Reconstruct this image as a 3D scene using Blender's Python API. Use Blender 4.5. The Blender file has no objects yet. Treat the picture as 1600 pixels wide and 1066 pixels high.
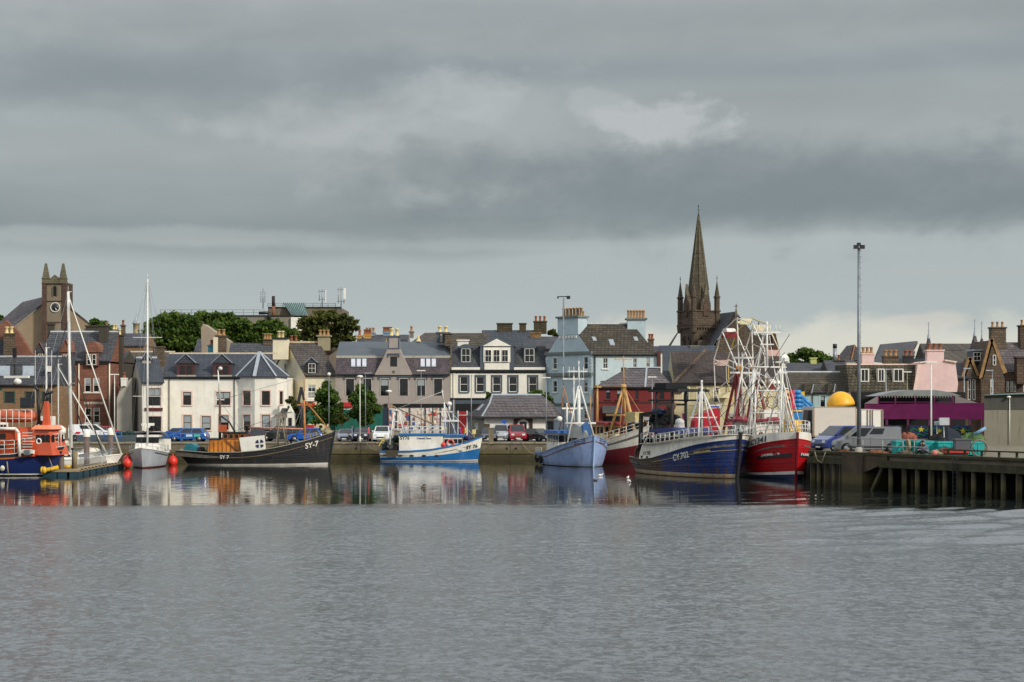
import bpy,math,random
import numpy as np
from mathutils import Vector,Matrix
random.seed(7)
rng=np.random.default_rng(7)
SC=bpy.context.scene
COL=SC.collection
F=1600*60/36.0
EYE=6.4
HOR=627.0
R=math.radians
def X(px,d):return(px-800.0)*d/F
def Z(py,d):return EYE+(HOR-py)*d/F
# ---- camera
cam=bpy.data.cameras.new('camera')
cam.sensor_width=36
cam.lens=60
cam.shift_y=(HOR-533.0)/1600.0
cam.clip_end=6000
camo=bpy.data.objects.new('camera',cam)
camo.location=(0,0,EYE)
camo.rotation_euler=(R(90),0,0)
COL.objects.link(camo)
SC.camera=camo
SC.view_settings.view_transform='Standard'
SC.view_settings.look='None'
SC.view_settings.exposure=0
SC.view_settings.gamma=1
SC.view_settings.use_curve_mapping=False
# ---- sun
SUN_AZ,SUN_EL=48,30
sl=bpy.data.lights.new('sun','SUN')
sl.energy=3.0
sl.angle=R(6.0)
sl.color=(1.0,0.92,0.80)
so=bpy.data.objects.new('sun',sl)
sdir=Vector((math.sin(R(SUN_AZ))*math.cos(R(SUN_EL)),-math.cos(R(SUN_AZ))*math.cos(R(SUN_EL)),math.sin(R(SUN_EL))))
so.rotation_euler=sdir.to_track_quat('Z','Y').to_euler()
COL.objects.link(so)
# ---- sky: clouded Nishita sky
w=bpy.data.worlds.new('World')
SC.world=w
w.use_nodes=True
NT=w.node_tree
NT.nodes.clear()
class NG:
 """tiny helper to write node graphs"""
 def __init__(s,nt):s.nt=nt
 def n(s,t,**k):
  o=s.nt.nodes.new(t)
  for a,b in k.items():setattr(o,a,b)
  return o
 def put(s,sock,v):
  if hasattr(v,'is_output')or isinstance(v,bpy.types.NodeSocket):s.nt.links.new(v,sock)
  elif v is not None:
   if isinstance(v,(tuple,list))and len(v)==3 and sock.type=='RGBA':v=(*v,1)
   sock.default_value=v
 def m(s,op,a,b=None,c=None,clamp=False):
  o=s.n('ShaderNodeMath',operation=op,use_clamp=clamp)
  s.put(o.inputs[0],a)
  if b is not None:s.put(o.inputs[1],b)
  if c is not None:s.put(o.inputs[2],c)
  return o.outputs[0]
 def mix(s,f,a,b,mode='MIX'):
  o=s.n('ShaderNodeMix',data_type='RGBA',blend_type=mode)
  s.put(o.inputs[0],f);s.put(o.inputs[6],a);s.put(o.inputs[7],b)
  return o.outputs[2]
 def xyz(s,x,y,z):
  o=s.n('ShaderNodeCombineXYZ')
  s.put(o.inputs[0],x);s.put(o.inputs[1],y);s.put(o.inputs[2],z)
  return o.outputs[0]
 def noise(s,vec,scale,detail=4,rough=0.55,dist=0.0):
  o=s.n('ShaderNodeTexNoise')
  if vec is not None:s.put(o.inputs['Vector'],vec)
  o.inputs['Scale'].default_value=scale
  o.inputs['Detail'].default_value=detail
  o.inputs['Roughness'].default_value=rough
  o.inputs['Distortion'].default_value=dist
  return o.outputs[0]
 def ramp(s,f,stops,interp='LINEAR'):
  o=s.n('ShaderNodeValToRGB')
  cr=o.color_ramp
  cr.interpolation=interp
  while len(cr.elements)<len(stops):cr.elements.new(0.5)
  for e,(p,c)in zip(cr.elements,stops):
   e.position=p
   e.color=(*c,1)if len(c)==3 else c
  s.put(o.inputs[0],f)
  return o.outputs[0]
 def smooth(s,v,a,b):
  o=s.n('ShaderNodeMapRange',interpolation_type='SMOOTHSTEP')
  s.put(o.inputs[0],v)
  o.inputs[1].default_value=a;o.inputs[2].default_value=b
  o.inputs[3].default_value=0;o.inputs[4].default_value=1
  return o.outputs[0]
def lin(r,g,b):
 return tuple((c/255/12.92)if c<=10 else((c/255+0.055)/1.055)**2.4 for c in(r,g,b))
g=NG(NT)
tc=g.n('ShaderNodeTexCoord')
sp=g.n('ShaderNodeSeparateXYZ')
g.put(sp.inputs[0],tc.outputs['Generated'])
dx,dy,dz=sp.outputs
az=g.m('ARCTAN2',dx,dy)
el=g.m('ARCSINE',dz)
vv=g.xyz(g.m('MULTIPLY',az,5.5),g.m('MULTIPLY',el,22.0),0.0)
n1=g.noise(vv,1.0,5,0.5,0.25)
n2=g.noise(g.xyz(g.m('MULTIPLY',az,9.0),g.m('MULTIPLY',el,26.0),4.0),1.0,6,0.52,0.3)
n3=g.noise(g.xyz(g.m('MULTIPLY',az,2.2),g.m('MULTIPLY',el,9.0),9.0),1.0,3,0.5)
elw=g.m('ADD',el,g.m('MULTIPLY',g.m('SUBTRACT',n3,0.5),0.05))
elw=g.m('ADD',elw,g.m('MULTIPLY',g.m('SUBTRACT',n1,0.5),0.015))
elw=g.m('SUBTRACT',elw,g.m('MULTIPLY',g.m('MAXIMUM',-0.35,g.m('MINIMUM',az,0.35)),0.035))
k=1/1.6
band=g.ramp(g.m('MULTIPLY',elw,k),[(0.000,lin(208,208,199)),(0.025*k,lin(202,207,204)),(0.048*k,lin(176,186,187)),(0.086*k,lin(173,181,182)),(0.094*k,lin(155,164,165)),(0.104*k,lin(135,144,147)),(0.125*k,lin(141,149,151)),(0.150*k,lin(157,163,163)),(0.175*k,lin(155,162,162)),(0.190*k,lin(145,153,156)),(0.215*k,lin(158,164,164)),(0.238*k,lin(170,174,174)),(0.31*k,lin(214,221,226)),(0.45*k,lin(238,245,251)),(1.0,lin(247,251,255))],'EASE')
mod=g.m('ADD',0.90,g.m('MULTIPLY',n2,0.28))
mod2=g.m('ADD',0.86,g.m('MULTIPLY',n1,0.36))
mm=g.m('MULTIPLY',mod,mod2)
hi=g.smooth(el,0.06,0.115)
mm=g.m('ADD',g.m('MULTIPLY',hi,g.m('SUBTRACT',mm,1.0)),1.0)
mc=g.xyz(mm,mm,mm)
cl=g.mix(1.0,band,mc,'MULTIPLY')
def puff(col,cx,cy,rx,ry,c,amt,seed,lo=0.55,hi_=1.15):
 ca,ce=math.atan2((cx-800)/F,1),math.atan((HOR-cy)/F)
 n=g.noise(g.xyz(g.m('MULTIPLY',az,20.0),g.m('MULTIPLY',el,34.0),seed),1.0,8,0.6,0.25)
 a=g.m('DIVIDE',g.m('SUBTRACT',az,ca),rx/F)
 b=g.m('DIVIDE',g.m('SUBTRACT',el,ce),ry/F)
 d=g.m('SQRT',g.m('ADD',g.m('MULTIPLY',a,a),g.m('MULTIPLY',b,b)))
 d=g.m('ADD',d,g.m('MULTIPLY',g.m('SUBTRACT',n,0.5),2.6))
 f=g.m('MULTIPLY',g.m('SUBTRACT',1.0,g.smooth(d,lo,hi_)),amt)
 return g.mix(f,col,c)
cl=puff(cl,700,215,240,115,lin(172,177,177),0.7,1.0,0.35,1.2)
cl=puff(cl,705,160,115,56,lin(184,189,189),0.75,2.0,0.4,1.1)
cl=puff(cl,800,25,900,40,lin(140,147,150),0.35,18.0,0.1,1.6)
cl=puff(cl,1020,192,120,48,lin(190,194,194),0.8,3.0,0.5,1.0)
cl=puff(cl,935,158,55,40,lin(186,190,190),0.45,5.0,0.5,1.0)
cl=puff(cl,470,195,170,48,lin(184,188,187),0.7,6.0,0.3,1.2)
cl=puff(cl,700,262,190,40,lin(134,142,144),0.6,7.0,0.3,1.3)
cl=puff(cl,230,138,420,55,lin(134,143,146),0.6,8.5,0.1,1.6)
cl=puff(cl,1250,300,560,70,lin(122,132,137),0.75,9.0,0.15,1.5)
cl=puff(cl,1440,505,75,16,lin(205,203,196),0.8,11.0,0.4,1.2)
cl=puff(cl,1510,430,260,12,lin(178,184,184),0.5,12.0,0.4,1.3)
cl=puff(cl,200,375,420,14,lin(176,182,180),0.55,14.0,0.3,1.4)
cl=puff(cl,1000,385,620,10,lin(176,183,182),0.5,15.0,0.3,1.4)
cl=puff(cl,1350,550,460,48,lin(220,218,206),0.85,13.0,0.3,1.4)
sky=g.n('ShaderNodeTexSky',sky_type='NISHITA')
sky.sun_disc=False
sky.sun_elevation=R(SUN_EL)
sky.sun_rotation=R(180-SUN_AZ)
skyc=g.mix(1.0,sky.outputs[0],(0.10,0.10,0.10),'MULTIPLY')
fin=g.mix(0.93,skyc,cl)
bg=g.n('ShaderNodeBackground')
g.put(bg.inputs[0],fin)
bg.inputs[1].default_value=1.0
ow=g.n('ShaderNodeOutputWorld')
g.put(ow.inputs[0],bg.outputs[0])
# ---- materials
MC={}
def base_mat(name):
 m=bpy.data.materials.new(name)
 m.use_nodes=True
 nt=m.node_tree
 nt.nodes.clear()
 gg=NG(nt)
 b=gg.n('ShaderNodeBsdfPrincipled')
 o=gg.n('ShaderNodeOutputMaterial')
 gg.put(o.inputs[0],b.outputs[0])
 return m,gg,b
def coords(gg,kind='Object'):
 return gg.n('ShaderNodeTexCoord').outputs[kind]
def paint(name,rgb,rough=0.45,var=0.12,scale=1.5,dirt=None,damt=0.0,metal=0.0,bump=0.0,coat=0.0,streak=False,spec=0.5):
 """painted or plain surface with broken-up colour, optional dirt in patches or runs"""
 if name in MC:return MC[name]
 m,gg,b=base_mat(name)
 co=coords(gg)
 c=lin(*rgb)
 n=gg.noise(co,scale,6,0.6)
 lo=tuple(v*(1-var)for v in c);hi_=tuple(min(1,v*(1+var))for v in c)
 col=gg.mix(gg.smooth(n,0.3,0.7),lo,hi_)
 if dirt is not None:
  mp=gg.n('ShaderNodeMapping')
  gg.put(mp.inputs[0],co)
  mp.inputs['Scale'].default_value=(2.2,2.2,0.22)if streak else(0.8,0.8,0.8)
  dn=gg.noise(mp.outputs[0],1.3,7,0.65)
  col=gg.mix(gg.m('MULTIPLY',gg.smooth(dn,0.52-damt*.25,0.75),min(1,damt*1.6)),col,lin(*dirt))
 gg.put(b.inputs['Base Color'],col)
 gg.put(b.inputs['Roughness'],gg.m('ADD',rough-0.08,gg.m('MULTIPLY',n,0.16)))
 b.inputs['Metallic'].default_value=metal
 b.inputs['Specular IOR Level'].default_value=spec
 b.inputs['Coat Weight'].default_value=coat
 if bump:
  bp=gg.n('ShaderNodeBump')
  bp.inputs['Strength'].default_value=bump
  bp.inputs['Distance'].default_value=0.03
  gg.put(bp.inputs['Height'],gg.noise(co,14,5,0.7))
  gg.put(b.inputs['Normal'],bp.outputs[0])
 MC[name]=m
 return m
def wallmat(name,rgb,dirt=(95,92,82),damt=0.25,var=0.1):
 """harled or rendered wall: fine grain, rain runs, patches"""
 if name in MC:return MC[name]
 m,gg,b=base_mat(name)
 co=coords(gg)
 c=lin(*rgb)
 n=gg.noise(co,0.7,8,0.65)
 fine=gg.noise(co,9,4,0.8)
 lo=tuple(v*(1-var*1.6)for v in c)
 col=gg.mix(gg.smooth(n,0.3,0.72),lo,c)
 col=gg.mix(gg.m('MULTIPLY',gg.smooth(fine,0.5,0.8),0.3),col,tuple(v*0.75 for v in c))
 mp=gg.n('ShaderNodeMapping')
 gg.put(mp.inputs[0],co)
 mp.inputs['Scale'].default_value=(1.6,1.6,0.16)
 dn=gg.noise(mp.outputs[0],1.4,7,0.7)
 col=gg.mix(gg.m('MULTIPLY',gg.smooth(dn,0.5,0.8),damt*1.5),col,lin(*dirt))
 gg.put(b.inputs['Base Color'],col)
 b.inputs['Roughness'].default_value=0.9
 b.inputs['Specular IOR Level'].default_value=0.2
 bp=gg.n('ShaderNodeBump')
 bp.inputs['Strength'].default_value=0.5
 bp.inputs['Distance'].default_value=0.04
 gg.put(bp.inputs['Height'],gg.noise(co,7,6,0.8))
 gg.put(b.inputs['Normal'],bp.outputs[0])
 MC[name]=m
 return m
def coursed(name,c1,c2,mortar,bw=0.9,bh=0.35,mort=0.03,lichen=None,lam=0.0,rough=0.85,bump=0.6,var=0.5,flat=False):
 """slates, bricks or stone laid in courses, colour broken up stone by stone"""
 if name in MC:return MC[name]
 m,gg,b=base_mat(name)
 co=coords(gg)
 s=gg.n('ShaderNodeSeparateXYZ')
 gg.put(s.inputs[0],co)
 if flat:vec=gg.xyz(s.outputs[0],s.outputs[1],0.0)
 else:vec=gg.xyz(gg.m('ADD',s.outputs[0],gg.m('MULTIPLY',s.outputs[1],0.83)),s.outputs[2],0.0)
 wob=gg.noise(co,1.2,3,0.5)
 vm=gg.n('ShaderNodeVectorMath',operation='ADD')
 gg.put(vm.inputs[0],vec)
 gg.put(vm.inputs[1],gg.xyz(0.0,gg.m('MULTIPLY',gg.m('SUBTRACT',wob,0.5),0.09),0.0))
 br=gg.n('ShaderNodeTexBrick')
 gg.put(br.inputs['Vector'],vm.outputs[0])
 br.offset=0.5
 br.inputs['Scale'].default_value=1.0
 br.inputs['Brick Width'].default_value=bw
 br.inputs['Row Height'].default_value=bh
 br.inputs['Mortar Size'].default_value=mort
 br.inputs['Mortar Smooth'].default_value=0.3
 br.inputs['Bias'].default_value=0.0
 gg.put(br.inputs['Color1'],lin(*c1));gg.put(br.inputs['Color2'],lin(*c2));gg.put(br.inputs['Mortar'],lin(*mortar))
 col=br.outputs[0]
 n=gg.noise(co,2.6,8,0.75)
 col=gg.mix(1.0,col,gg.xyz(*[gg.m('ADD',1-var*.5,gg.m('MULTIPLY',n,var))]*3),'MULTIPLY')
 big=gg.noise(co,0.35,5,0.6)
 col=gg.mix(1.0,col,gg.xyz(*[gg.m('ADD',0.7,gg.m('MULTIPLY',big,0.6))]*3),'MULTIPLY')
 if lichen:
  l=gg.noise(co,0.9,8,0.8,0.5)
  col=gg.mix(gg.m('MULTIPLY',gg.smooth(l,0.52,0.68),lam),col,lin(*lichen))
 gg.put(b.inputs['Base Color'],col)
 b.inputs['Roughness'].default_value=rough
 b.inputs['Specular IOR Level'].default_value=0.25
 bp=gg.n('ShaderNodeBump')
 bp.inputs['Strength'].default_value=bump
 bp.inputs['Distance'].default_value=0.05
 gg.put(bp.inputs['Height'],gg.m('ADD',gg.m('MULTIPLY',br.outputs['Fac'],-1.0),gg.m('MULTIPLY',n,0.7)))
 gg.put(b.inputs['Normal'],bp.outputs[0])
 MC[name]=m
 return m
def leafmat(name,c1,c2,c3):
 if name in MC:return MC[name]
 m,gg,b=base_mat(name)
 co=coords(gg)
 n=gg.noise(co,1.1,6,0.75)
 n2_=gg.noise(co,0.3,3,0.5)
 col=gg.ramp(gg.m('ADD',gg.m('MULTIPLY',n,0.7),gg.m('MULTIPLY',n2_,0.3)),[(0.36,lin(*c1)),(0.5,lin(*c2)),(0.66,lin(*c3))])
 gg.put(b.inputs['Base Color'],col)
 b.inputs['Roughness'].default_value=0.7
 b.inputs['Specular IOR Level'].default_value=0.2
 tr=gg.n('ShaderNodeBsdfTranslucent')
 gg.put(tr.inputs[0],gg.mix(0.4,col,lin(110,130,40)))
 mx=gg.n('ShaderNodeMixShader')
 mx.inputs[0].default_value=0.22
 gg.put(mx.inputs[1],b.outputs[0]);gg.put(mx.inputs[2],tr.outputs[0])
 out=[q for q in m.node_tree.nodes if q.type=='OUTPUT_MATERIAL'][0]
 gg.put(out.inputs[0],mx.outputs[0])
 MC[name]=m
 return m
def glassmat(name,rgb=(14,17,19),rough=0.06,spec=0.6):
 if name in MC:return MC[name]
 m,gg,b=base_mat(name)
 co=coords(gg)
 n=gg.noise(co,1.7,4,0.6)
 c=lin(*rgb)
 gg.put(b.inputs['Base Color'],gg.mix(gg.smooth(n,0.35,0.7),c,tuple(v*2.4+0.004 for v in c)))
 b.inputs['Roughness'].default_value=rough
 b.inputs['Specular IOR Level'].default_value=spec
 MC[name]=m
 return m
# ---- mesh builder
class MB:
 def __init__(s):s.v=[];s.f=[];s.mi=[];s.cur=0;s.sm=[];s.smooth=False
 def add(s,vs,fs):
  o=len(s.v)
  s.v.extend([tuple(q)for q in vs])
  for f in fs:
   s.f.append(tuple(i+o for i in f));s.mi.append(s.cur);s.sm.append(s.smooth)
  return s
 def poly(s,*p):return s.add(p,[tuple(range(len(p)))])
 def box(s,x0,x1,y0,y1,z0,z1):
  if x0>x1:x0,x1=x1,x0
  if y0>y1:y0,y1=y1,y0
  if z0>z1:z0,z1=z1,z0
  return s.add([(x0,y0,z0),(x1,y0,z0),(x1,y1,z0),(x0,y1,z0),(x0,y0,z1),(x1,y0,z1),(x1,y1,z1),(x0,y1,z1)],[(0,3,2,1),(4,5,6,7),(0,1,5,4),(1,2,6,5),(2,3,7,6),(3,0,4,7)])
 def hexa(s,b,t):
  """solid between two quads b and t, both counter-clockwise from above"""
  return s.add(list(b)+list(t),[(0,3,2,1),(4,5,6,7),(0,1,5,4),(1,2,6,5),(2,3,7,6),(3,0,4,7)])
 def bar(s,p,q,w,h,up=(0,0,1)):
  """square bar from p to q"""
  p,q=Vector(p),Vector(q)
  d=(q-p).normalized()
  u=Vector(up)
  if abs(d.dot(u))>0.98:u=Vector((0,1,0))
  a=d.cross(u).normalized()*w/2
  b=a.cross(d).normalized()*h/2
  c=[p-a-b,p+a-b,p+a+b,p-a+b]
  e=[q-a-b,q+a-b,q+a+b,q-a+b]
  return s.add(c+e,[(0,1,2,3),(4,7,6,5),(0,4,5,1),(1,5,6,2),(2,6,7,3),(3,7,4,0)])
 def tube(s,p,q,r,r2=None,n=7,smooth=True):
  p,q=Vector(p),Vector(q)
  if r2 is None:r2=r
  d=(q-p)
  if d.length<1e-6:return s
  d.normalize()
  u=Vector((0,0,1))if abs(d.z)<0.9 else Vector((1,0,0))
  a=d.cross(u).normalized();b=d.cross(a)
  vs=[]
  for c,rr in((p,r),(q,r2)):
   for i in range(n):
    t=2*math.pi*i/n
    vs.append(c+a*(math.cos(t)*rr)+b*(math.sin(t)*rr))
  old=s.smooth;s.smooth=smooth
  s.add(vs,[(i,i+n,(i+1)%n+n,(i+1)%n)for i in range(n)])
  s.smooth=False
  o=len(s.v)-2*n
  s.f.append(tuple(o+i for i in range(n)));s.mi.append(s.cur);s.sm.append(False)
  s.f.append(tuple(o+n+i for i in reversed(range(n))));s.mi.append(s.cur);s.sm.append(False)
  s.smooth=old
  return s
 def path(s,pts,r,n=6):
  for a,b in zip(pts,pts[1:]):s.tube(a,b,r,n=n)
  return s
 def lathe(s,prof,c=(0,0,0),n=14,axis='z'):
  vs,fs=[],[]
  for r,z in prof:
   for i in range(n):
    t=2*math.pi*i/n
    if axis=='z':vs.append((c[0]+r*math.cos(t),c[1]+r*math.sin(t),c[2]+z))
    elif axis=='y':vs.append((c[0]+r*math.cos(t),c[1]+z,c[2]+r*math.sin(t)))
    else:vs.append((c[0]+z,c[1]+r*math.cos(t),c[2]+r*math.sin(t)))
  for j in range(len(prof)-1):
   for i in range(n):
    a,b=j*n+i,j*n+(i+1)%n
    fs.append((a,b,b+n,a+n)if axis!='y' else(a,a+n,b+n,b))
  old=s.smooth;s.smooth=True
  s.add(vs,fs);s.smooth=old
  return s
 def ball(s,c,rx,ry=None,rz=None,n=14,m=9):
  ry=rx if ry is None else ry;rz=rx if rz is None else rz
  vs,fs=[],[]
  for j in range(m+1):
   p=math.pi*j/m
   for i in range(n):
    t=2*math.pi*i/n
    vs.append((c[0]+rx*math.sin(p)*math.cos(t),c[1]+ry*math.sin(p)*math.sin(t),c[2]-rz*math.cos(p)))
  for j in range(m):
   for i in range(n):
    a,b=j*n+i,j*n+(i+1)%n
    fs.append((a,b,b+n,a+n))
  old=s.smooth;s.smooth=True
  s.add(vs,fs);s.smooth=old
  return s
 def prism(s,prof,a0,a1,axis='x'):
  """extrude a closed 2-D profile; axis x: profile is (y,z); axis y: (x,z); axis z: (x,y)"""
  n=len(prof)
  def P(u,v,a):return(a,u,v)if axis=='x' else((u,a,v)if axis=='y' else(u,v,a))
  vs=[P(u,v,a0)for u,v in prof]+[P(u,v,a1)for u,v in prof]
  fs=[tuple(range(n)),tuple(reversed(range(n,2*n)))]+[(i,i+n,(i+1)%n+n,(i+1)%n)for i in range(n)]
  return s.add(vs,fs)
 def torus(s,c,R_,r,axis='y',n=20,m=8):
  vs,fs=[],[]
  for i in range(n):
   t=2*math.pi*i/n
   for j in range(m):
    p=2*math.pi*j/m
    a=R_+r*math.cos(p);h=r*math.sin(p)
    q=(a*math.cos(t),h,a*math.sin(t))if axis=='y' else((h,a*math.cos(t),a*math.sin(t))if axis=='x' else(a*math.cos(t),a*math.sin(t),h))
    vs.append((c[0]+q[0],c[1]+q[1],c[2]+q[2]))
  for i in range(n):
   for j in range(m):
    fs.append((i*m+j,((i+1)%n)*m+j,((i+1)%n)*m+(j+1)%m,i*m+(j+1)%m))
  old=s.smooth;s.smooth=True
  s.add(vs,fs);s.smooth=old
  return s
 def xf(s,M,start=0):
  for i in range(start,len(s.v)):s.v[i]=tuple(M@Vector(s.v[i]))
  return s
 def mesh(s,name,mats,off=None):
  me=bpy.data.meshes.new(name)
  v=s.v if off is None else[(a-off[0],b-off[1],c-off[2])for a,b,c in s.v]
  me.from_pydata(v,[],s.f)
  for m in(mats if isinstance(mats,(list,tuple))else[mats]):me.materials.append(m)
  me.polygons.foreach_set('material_index',s.mi)
  me.polygons.foreach_set('use_smooth',s.sm)
  me.update()
  return me
def link(name,data,loc=(0,0,0),rot=(0,0,0),parent=None):
 o=bpy.data.objects.new(name,data)
 o.location=loc;o.rotation_euler=rot
 if parent is not None:o.parent=parent
 COL.objects.link(o)
 return o
def mb():return MB()
class T:
 """a top-level thing: an Empty at its base that parents its parts"""
 def __init__(s,name,label,cat,loc=(0,0,0),rz=0.0,group=None):
  s.e=link(name,None,loc,(0,0,rz))
  s.e.empty_display_size=0.3
  s.e['label']=label;s.e['category']=cat
  if group:s.e['group']=group
  s.loc=Vector(loc);s.rz=rz
  s.inv=(Matrix.Translation(s.loc)@Matrix.Rotation(rz,4,'Z')).inverted()
 def part(s,name,m,mats,parent=None,w=True,label=None,kind=None):
  """w: the mesh is written in world coordinates"""
  if w:m.xf(s.inv)
  o=link(name,m.mesh(name,mats),parent=parent or s.e)
  if label:o['label']=label
  if kind:o['kind']=kind
  return o
 def put(s,name,me,loc,rz=0.0,parent=None,w=True,label=None):
  """place a shared mesh (own origin) as a part"""
  l=s.inv@Vector(loc)if w else Vector(loc)
  o=link(name,me,l,(0,0,rz-(s.rz if w else 0)),parent=parent or s.e)
  if label:o['label']=label
  return o
def solo(name,m,mats,label,cat,loc=None,group=None,rz=0.0):
 """a thing that is one mesh, written in world coordinates"""
 if loc is None:
  xs=[q[0]for q in m.v];ys=[q[1]for q in m.v];zs=[q[2]for q in m.v]
  loc=((min(xs)+max(xs))/2,(min(ys)+max(ys))/2,min(zs))
 o=link(name,m.mesh(name,mats,loc),loc)
 o['label']=label;o['category']=cat
 if group:o['group']=group
 return o
def setting(name,m,mats,kind='structure'):
 o=link(name,m.mesh(name,mats))
 o['kind']=kind
 return o
def text_mesh(txt,size=1.0,depth=0.0,font_bold=0.0,align='LEFT'):
 """flat letters in the x-z plane, facing -y, as (verts, faces)"""
 cu=bpy.data.curves.new('letters','FONT')
 cu.body=txt;cu.size=size;cu.align_x=align;cu.offset=font_bold
 cu.extrude=depth;cu.resolution_u=3
 o=bpy.data.objects.new('letters',cu)
 COL.objects.link(o)
 dg=bpy.context.evaluated_depsgraph_get()
 dg.update()
 me=bpy.data.meshes.new_from_object(o.evaluated_get(dg))
 vs=[(v.co.x,-v.co.z,v.co.y)for v in me.vertices]
 fs=[tuple(p.vertices)for p in me.polygons]
 bpy.data.objects.remove(o);bpy.data.meshes.remove(me);bpy.data.curves.remove(cu)
 return vs,fs
# ---- common materials
GLASS=glassmat('window_glass')
GLASS2=glassmat('window_glass_pale',(60,66,70))
BLIND=paint('blind',(150,158,160),0.6,0.08)
WHITE=paint('white_paint',(226,224,214),0.5,0.06)
CREAMF=paint('cream_paint',(226,214,188),0.5,0.06)
PINKF=paint('pale_pink_stone_trim',(222,196,182),0.8,0.1)
BROWNF=paint('brown_frame',(58,34,30),0.5,0.1)
DARKF=paint('dark_frame',(42,46,52),0.5,0.1)
GREYT=paint('slate_grey_trim',(74,84,94),0.6,0.1)
LEAD=paint('lead_flashing',(150,158,164),0.45,0.12)
IRON=paint('black_iron',(28,29,31),0.5,0.2)
STEEL=paint('galvanised_steel',(140,146,150),0.45,0.15,3,(110,100,85),0.25,0.5)
POT=paint('clay_pot',(168,130,88),0.9,0.25,3,(90,70,50),0.4)
POTR=paint('terracotta_pot',(142,88,60),0.9,0.25,3,(70,55,45),0.4)
POTC=paint('cream_pot',(214,196,142),0.8,0.1,3)
SLATE=coursed('slate',(80,82,88),(66,68,74),(34,35,38),0.45,0.26,0.02,(116,112,98),0.45)
SLATEB=coursed('slate_brown',(92,87,84),(74,70,68),(40,37,36),0.45,0.26,0.02,(125,110,90),0.4)
SLATEN=coursed('slate_new',(72,77,86),(64,69,78),(40,43,49),0.6,0.3,0.02,(92,94,94),0.35)
SLATEM=coursed('slate_mossy',(86,82,74),(68,65,58),(36,33,28),0.45,0.28,0.03,(120,96,56),0.5)
SLATEP=coursed('slate_purple',(104,98,100),(86,81,84),(52,46,48),0.5,0.3,0.03,(150,145,130),0.35)
RUBBLE=coursed('rubble_stone',(110,96,78),(86,76,64),(64,57,48),0.6,0.3,0.03,(60,56,46),0.4)
STONEB=coursed('brown_stone',(98,82,68),(78,66,56),(58,50,43),0.8,0.34,0.025,(120,108,88),0.3)
SANDR=coursed('red_sandstone',(134,92,76),(118,80,66),(100,70,58),0.9,0.35,0.02,(96,66,54),0.35,bump=0.3)
BRICKT=coursed('tan_brick',(142,112,82),(122,94,68),(120,104,86),0.5,0.16,0.015,(110,92,74),0.3,bump=0.3)
SPIRE=coursed('church_stone',(96,84,71),(78,69,59),(66,52,42),0.9,0.42,0.03,(62,54,44),0.6,var=0.7)
SPIREC=coursed('spire_stone',(92,84,70),(78,71,60),(60,54,46),1.1,0.6,0.03,(110,98,72),0.4,var=0.6)
# ---- windows (shared meshes)
WM={}
def window(th,c,w,h,rz=0.0,frame=WHITE,bars=(1,2),fw=0.07,surround=None,sw=0.14,sill=None,pane=GLASS,blind=None,name='window',lintel=None):
 """sash window: centre-bottom point c on the wall plane, facing -y turned by rz. Frame > pane, sill, surround, blind"""
 wq,hq=round(w,1),round(h,1)
 wq=max(wq,0.2);hq=max(hq,0.2)
 key=(wq,hq,frame.name,bars,fw)
 if key not in WM:
  m=mb()
  hw=wq/2
  y0,y1=0.05,0.12
  m.box(-hw,-hw+fw,y0,y1,0,hq);m.box(hw-fw,hw,y0,y1,0,hq)
  m.box(-hw+fw,hw-fw,y0,y1,0,fw);m.box(-hw+fw,hw-fw,y0,y1,hq-fw,hq)
  nx,nz=bars
  for i in range(1,nx):x=-hw+wq*i/nx;m.box(x-fw*.32,x+fw*.32,y0+.012,y1-.01,fw,hq-fw)
  for i in range(1,nz):z=hq*i/nz;m.box(-hw+fw,hw-fw,y0+.006,y1-.006,z-fw*.4,z+fw*.4)
  p=mb();p.box(-hw+fw*.5,hw-fw*.5,0.085,0.10,fw*.5,hq-fw*.5)
  b=mb();b.box(-hw+fw*.5,hw-fw*.5,0.078,0.083,hq*0.5,hq-fw*.5)
  WM[key]=(m.mesh('window',frame),p.mesh('pane',pane),b.mesh('blind',BLIND))
 fm,pm,bm_=WM[key]
 o=th.put(name,fm,c,rz)
 pk=('pane',key,pane.name)
 if pk not in WM:
  q=pm.copy();q.materials.clear();q.materials.append(pane);WM[pk]=q
 link('pane',WM[pk],parent=o)
 if blind:
  bk=('blind',key,blind)
  if bk not in WM:
   b=mb();b.box(-wq/2+fw*.5,wq/2-fw*.5,0.072,0.077,hq*(1-blind),hq-fw*.5)
   WM[bk]=b.mesh('blind',BLIND)
  link('blind',WM[bk],parent=o)
 if surround is not None:
  sk=('sur',wq,hq,sw,surround.name)
  if sk not in WM:
   m=mb();hw=wq/2
   m.box(-hw-sw,-hw,-0.05,-0.003,0,hq);m.box(hw,hw+sw,-0.05,-0.003,0,hq)
   m.box(-hw-sw,hw+sw,-0.06,-0.003,hq,hq+sw*1.1)
   WM[sk]=m.mesh('surround',surround)
  link('surround',WM[sk],parent=o)
 if sill is not None:
  sk=('sill',wq,sill.name)
  if sk not in WM:
   m=mb();m.box(-wq/2-.12,wq/2+.12,-0.12,0.1,-0.14,-0.004)
   WM[sk]=m.mesh('sill',sill)
  link('sill',WM[sk],parent=o)
 if lintel is not None:
  sk=('lin',wq,hq,lintel.name)
  if sk not in WM:
   m=mb();hw=wq/2+.28
   m.box(-hw,hw,-0.14,0.02,hq+0.2,hq+0.36)
   m.box(-hw,-hw+.13,-0.13,0.02,hq-.08,hq+0.2);m.box(hw-.13,hw,-0.13,0.02,hq-.08,hq+0.2)
   WM[sk]=m.mesh('hood_mould',lintel)
  link('hood_mould',WM[sk],parent=o)
 return o
BR_=random.Random(12)
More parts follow.
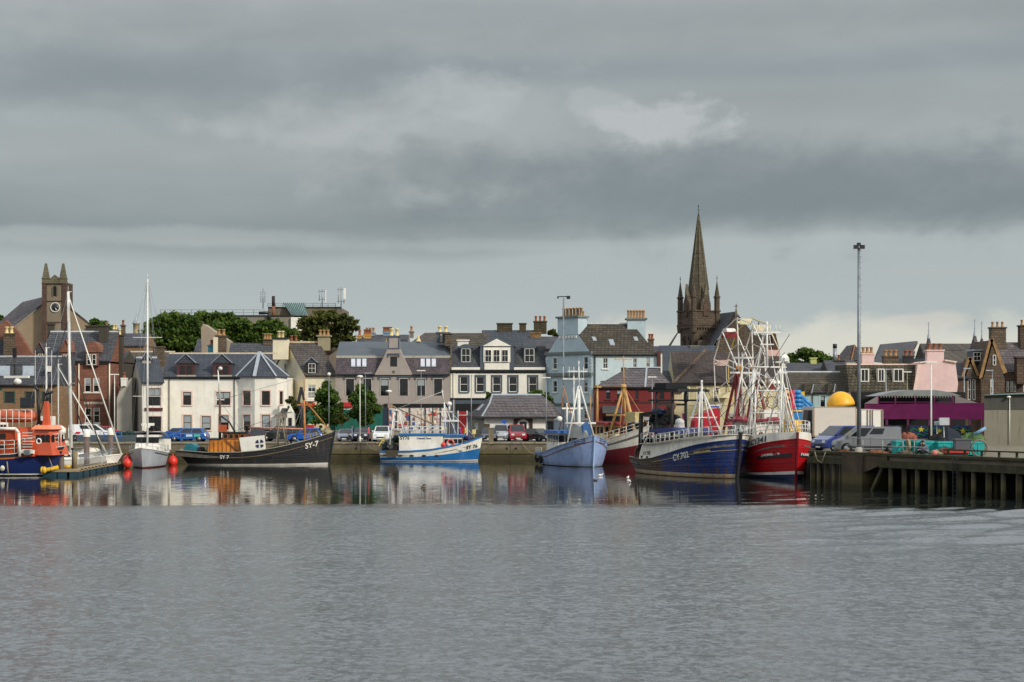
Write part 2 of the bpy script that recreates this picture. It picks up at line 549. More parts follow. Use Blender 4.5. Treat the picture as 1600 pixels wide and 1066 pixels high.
class Wall:
 """an upright wall between two plan points, cut with real openings; pixels of the photograph give where the openings are"""
 def __init__(s,pa,da,pb,db,zb=1.9):
  s.A=Vector((X(pa,da),da,0));s.B=Vector((X(pb,db),db,0))
  s.d=(s.B-s.A);s.L=s.d.length;s.d.normalize()
  s.n=Vector((s.d.y,-s.d.x,0))
  s.rz=math.atan2(s.d.y,s.d.x)
  s.zb=zb;s.holes=[];s.wins=[]
 def hit(s,px):
  k=(px-800.0)/F
  den=s.d.x-k*s.d.y
  t=(k*s.A.y-s.A.x)/den
  return t,s.A.y+s.d.y*t
 def P(s,t,z,out=0.0):q=s.A+s.d*t+s.n*out;return Vector((q.x,q.y,z))
 def win(s,x0,x1,y0,y1,hole=True,**kw):
  t0,d0=s.hit(x0);t1,d1=s.hit(x1)
  dm=(d0+d1)/2
  z1,z0=Z(y0,dm),Z(y1,dm)
  s.add(t0,t1,z0,z1,hole,**kw)
 def add(s,t0,t1,z0,z1,hole=True,**kw):
  w_,h_=max(0.2,round(t1-t0,1)),max(0.2,round(z1-z0,1))
  tm,zc=(t0+t1)/2,z0
  if hole:s.holes.append((tm-w_/2,tm+w_/2,zc,zc+h_))
  s.wins.append((tm,zc,w_,h_,hole,kw))
 def mesh(s,m,ztop,rev=0.2,peak=None,z0=None):
  z0=s.zb if z0 is None else z0
  xs=sorted(set([0.0,s.L]+[round(v,4)for h in s.holes for v in h[:2]if 0<v<s.L]))
  zs=sorted(set([z0,ztop]+[round(v,4)for h in s.holes for v in h[2:]if z0<v<ztop]))
  for a,b in zip(xs,xs[1:]):
   run=None
   for c,e in zip(zs,zs[1:]):
    mx,mz=(a+b)/2,(c+e)/2
    inside=any(h[0]<mx<h[1]and h[2]<mz<h[3]for h in s.holes)
    if inside:
     if run:m.poly(s.P(a,run[0]),s.P(b,run[0]),s.P(b,run[1]),s.P(a,run[1]))
     run=None
    else:run=(run[0],e)if run else(c,e)
   if run:m.poly(s.P(a,run[0]),s.P(b,run[0]),s.P(b,run[1]),s.P(a,run[1]))
  for a,b,c,e in s.holes:
   p=[s.P(a,c),s.P(b,c),s.P(b,e),s.P(a,e)]
   q=[s.P(a,c,-rev),s.P(b,c,-rev),s.P(b,e,-rev),s.P(a,e,-rev)]
   for i in range(4):m.poly(p[i],q[i],q[(i+1)%4],p[(i+1)%4])
  if peak:m.poly(s.P(0,ztop),s.P(s.L,ztop),*[s.P(t,z)for t,z in peak])
  return m
 def glaze(s,th,default=None):
  for tm,zc,w_,h_,hole,kw in s.wins:
   k_=dict(default or{});k_.update(kw)
   if 'blind' not in k_ and k_.get('pane',GLASS)is GLASS and BR_.random()<.4:k_['blind']=round(BR_.choice((.25,.4,.5)),2)
   window(th,s.P(tm,zc,0.0 if hole else 0.16),w_,h_,s.rz,**k_)
def chimney(th,x0,x1,z0,z1,y0,dep,mat,pots=2,pot=POT,ph=0.7,pr=0.17,cap=None,capw=0.12):
 m=mb()
 m.box(x0,x1,y0,y0+dep,z0,z1-.18)
 m.box(x0-capw,x1+capw,y0-capw,y0+dep+capw,z1-.18,z1)
 if cap is not None:
  m.mi=[0]*6+[1]*6
 o=th.part('chimney',m,[mat,cap]if cap is not None else mat)
 key=('pot',pot.name,round(ph,2),round(pr,2))
 if key not in WM:
  q=mb()
  q.lathe([(pr*1.1,0),(pr*1.15,ph*.12),(pr*.85,ph*.2),(pr*.8,ph*.8),(pr*1.1,ph*.85),(pr*1.1,ph),(pr*.7,ph),(pr*.7,ph*.6)],n=9)
  WM[key]=q.mesh('chimney_pot',pot)
 for i in range(pots):
  x=x0+(x1-x0)*(i+.5)/pots
  l=th.inv@Vector((x,y0+dep/2,z1))
  link('chimney_pot',WM[key],l,parent=o)
 return o
def ridge_roof(m,x0,x1,y0,y1,ze,zr,hl=0.0,hr=0.0,oh=0.2,th_=0.16,ends=0.0):
 """pitched roof, ridge along x, eaves at y0 and y1; hl/hr draw the ridge ends in to hip them"""
 ym=(y0+y1)/2
 x0-=ends;x1+=ends
 a,b=y0-oh,y1+oh
 dz=(zr-ze)/(ym-y0)*oh
 e=ze-dz
 lo=e-th_
 v=[(x0,a,lo),(x1,a,lo),(x1,b,lo),(x0,b,lo),(x0,a,e),(x1,a,e),(x1,b,e),(x0,b,e),(x0+hl,ym,zr),(x1-hr,ym,zr)]
 m.add(v,[(0,3,2,1),(0,1,5,4),(2,3,7,6),(4,5,9,8),(6,7,8,9),(3,0,4,8,7)if hl==0 else(3,0,4,7),(1,2,6,9,5)if hr==0 else(1,2,6,5)])
 if hl:m.poly(v[7],v[4],v[8])
 if hr:m.poly(v[5],v[6],v[9])
 return m
def front_gable_roof(m,x0,x1,y0,y1,ze,zr,oh=0.2,t=0.18,xr=None):
 """two roof slabs, ridge running away from the camera"""
 xr=(x0+x1)/2 if xr is None else xr
 for xa in(x0,x1):
  sl_=(zr-ze)/(xr-xa)
  xe=xa-oh*(1 if xa<xr else-1)
  zee=ze+sl_*(xe-xa)
  m.hexa([(xe,y0-oh,zee),(xr,y0-oh,zr),(xr,y1,zr),(xe,y1,zee)],[(xe,y0-oh,zee+t),(xr,y0-oh,zr+t),(xr,y1,zr+t),(xe,y1,zee+t)])
 return m
def shell(m,x0,x1,y0,y1,z0,z1):
 """side and back walls of a box (its front is a Wall)"""
 m.poly((x0,y1,z0),(x0,y0,z0),(x0,y0,z1),(x0,y1,z1))
 m.poly((x1,y0,z0),(x1,y1,z0),(x1,y1,z1),(x1,y0,z1))
 m.poly((x1,y1,z0),(x0,y1,z0),(x0,y1,z1),(x1,y1,z1))
 m.poly((x0,y0+.21,z0),(x1,y0+.21,z0),(x1,y0+.21,z1),(x0,y0+.21,z1))
 return m
def gutter(th,x0,x1,y,z,mat=IRON):
 m=mb();m.box(x0,x1,y-.14,y,z-.07,z+.06)
 return th.part('gutter',m,mat)
def pipe(th,x,y,z0,z1,mat=IRON,r=0.055):
 m=mb();m.tube((x,y,z0),(x,y,z1),r,n=6)
 return th.part('downpipe',m,mat)
def ridge_cap(th,x0,x1,y,z,mat,w_=0.16):
 m=mb();m.prism([(y-w_,z-.1),(y,z+.08),(y+w_,z-.1)],x0,x1,'x')
 return th.part('ridge_tiles',m,mat)
def house_at(name,label,x0,x1,d,group=None,cat='building',zb=1.9):
 return T(name,label,cat,((x0+x1)/2,d,zb),0,group)
def sign(th,wall,px,py,txt,size_px,mat,out=0.03,width_px=None,name='lettering',bold=0.0):
 """raised or painted letters on a wall; (px,py) is the lower left corner, size is the capital height in photo pixels"""
 t,d=wall.hit(px)
 hm=size_px*d/F
 vs,fs=text_mesh(txt,hm/0.70,font_bold=bold)
 wv=max(v[0]for v in vs)or 1
 sx=(width_px*d/F)/wv if width_px else 1.0
 z0=Z(py,d)
 m=mb()
 m.add([wall.P(t+v[0]*sx,z0+v[2],out)for v in vs],fs)
 return th.part(name,m,mat)
# ==== SETTING
QY=187.6
QZ=1.9
def water_material():
 m,gg,b=base_mat('harbour_water')
 co=coords(gg)
 s=gg.n('ShaderNodeSeparateXYZ')
 gg.put(s.inputs[0],co)
 x,y,z=s.outputs
 edge=gg.m('ADD',104.5,gg.m('MULTIPLY',gg.m('SUBTRACT',gg.noise(gg.xyz(gg.m('MULTIPLY',x,0.09),gg.m('MULTIPLY',y,0.3),3.0),1.0,5,0.65),0.5),13.0))
 edge=gg.m('SUBTRACT',edge,gg.m('MULTIPLY',gg.smooth(x,12.0,34.0),5.0))
 wind=gg.m('SUBTRACT',1.0,gg.smooth(gg.m('SUBTRACT',y,edge),-3.2,3.0))
 lee=gg.m('MULTIPLY',gg.smooth(x,10.0,26.0),gg.smooth(y,72.0,84.0))
 def nz(sx,sy,sc,off,det=3):
  o=gg.n('ShaderNodeTexNoise');gg.put(o.inputs['Vector'],gg.xyz(gg.m('MULTIPLY',x,sx),gg.m('MULTIPLY',y,sy),off))
  o.inputs['Scale'].default_value=sc;o.inputs['Detail'].default_value=det;o.inputs['Roughness'].default_value=0.72
  q=gg.n('ShaderNodeVectorMath',operation='SUBTRACT');gg.put(q.inputs[0],o.outputs['Color']);q.inputs[1].default_value=(.5,.5,.5)
  return q.outputs[0]
 def scl(v,f):
  q=gg.n('ShaderNodeVectorMath',operation='MULTIPLY');gg.put(q.inputs[0],v);gg.put(q.inputs[1],f);return q.outputs[0]
 def addv(a_,b_):
  q=gg.n('ShaderNodeVectorMath',operation='ADD');gg.put(q.inputs[0],a_);gg.put(q.inputs[1],b_);return q.outputs[0]
 gus=gg.noise(gg.xyz(gg.m('MULTIPLY',x,0.045),gg.m('MULTIPLY',y,0.09),1.0),1.0,4,0.6,0.4)
 wind2=gg.m('MULTIPLY',wind,gg.m('ADD',0.35,gg.m('MULTIPLY',gus,1.15)))
 wf=gg.m('MULTIPLY',wind2,gg.m('SUBTRACT',1.0,gg.m('MULTIPLY',lee,0.5)))
 fine=scl(nz(1.25,1.0,3.4,0.0,5),gg.xyz(gg.m('MULTIPLY',wf,0.50),gg.m('MULTIPLY',wf,0.95),0.0))
 fine2=scl(nz(0.7,1.2,1.0,5.0,2),gg.xyz(gg.m('MULTIPLY',wf,0.10),gg.m('MULTIPLY',wf,0.22),0.0))
 fine=addv(fine,fine2)
 calm=scl(nz(0.45,2.0,1.5,3.0),gg.xyz(0.018,0.07,0.0))
 calm2=scl(nz(0.2,0.5,0.8,7.0),gg.xyz(0.004,0.010,0.0))
 ge=gg.n('ShaderNodeNewGeometry')
 nv_=addv(addv(ge.outputs['Normal'],fine),addv(calm,calm2))
 nn_=gg.n('ShaderNodeVectorMath',operation='NORMALIZE');gg.put(nn_.inputs[0],nv_)
 gg.put(b.inputs['Normal'],nn_.outputs[0])
 gg.put(b.inputs['Base Color'],gg.mix(wind,(0.016,0.020,0.018),(0.108,0.118,0.124)))
 gg.put(b.inputs['Roughness'],gg.m('ADD',0.045,gg.m('MULTIPLY',wind,0.165)))
 b.inputs['IOR'].default_value=1.33
 b.inputs['Specular IOR Level'].default_value=0.5
 return m
WX0,WX1,WY0,WY1,ST=-56.0,56.0,22.0,122.0,0.17
gx_=np.arange(WX0,WX1+.01,ST);gy_=np.arange(WY0,WY1+.01,ST)
GX,GY=np.meshgrid(gx_,gy_)
HH=np.zeros_like(GX)
for i in range(60):
 lam=0.5*(2.0/0.5)**(rng.random()**1.4)
 th_=rng.normal(math.pi/2+0.25,0.75)
 kk=2*math.pi/lam
 amp=0.0006*lam
 ph=rng.random()*6.283
 HH+=amp*np.sin(kk*(GX*math.cos(th_)+GY*math.sin(th_))+ph+0.9*np.sin(0.11*GX+i)+0.7*np.sin(0.13*GY+2*i))
gust=0.75+0.22*np.sin(GX*0.07+1.3*np.sin(GY*0.06))+0.18*np.sin(GY*0.16+1.7*np.sin(GX*0.05+1))
edge=104.5+1.6*np.sin(GX*0.09+1)+0.8*np.sin(GX*0.31)-4.5*np.clip((GX-12)/20,0,1)
wnd=np.clip((edge-GY)/3.0+0.5,0,1)
lee=np.clip((GX-9)/18,0,1)*np.clip((GY-66)/14,0,1)
swell=np.zeros_like(GX)
for i in range(12):
 lam=rng.uniform(1.6,5.0);th_=rng.normal(math.pi/2+0.5,0.3);kk=2*math.pi/lam
 swell+=0.010*lam*np.sin(kk*(GX*math.cos(th_)+GY*math.sin(th_))+rng.random()*6.28+np.sin(0.2*GX+i))
HH=HH*wnd*gust*(1-0.6*lee)+swell*lee*(0.35+0.65*wnd)*0.9
ed=np.minimum.reduce([GX-WX0,WX1-GX,GY-WY0,WY1-GY])/2.0
HH*=np.clip(ed,0,1)
ny_,nx_=GX.shape
vv_=np.stack([GX,GY,HH],-1).reshape(-1,3)
idx=np.arange(ny_*nx_).reshape(ny_,nx_)
q4=np.stack([idx[:-1,:-1],idx[:-1,1:],idx[1:,1:],idx[1:,:-1]],-1).reshape(-1,4)
x0_,x1_,y0_,y1_=GX[0,0],GX[0,-1],GY[0,0],GY[-1,0]
ex=np.array([(-3000,-400,0),(3000,-400,0),(3000,y0_,0),(-3000,y0_,0),(-3000,y1_,0),(3000,y1_,0),(3000,4000,0),(-3000,4000,0),(x0_,y0_,0),(x1_,y0_,0),(x1_,y1_,0),(x0_,y1_,0)],float)
n0=len(vv_)
eq=np.array([(0,1,2,3),(4,5,6,7),(3,8,11,4),(9,2,5,10)])+n0
allv=np.concatenate([vv_,ex]);allq=np.concatenate([q4,eq])
me=bpy.data.meshes.new('water')
me.vertices.add(len(allv));me.vertices.foreach_set('co',allv.ravel())
me.loops.add(allq.size);me.loops.foreach_set('vertex_index',allq.ravel().astype(np.int32))
me.polygons.add(len(allq));me.polygons.foreach_set('loop_start',np.arange(0,allq.size,4,dtype=np.int32))
me.polygons.foreach_set('use_smooth',np.ones(len(allq),bool))
me.materials.append(water_material())
me.update();me.validate()
wo=link('water',me);wo['kind']='structure'
GROUND=coursed('street_surface',(92,90,86),(84,82,80),(72,70,68),3.0,2.2,0.02,(70,74,50),0.2,flat=True,bump=0.2)
def gz(x,y):
 t=max(0.0,min(1.0,(y-228)/110.0))
 t=t*t*(3-2*t)
 side=1.0+0.35*math.exp(-((x+45)/50.0)**2)
 far=max(0.0,min(1.0,(y-330)/1500.0))*6
 return QZ+7.5*t*side+far
xs=list(np.arange(-130,131,10.0));xs=[-2800,-1200,-500,-250]+xs+[250,500,1200,2800]
ys=[QY+0.6,200,215,228]+list(range(238,350,10))+[380,450,600,900,1500,3900]
m=mb();m.smooth=True
nx=len(xs)
m.add([(x,y,gz(x,y))for y in ys for x in xs],[(j*nx+i,j*nx+i+1,(j+1)*nx+i+1,(j+1)*nx+i)for j in range(len(ys)-1)for i in range(nx-1)])
setting('ground',m,GROUND)
def quay_material(name='quay_concrete',c1=(122,112,92),c2=(96,88,72)):
 m,gg,b=base_mat(name)
 co=coords(gg)
 s=gg.n('ShaderNodeSeparateXYZ')
 gg.put(s.inputs[0],co)
 z=s.outputs[2]
 n=gg.noise(co,0.9,8,0.7)
 col=gg.mix(gg.smooth(n,0.3,0.7),lin(*c2),lin(*c1))
 mp=gg.n('ShaderNodeMapping')
 gg.put(mp.inputs[0],co)
 mp.inputs['Scale'].default_value=(1.1,1.1,0.12)
 run=gg.noise(mp.outputs[0],1.2,6,0.7)
 col=gg.mix(gg.m('MULTIPLY',gg.smooth(run,0.5,0.7),0.55),col,lin(52,48,36))
 zz=gg.m('ADD',z,gg.m('MULTIPLY',gg.m('SUBTRACT',n,0.5),0.7))
 weed=gg.m('SUBTRACT',1.0,gg.smooth(zz,0.25,0.75))
 col=gg.mix(gg.m('MULTIPLY',gg.smooth(zz,0.7,1.0),0.0),col,col)
 tide=gg.m('SUBTRACT',1.0,gg.smooth(zz,0.9,1.35))
 col=gg.mix(gg.m('MULTIPLY',tide,0.75),col,lin(84,76,42))
 col=gg.mix(gg.m('MULTIPLY',weed,0.85),col,lin(50,46,20))
 gg.put(b.inputs['Base Color'],col)
 b.inputs['Roughness'].default_value=0.85
 bp=gg.n('ShaderNodeBump')
 bp.inputs['Strength'].default_value=0.7
 bp.inputs['Distance'].default_value=0.06
 gg.put(bp.inputs['Height'],gg.noise(co,3.5,7,0.75))
 gg.put(b.inputs['Normal'],bp.outputs[0])
 return m
QUAYM=quay_material()
COPE=paint('coping_stone',(150,142,122),0.85,0.2,2,(80,74,58),0.4,bump=0.4)
root=T('quay_wall','weathered concrete quay wall with green weed at the tide line, in front of the parked cars','quay wall',(0,QY,0))
m=mb();m.box(-160,160,QY,QY+1.0,-2.0,QZ-0.16)
m.box(-160,160,QY-.12,QY,0.62,0.74)
root.part('wall',m,QUAYM)
cop=mb();cop.box(-1.22,1.22,-0.12,0.95,-0.156,0.004)
cm=cop.mesh('coping_stone',COPE)
for i in range(-24,9):
 root.put('coping_stone',cm,(i*2.5+1.25,QY,QZ+random.uniform(-.012,.012)))
dr=mb()
for px in(556,636,688,792,806):
 x=X(px,QY);dr.box(x-.12,x+.12,QY-.03,QY+.01,1.1,1.3)
root.part('drain_hole',dr,IRON,kind='stuff')
jn=mb()
for i in range(-18,9):x=i*5.6+random.uniform(-.3,.3);jn.box(x,x+.05,QY-.006,QY+.01,-.2,QZ-.17)
root.part('wall_joint',jn,paint('joint_dark',(44,40,30),.95),kind='stuff')
m=mb();m.box(-160,120,201.2,204.8,QZ-.05,QZ+.12)
setting('pavement',m,coursed('paving',(120,116,108),(108,104,98),(80,78,74),0.9,0.6,0.02,flat=True,bump=0.2))
LOWW=wallmat('low_wall_render',(148,140,126),(90,84,72),0.4)
m=mb()
m.box(X(470,199),X(625,199),199,199.4,QZ,QZ+1.0)
m.box(X(470,199)-.05,X(625,199)+.05,198.94,199.46,QZ+1.0,QZ+1.1)
solo('low_wall',m,LOWW,'low rendered garden wall behind the parked cars, beneath the two street trees','wall')
m=mb();m.box(X(763.5,QY),X(771,QY),QY+.02,QY+.6,QZ+.01,Z(670,QY))
m.box(X(763,QY),X(771.6,QY),QY-.04,QY+.66,Z(670,QY),Z(668.8,QY))
solo('quay_pillar',m,wallmat('pillar_concrete',(132,122,100),(80,74,56),0.5),'square concrete pillar on the quay edge by the bow of the blue and white boat','pillar')
# ==== BUILDINGS
class RP:
 """roof plane rising from an eave line (y,z) to an upper line, both along x"""
 def __init__(s,ye,ze,yr,zr):s.a=(ye,ze,yr,zr)
 def y(s,py):
  ye,ze,yr,zr=s.a
  t=(EYE+(HOR-py)*ye/F-ze)/((zr-ze)-(HOR-py)*(yr-ye)/F)
  return ye+t*(yr-ye)
 def z(s,y):ye,ze,yr,zr=s.a;return ze+(y-ye)/(yr-ye)*(zr-ze)
 def pt(s,px,py,out=0.0):
  ye,ze,yr,zr=s.a
  y=s.y(py);n=Vector((0,-(zr-ze),yr-ye)).normalized()
  return Vector((X(px,y),y,s.z(y)))+n*out
def skylight(th,rp,x0,x1,y0,y1,glass=None,slant=0.0,n=1):
 for i in range(n):
  a=x0+(x1-x0)*i/n;b=x0+(x1-x0)*(i+.8 if n>1 else 1)/n
  m=mb()
  bt=[rp.pt(a,y1),rp.pt(b,y1),rp.pt(b-slant,y0),rp.pt(a-slant,y0)]
  tp=[rp.pt(a,y1,.1),rp.pt(b,y1,.1),rp.pt(b-slant,y0,.1),rp.pt(a-slant,y0,.1)]
  m.hexa(bt,tp)
  o=th.part('skylight',m,LEAD)
  k=.08
  c=sum(tp,Vector())/4
  q=mb();t2=[c+(p-c)*(1-2*k)for p in tp];up=(tp[0]-bt[0])*.3
  q.hexa([p for p in t2],[p+up for p in t2])
  th.part('pane',q,glass or SKYG,parent=o)
SKYG=paint('sky_glazing',(150,160,168),0.15,0.1,2)
SKYW=paint('blind_glazing',(196,198,210),0.3,0.1,3)
def dormer(th,rp,x0,x1,ytop,ybot,face,cheek,wins,top='gable',apex=None,roofm=None,over=1.2,frame=WHITE,bars=(2,2),trim=None,wy=None,fw=0.06):
 """dormer standing on the roof plane; wins are photo-pixel x ranges, wy its y range"""
 yf=rp.y(ybot)
 xa,xb=X(x0,yf),X(x1,yf)
 zb,zt=Z(ybot,yf),Z(ytop,yf)
 yb=rp.a[0]+(zt-rp.a[1])/(rp.a[3]-rp.a[1])*(rp.a[2]-rp.a[0])+.3
 m=mb();m.box(xa,xb,yf,yb,zb-.3,zt)
 m.mi=[0,0,0,1,0,1]
 d=th.part('dormer',m,[face,cheek])
 o_=over*yf/F
 roofm=roofm or SLATE
 r=mb()
 if top=='gable':
  za=Z(apex,yf)
  yr_=yb+(za-zt)*(rp.a[2]-rp.a[0])/(rp.a[3]-rp.a[1])
  r.prism([(xa-o_,zt-.03),(xb+o_,zt-.03),((xa+xb)/2,za)],yf-.15,yr_,'y')
 elif top=='arch':
  za=Z(apex,yf);xm=(xa+xb)/2;hw=(xb-xa)/2+o_
  pr=[(xm-hw*math.cos(t),zt-.02+(za-zt)*math.sin(t))for t in[math.pi*i/10 for i in range(11)]]
  r.prism(list(reversed(pr)),yf-.15,yb+.6,'y')
 elif top=='hip':
  za=Z(apex,yf);xm=(xa+xb)/2
  r.add([(xa-o_,yf-.15,zt),(xb+o_,yf-.15,zt),(xb+o_,yb,zt),(xa-o_,yb,zt),(xm,yf+.5,za),(xm,yb+.5,za)],[(0,1,4),(1,2,5,4),(3,0,4,5),(2,3,5),(0,3,2,1)])
 else:
  r.box(xa-o_,xb+o_,yf-.15,yb,zt-.02,zt+.14)
 th.part('dormer_roof',r,roofm,parent=d)
 if trim is not None and top=='gable':
  q=mb()
  for s in(-1,1):
   p0=Vector(((xa if s<0 else xb)+s*o_,yf-.2,zt));p1=Vector(((xa+xb)/2,yf-.2,Z(apex,yf)+.05))
   q.bar(p0,p1,.06,.2,(0,1,0))
  th.part('barge_board',q,trim,parent=d)
 y0w,y1w=wy
 for a,b in wins:
  w_,h_=(b-a)*yf/F,(y1w-y0w)*yf/F
  window(th,(X((a+b)/2,yf),yf-.14,Z(y1w,yf)),w_,h_,0,frame=frame,bars=bars,fw=fw)
 return d
def front_house(name,label,x0,x1,d,eave,ridge,dep,wallm,roofm,hl=0,hr=0,cap=None,zb=QZ,oh=.25,wall=None,group=None,cat='building',gut=True):
 th=T(name,label,cat,((X(x0,d)+X(x1,d))/2,d,zb),0,group)
 W=wall or Wall(x0,d,x1,d,zb)
 xa,xb=X(x0,d),X(x1,d)
 ze,zr=Z(eave,d),Z(ridge,d+dep/2)
 th.W,th.box_=W,(xa,xb,d,d+dep,ze,zr)
 def finish(default=None):
  m=mb();W.mesh(m,ze);shell(m,xa,xb,d,d+dep,zb,ze)
  if not hl:m.poly((xa-.004,d+dep,ze),(xa-.004,d,ze),(xa-.004,d+dep/2,zr-.1))
  if not hr:m.poly((xb+.004,d,ze),(xb+.004,d+dep,ze),(xb+.004,d+dep/2,zr-.1))
  th.part('wall',m,wallm)
  r=mb();ridge_roof(r,xa,xb,d,d+dep,ze+.12,zr,hl,hr,oh)
  th.part('roof',r,roofm)
  if cap is not None:ridge_cap(th,xa+hl,xb-hr,d+dep/2,zr,cap)
  if gut:gutter(th,xa,xb,d-oh,ze+.02)
  W.glaze(th,default)
  return th
 th.finish=finish
 th.rp=RP(d,ze+.12,d+dep/2,zr)
 return th
def corner_house(name,label,pl,dl,pc,dc,pr,eave,ridge,wallm,roofm,cap=None,gwallm=None,zb=QZ):
 """gable end turned from the camera at the left, long front to the right of it"""
 A=Vector((X(pl,dl),dl,0));B=Vector((X(pc,dc),dc,0));C=Vector((X(pr,dc),dc,0));Dv=C+(A-B)
 M_=(A+B)/2;N=M_+(C-B)
 th=T(name,label,'building',((A.x+C.x)/2,dc,zb))
 th.G=Wall(pl,dl,pc,dc,zb);th.W=Wall(pc,dc,pr,dc,zb)
 ze,zr=Z(eave,dc),Z(ridge,M_.y)
 th.pts=(A,B,C,Dv,M_,N,ze,zr)
 th.rp=RP(dc,ze+.1,M_.y,zr)
 def finish(d1=None,d2=None,peak=None,ux_=.12):
  m=mb();th.W.mesh(m,ze)
  m.poly((C.x,C.y,zb),(Dv.x,Dv.y,zb),(Dv.x,Dv.y,ze),(N.x,N.y,zr-.08),(C.x,C.y,ze))
  m.poly((Dv.x,Dv.y,zb),(A.x,A.y,zb),(A.x,A.y,ze),(Dv.x,Dv.y,ze))
  m.poly((B.x+.1,B.y+.21,zb),(C.x,C.y+.21,zb),(C.x,C.y+.21,ze),(B.x+.1,B.y+.21,ze))
  th.part('wall',m,wallm)
  g_=mb();th.G.mesh(g_,ze,peak=peak or[(th.G.L/2,zr-.02)])
  q=th.G
  g_.poly(q.P(0,zb,-.21),q.P(q.L-.1,zb,-.21),q.P(q.L-.1,ze,-.21),q.P(0,ze,-.21))
  th.part('gable_wall',g_,gwallm or wallm)
  r=mb()
  o=(B-A).normalized()*.25
  sl_=(zr-ze)/(M_-B).length*.25
  e=(0,0,.14)
  ux=Vector((ux_,0,0))
  def up(v,z):return Vector((v.x,v.y,z))
  for P_,Q_,s in((B,C,1),(A,Dv,-1)):
   b=[up(P_+o*s-ux,ze-sl_+.05),up(Q_+o*s+ux,ze-sl_+.05),up(N+ux,zr+.05),up(M_-ux,zr+.05)]
   if s<0:b=[b[1],b[0],b[3],b[2]]
   r.hexa(b,[v+Vector(e)for v in b])
  th.part('roof',r,roofm)
  if cap is not None:ridge_cap(th,M_.x,N.x,M_.y,zr+.2,cap)
  gutter(th,B.x,C.x,dc-.2,ze-.04)
  th.G.glaze(th,d1);th.W.glaze(th,d2)
  return th
 th.finish=finish
 return th
CREAM=wallmat('cream_render',(232,222,192),(170,150,110),0.12)
WHITER=wallmat('white_render',(240,236,224),(150,146,130),0.22)
WHITE2=wallmat('bright_white_render',(240,236,222),(150,132,96),0.22)
GREYR=wallmat('grey_mauve_render',(166,156,148),(116,108,100),0.15)
PINKW=wallmat('pink_render',(228,196,190),(170,140,132),0.12)
BLUEW=wallmat('pale_blue_render',(200,216,218),(130,146,146),0.2)
BLUEG=wallmat('shaded_blue_render',(184,202,208),(120,132,134),0.3)  # darker copy of the pale blue; gable shade put into the colour
AQUAW=wallmat('aqua_render',(164,186,190),(110,130,130),0.2)
REDW=wallmat('dark_red_render',(118,50,50),(80,30,30),0.25)
YELLW=wallmat('pale_yellow_render',(212,203,164),(150,136,90),0.22)
GREYW=wallmat('grey_render',(128,124,116),(80,76,68),0.4)
PALEGR=wallmat('pale_grey_and_shaded_white',(176,172,160),(110,104,88),0.45)  # pale grey parts, and white walls with shade put into the colour
DARKS=wallmat('dark_stone',(74,70,62),(48,46,38),0.5)
GREENS=paint('shop_green',(20,92,78),0.5,0.15,1.5)
REDS=paint('shop_red',(186,36,40),0.5,0.12)
NAVY=paint('shop_navy',(34,48,66),0.5,0.15)
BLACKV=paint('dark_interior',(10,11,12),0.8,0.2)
RIDGEB=paint('ridge_tile_beige',(176,160,132),0.85,0.2,3)
RIDGEG=paint('ridge_metal',(168,172,172),0.5,0.12,3)
# ---- tan brick block at far left
d=201
th=T('brick_building','tan brick building with a slate mansard roof behind the orange lifeboat','building',(X(30,d),d,QZ))
W=Wall(-40,d,90,d)
for a,b in((40,55),(66,80),(8,22),(-24,-10)):W.win(a,b,613,630,frame=DARKF,bars=(2,1),surround=paint('green_frame',(60,88,66),.5),sw=.12)
W.win(-30,3,604,611,frame=paint('teal_frame',(26,110,96),.5),pane=GLASS)
W.win(63.5,71,656.5,672,frame=WHITE);W.win(77,84,667,684,frame=WHITE);W.win(-20,12,662,684,frame=WHITE,bars=(5,2))
m=mb();ze=Z(602,d);xa,xb=X(-40,d),X(90,d)
W.mesh(m,ze);shell(m,xa,xb,d,d+8,QZ,ze)
th.part('wall',m,BRICKT)
m=mb();yt=d+2.0;zt=Z(557,yt)
m.prism([(d-.25,ze-.05),(d-.25,ze+.05),(yt,zt),(d+8,zt),(d+8,ze-.05)],xa,xb,'x');th.part('roof',m,SLATE)
m=mb();m.box(xa,xb,yt-.12,yt+.1,zt-.1,zt+.1);th.part('roof_edge',m,RIDGEG)
rp=RP(d-.25,ze+.05,yt,zt)
for a,b in((-2,15.5),(35.5,53.5),(-38,-20)):skylight(th,rp,a,b,572.5,588,slant=-.3)
m=mb();m.box(X(60,d),X(87,d),d-.12,d-.02,QZ,Z(650.5,d));th.part('render_panel',m,WHITER)
m=mb();m.box(X(-40,d),X(13,d),d-.12,d-.02,QZ,Z(650.5,d));th.part('render_panel',m,WHITER)
for c_ in((75,575,580),):
 m=mb();m.box(X(74.5,d+.2),X(78.5,d+.2),d-.4,d+.6,Z(581,d),Z(572,d));th.part('vent_box',m,WHITE)
gutter(th,xa,xb,d-.25,ze,IRON)
for a,b in((63.5,71),):window(th,(X(67,d),d-.26,Z(672,d)),.55,1.15,frame=DARKF)
window(th,(X(80.5,d),d-.26,Z(684,d)),.55,1.3,frame=DARKF);window(th,(X(0,d),d-.26,Z(688,d)),1.8,1.9,frame=WHITE,bars=(4,2))
W.glaze(th)
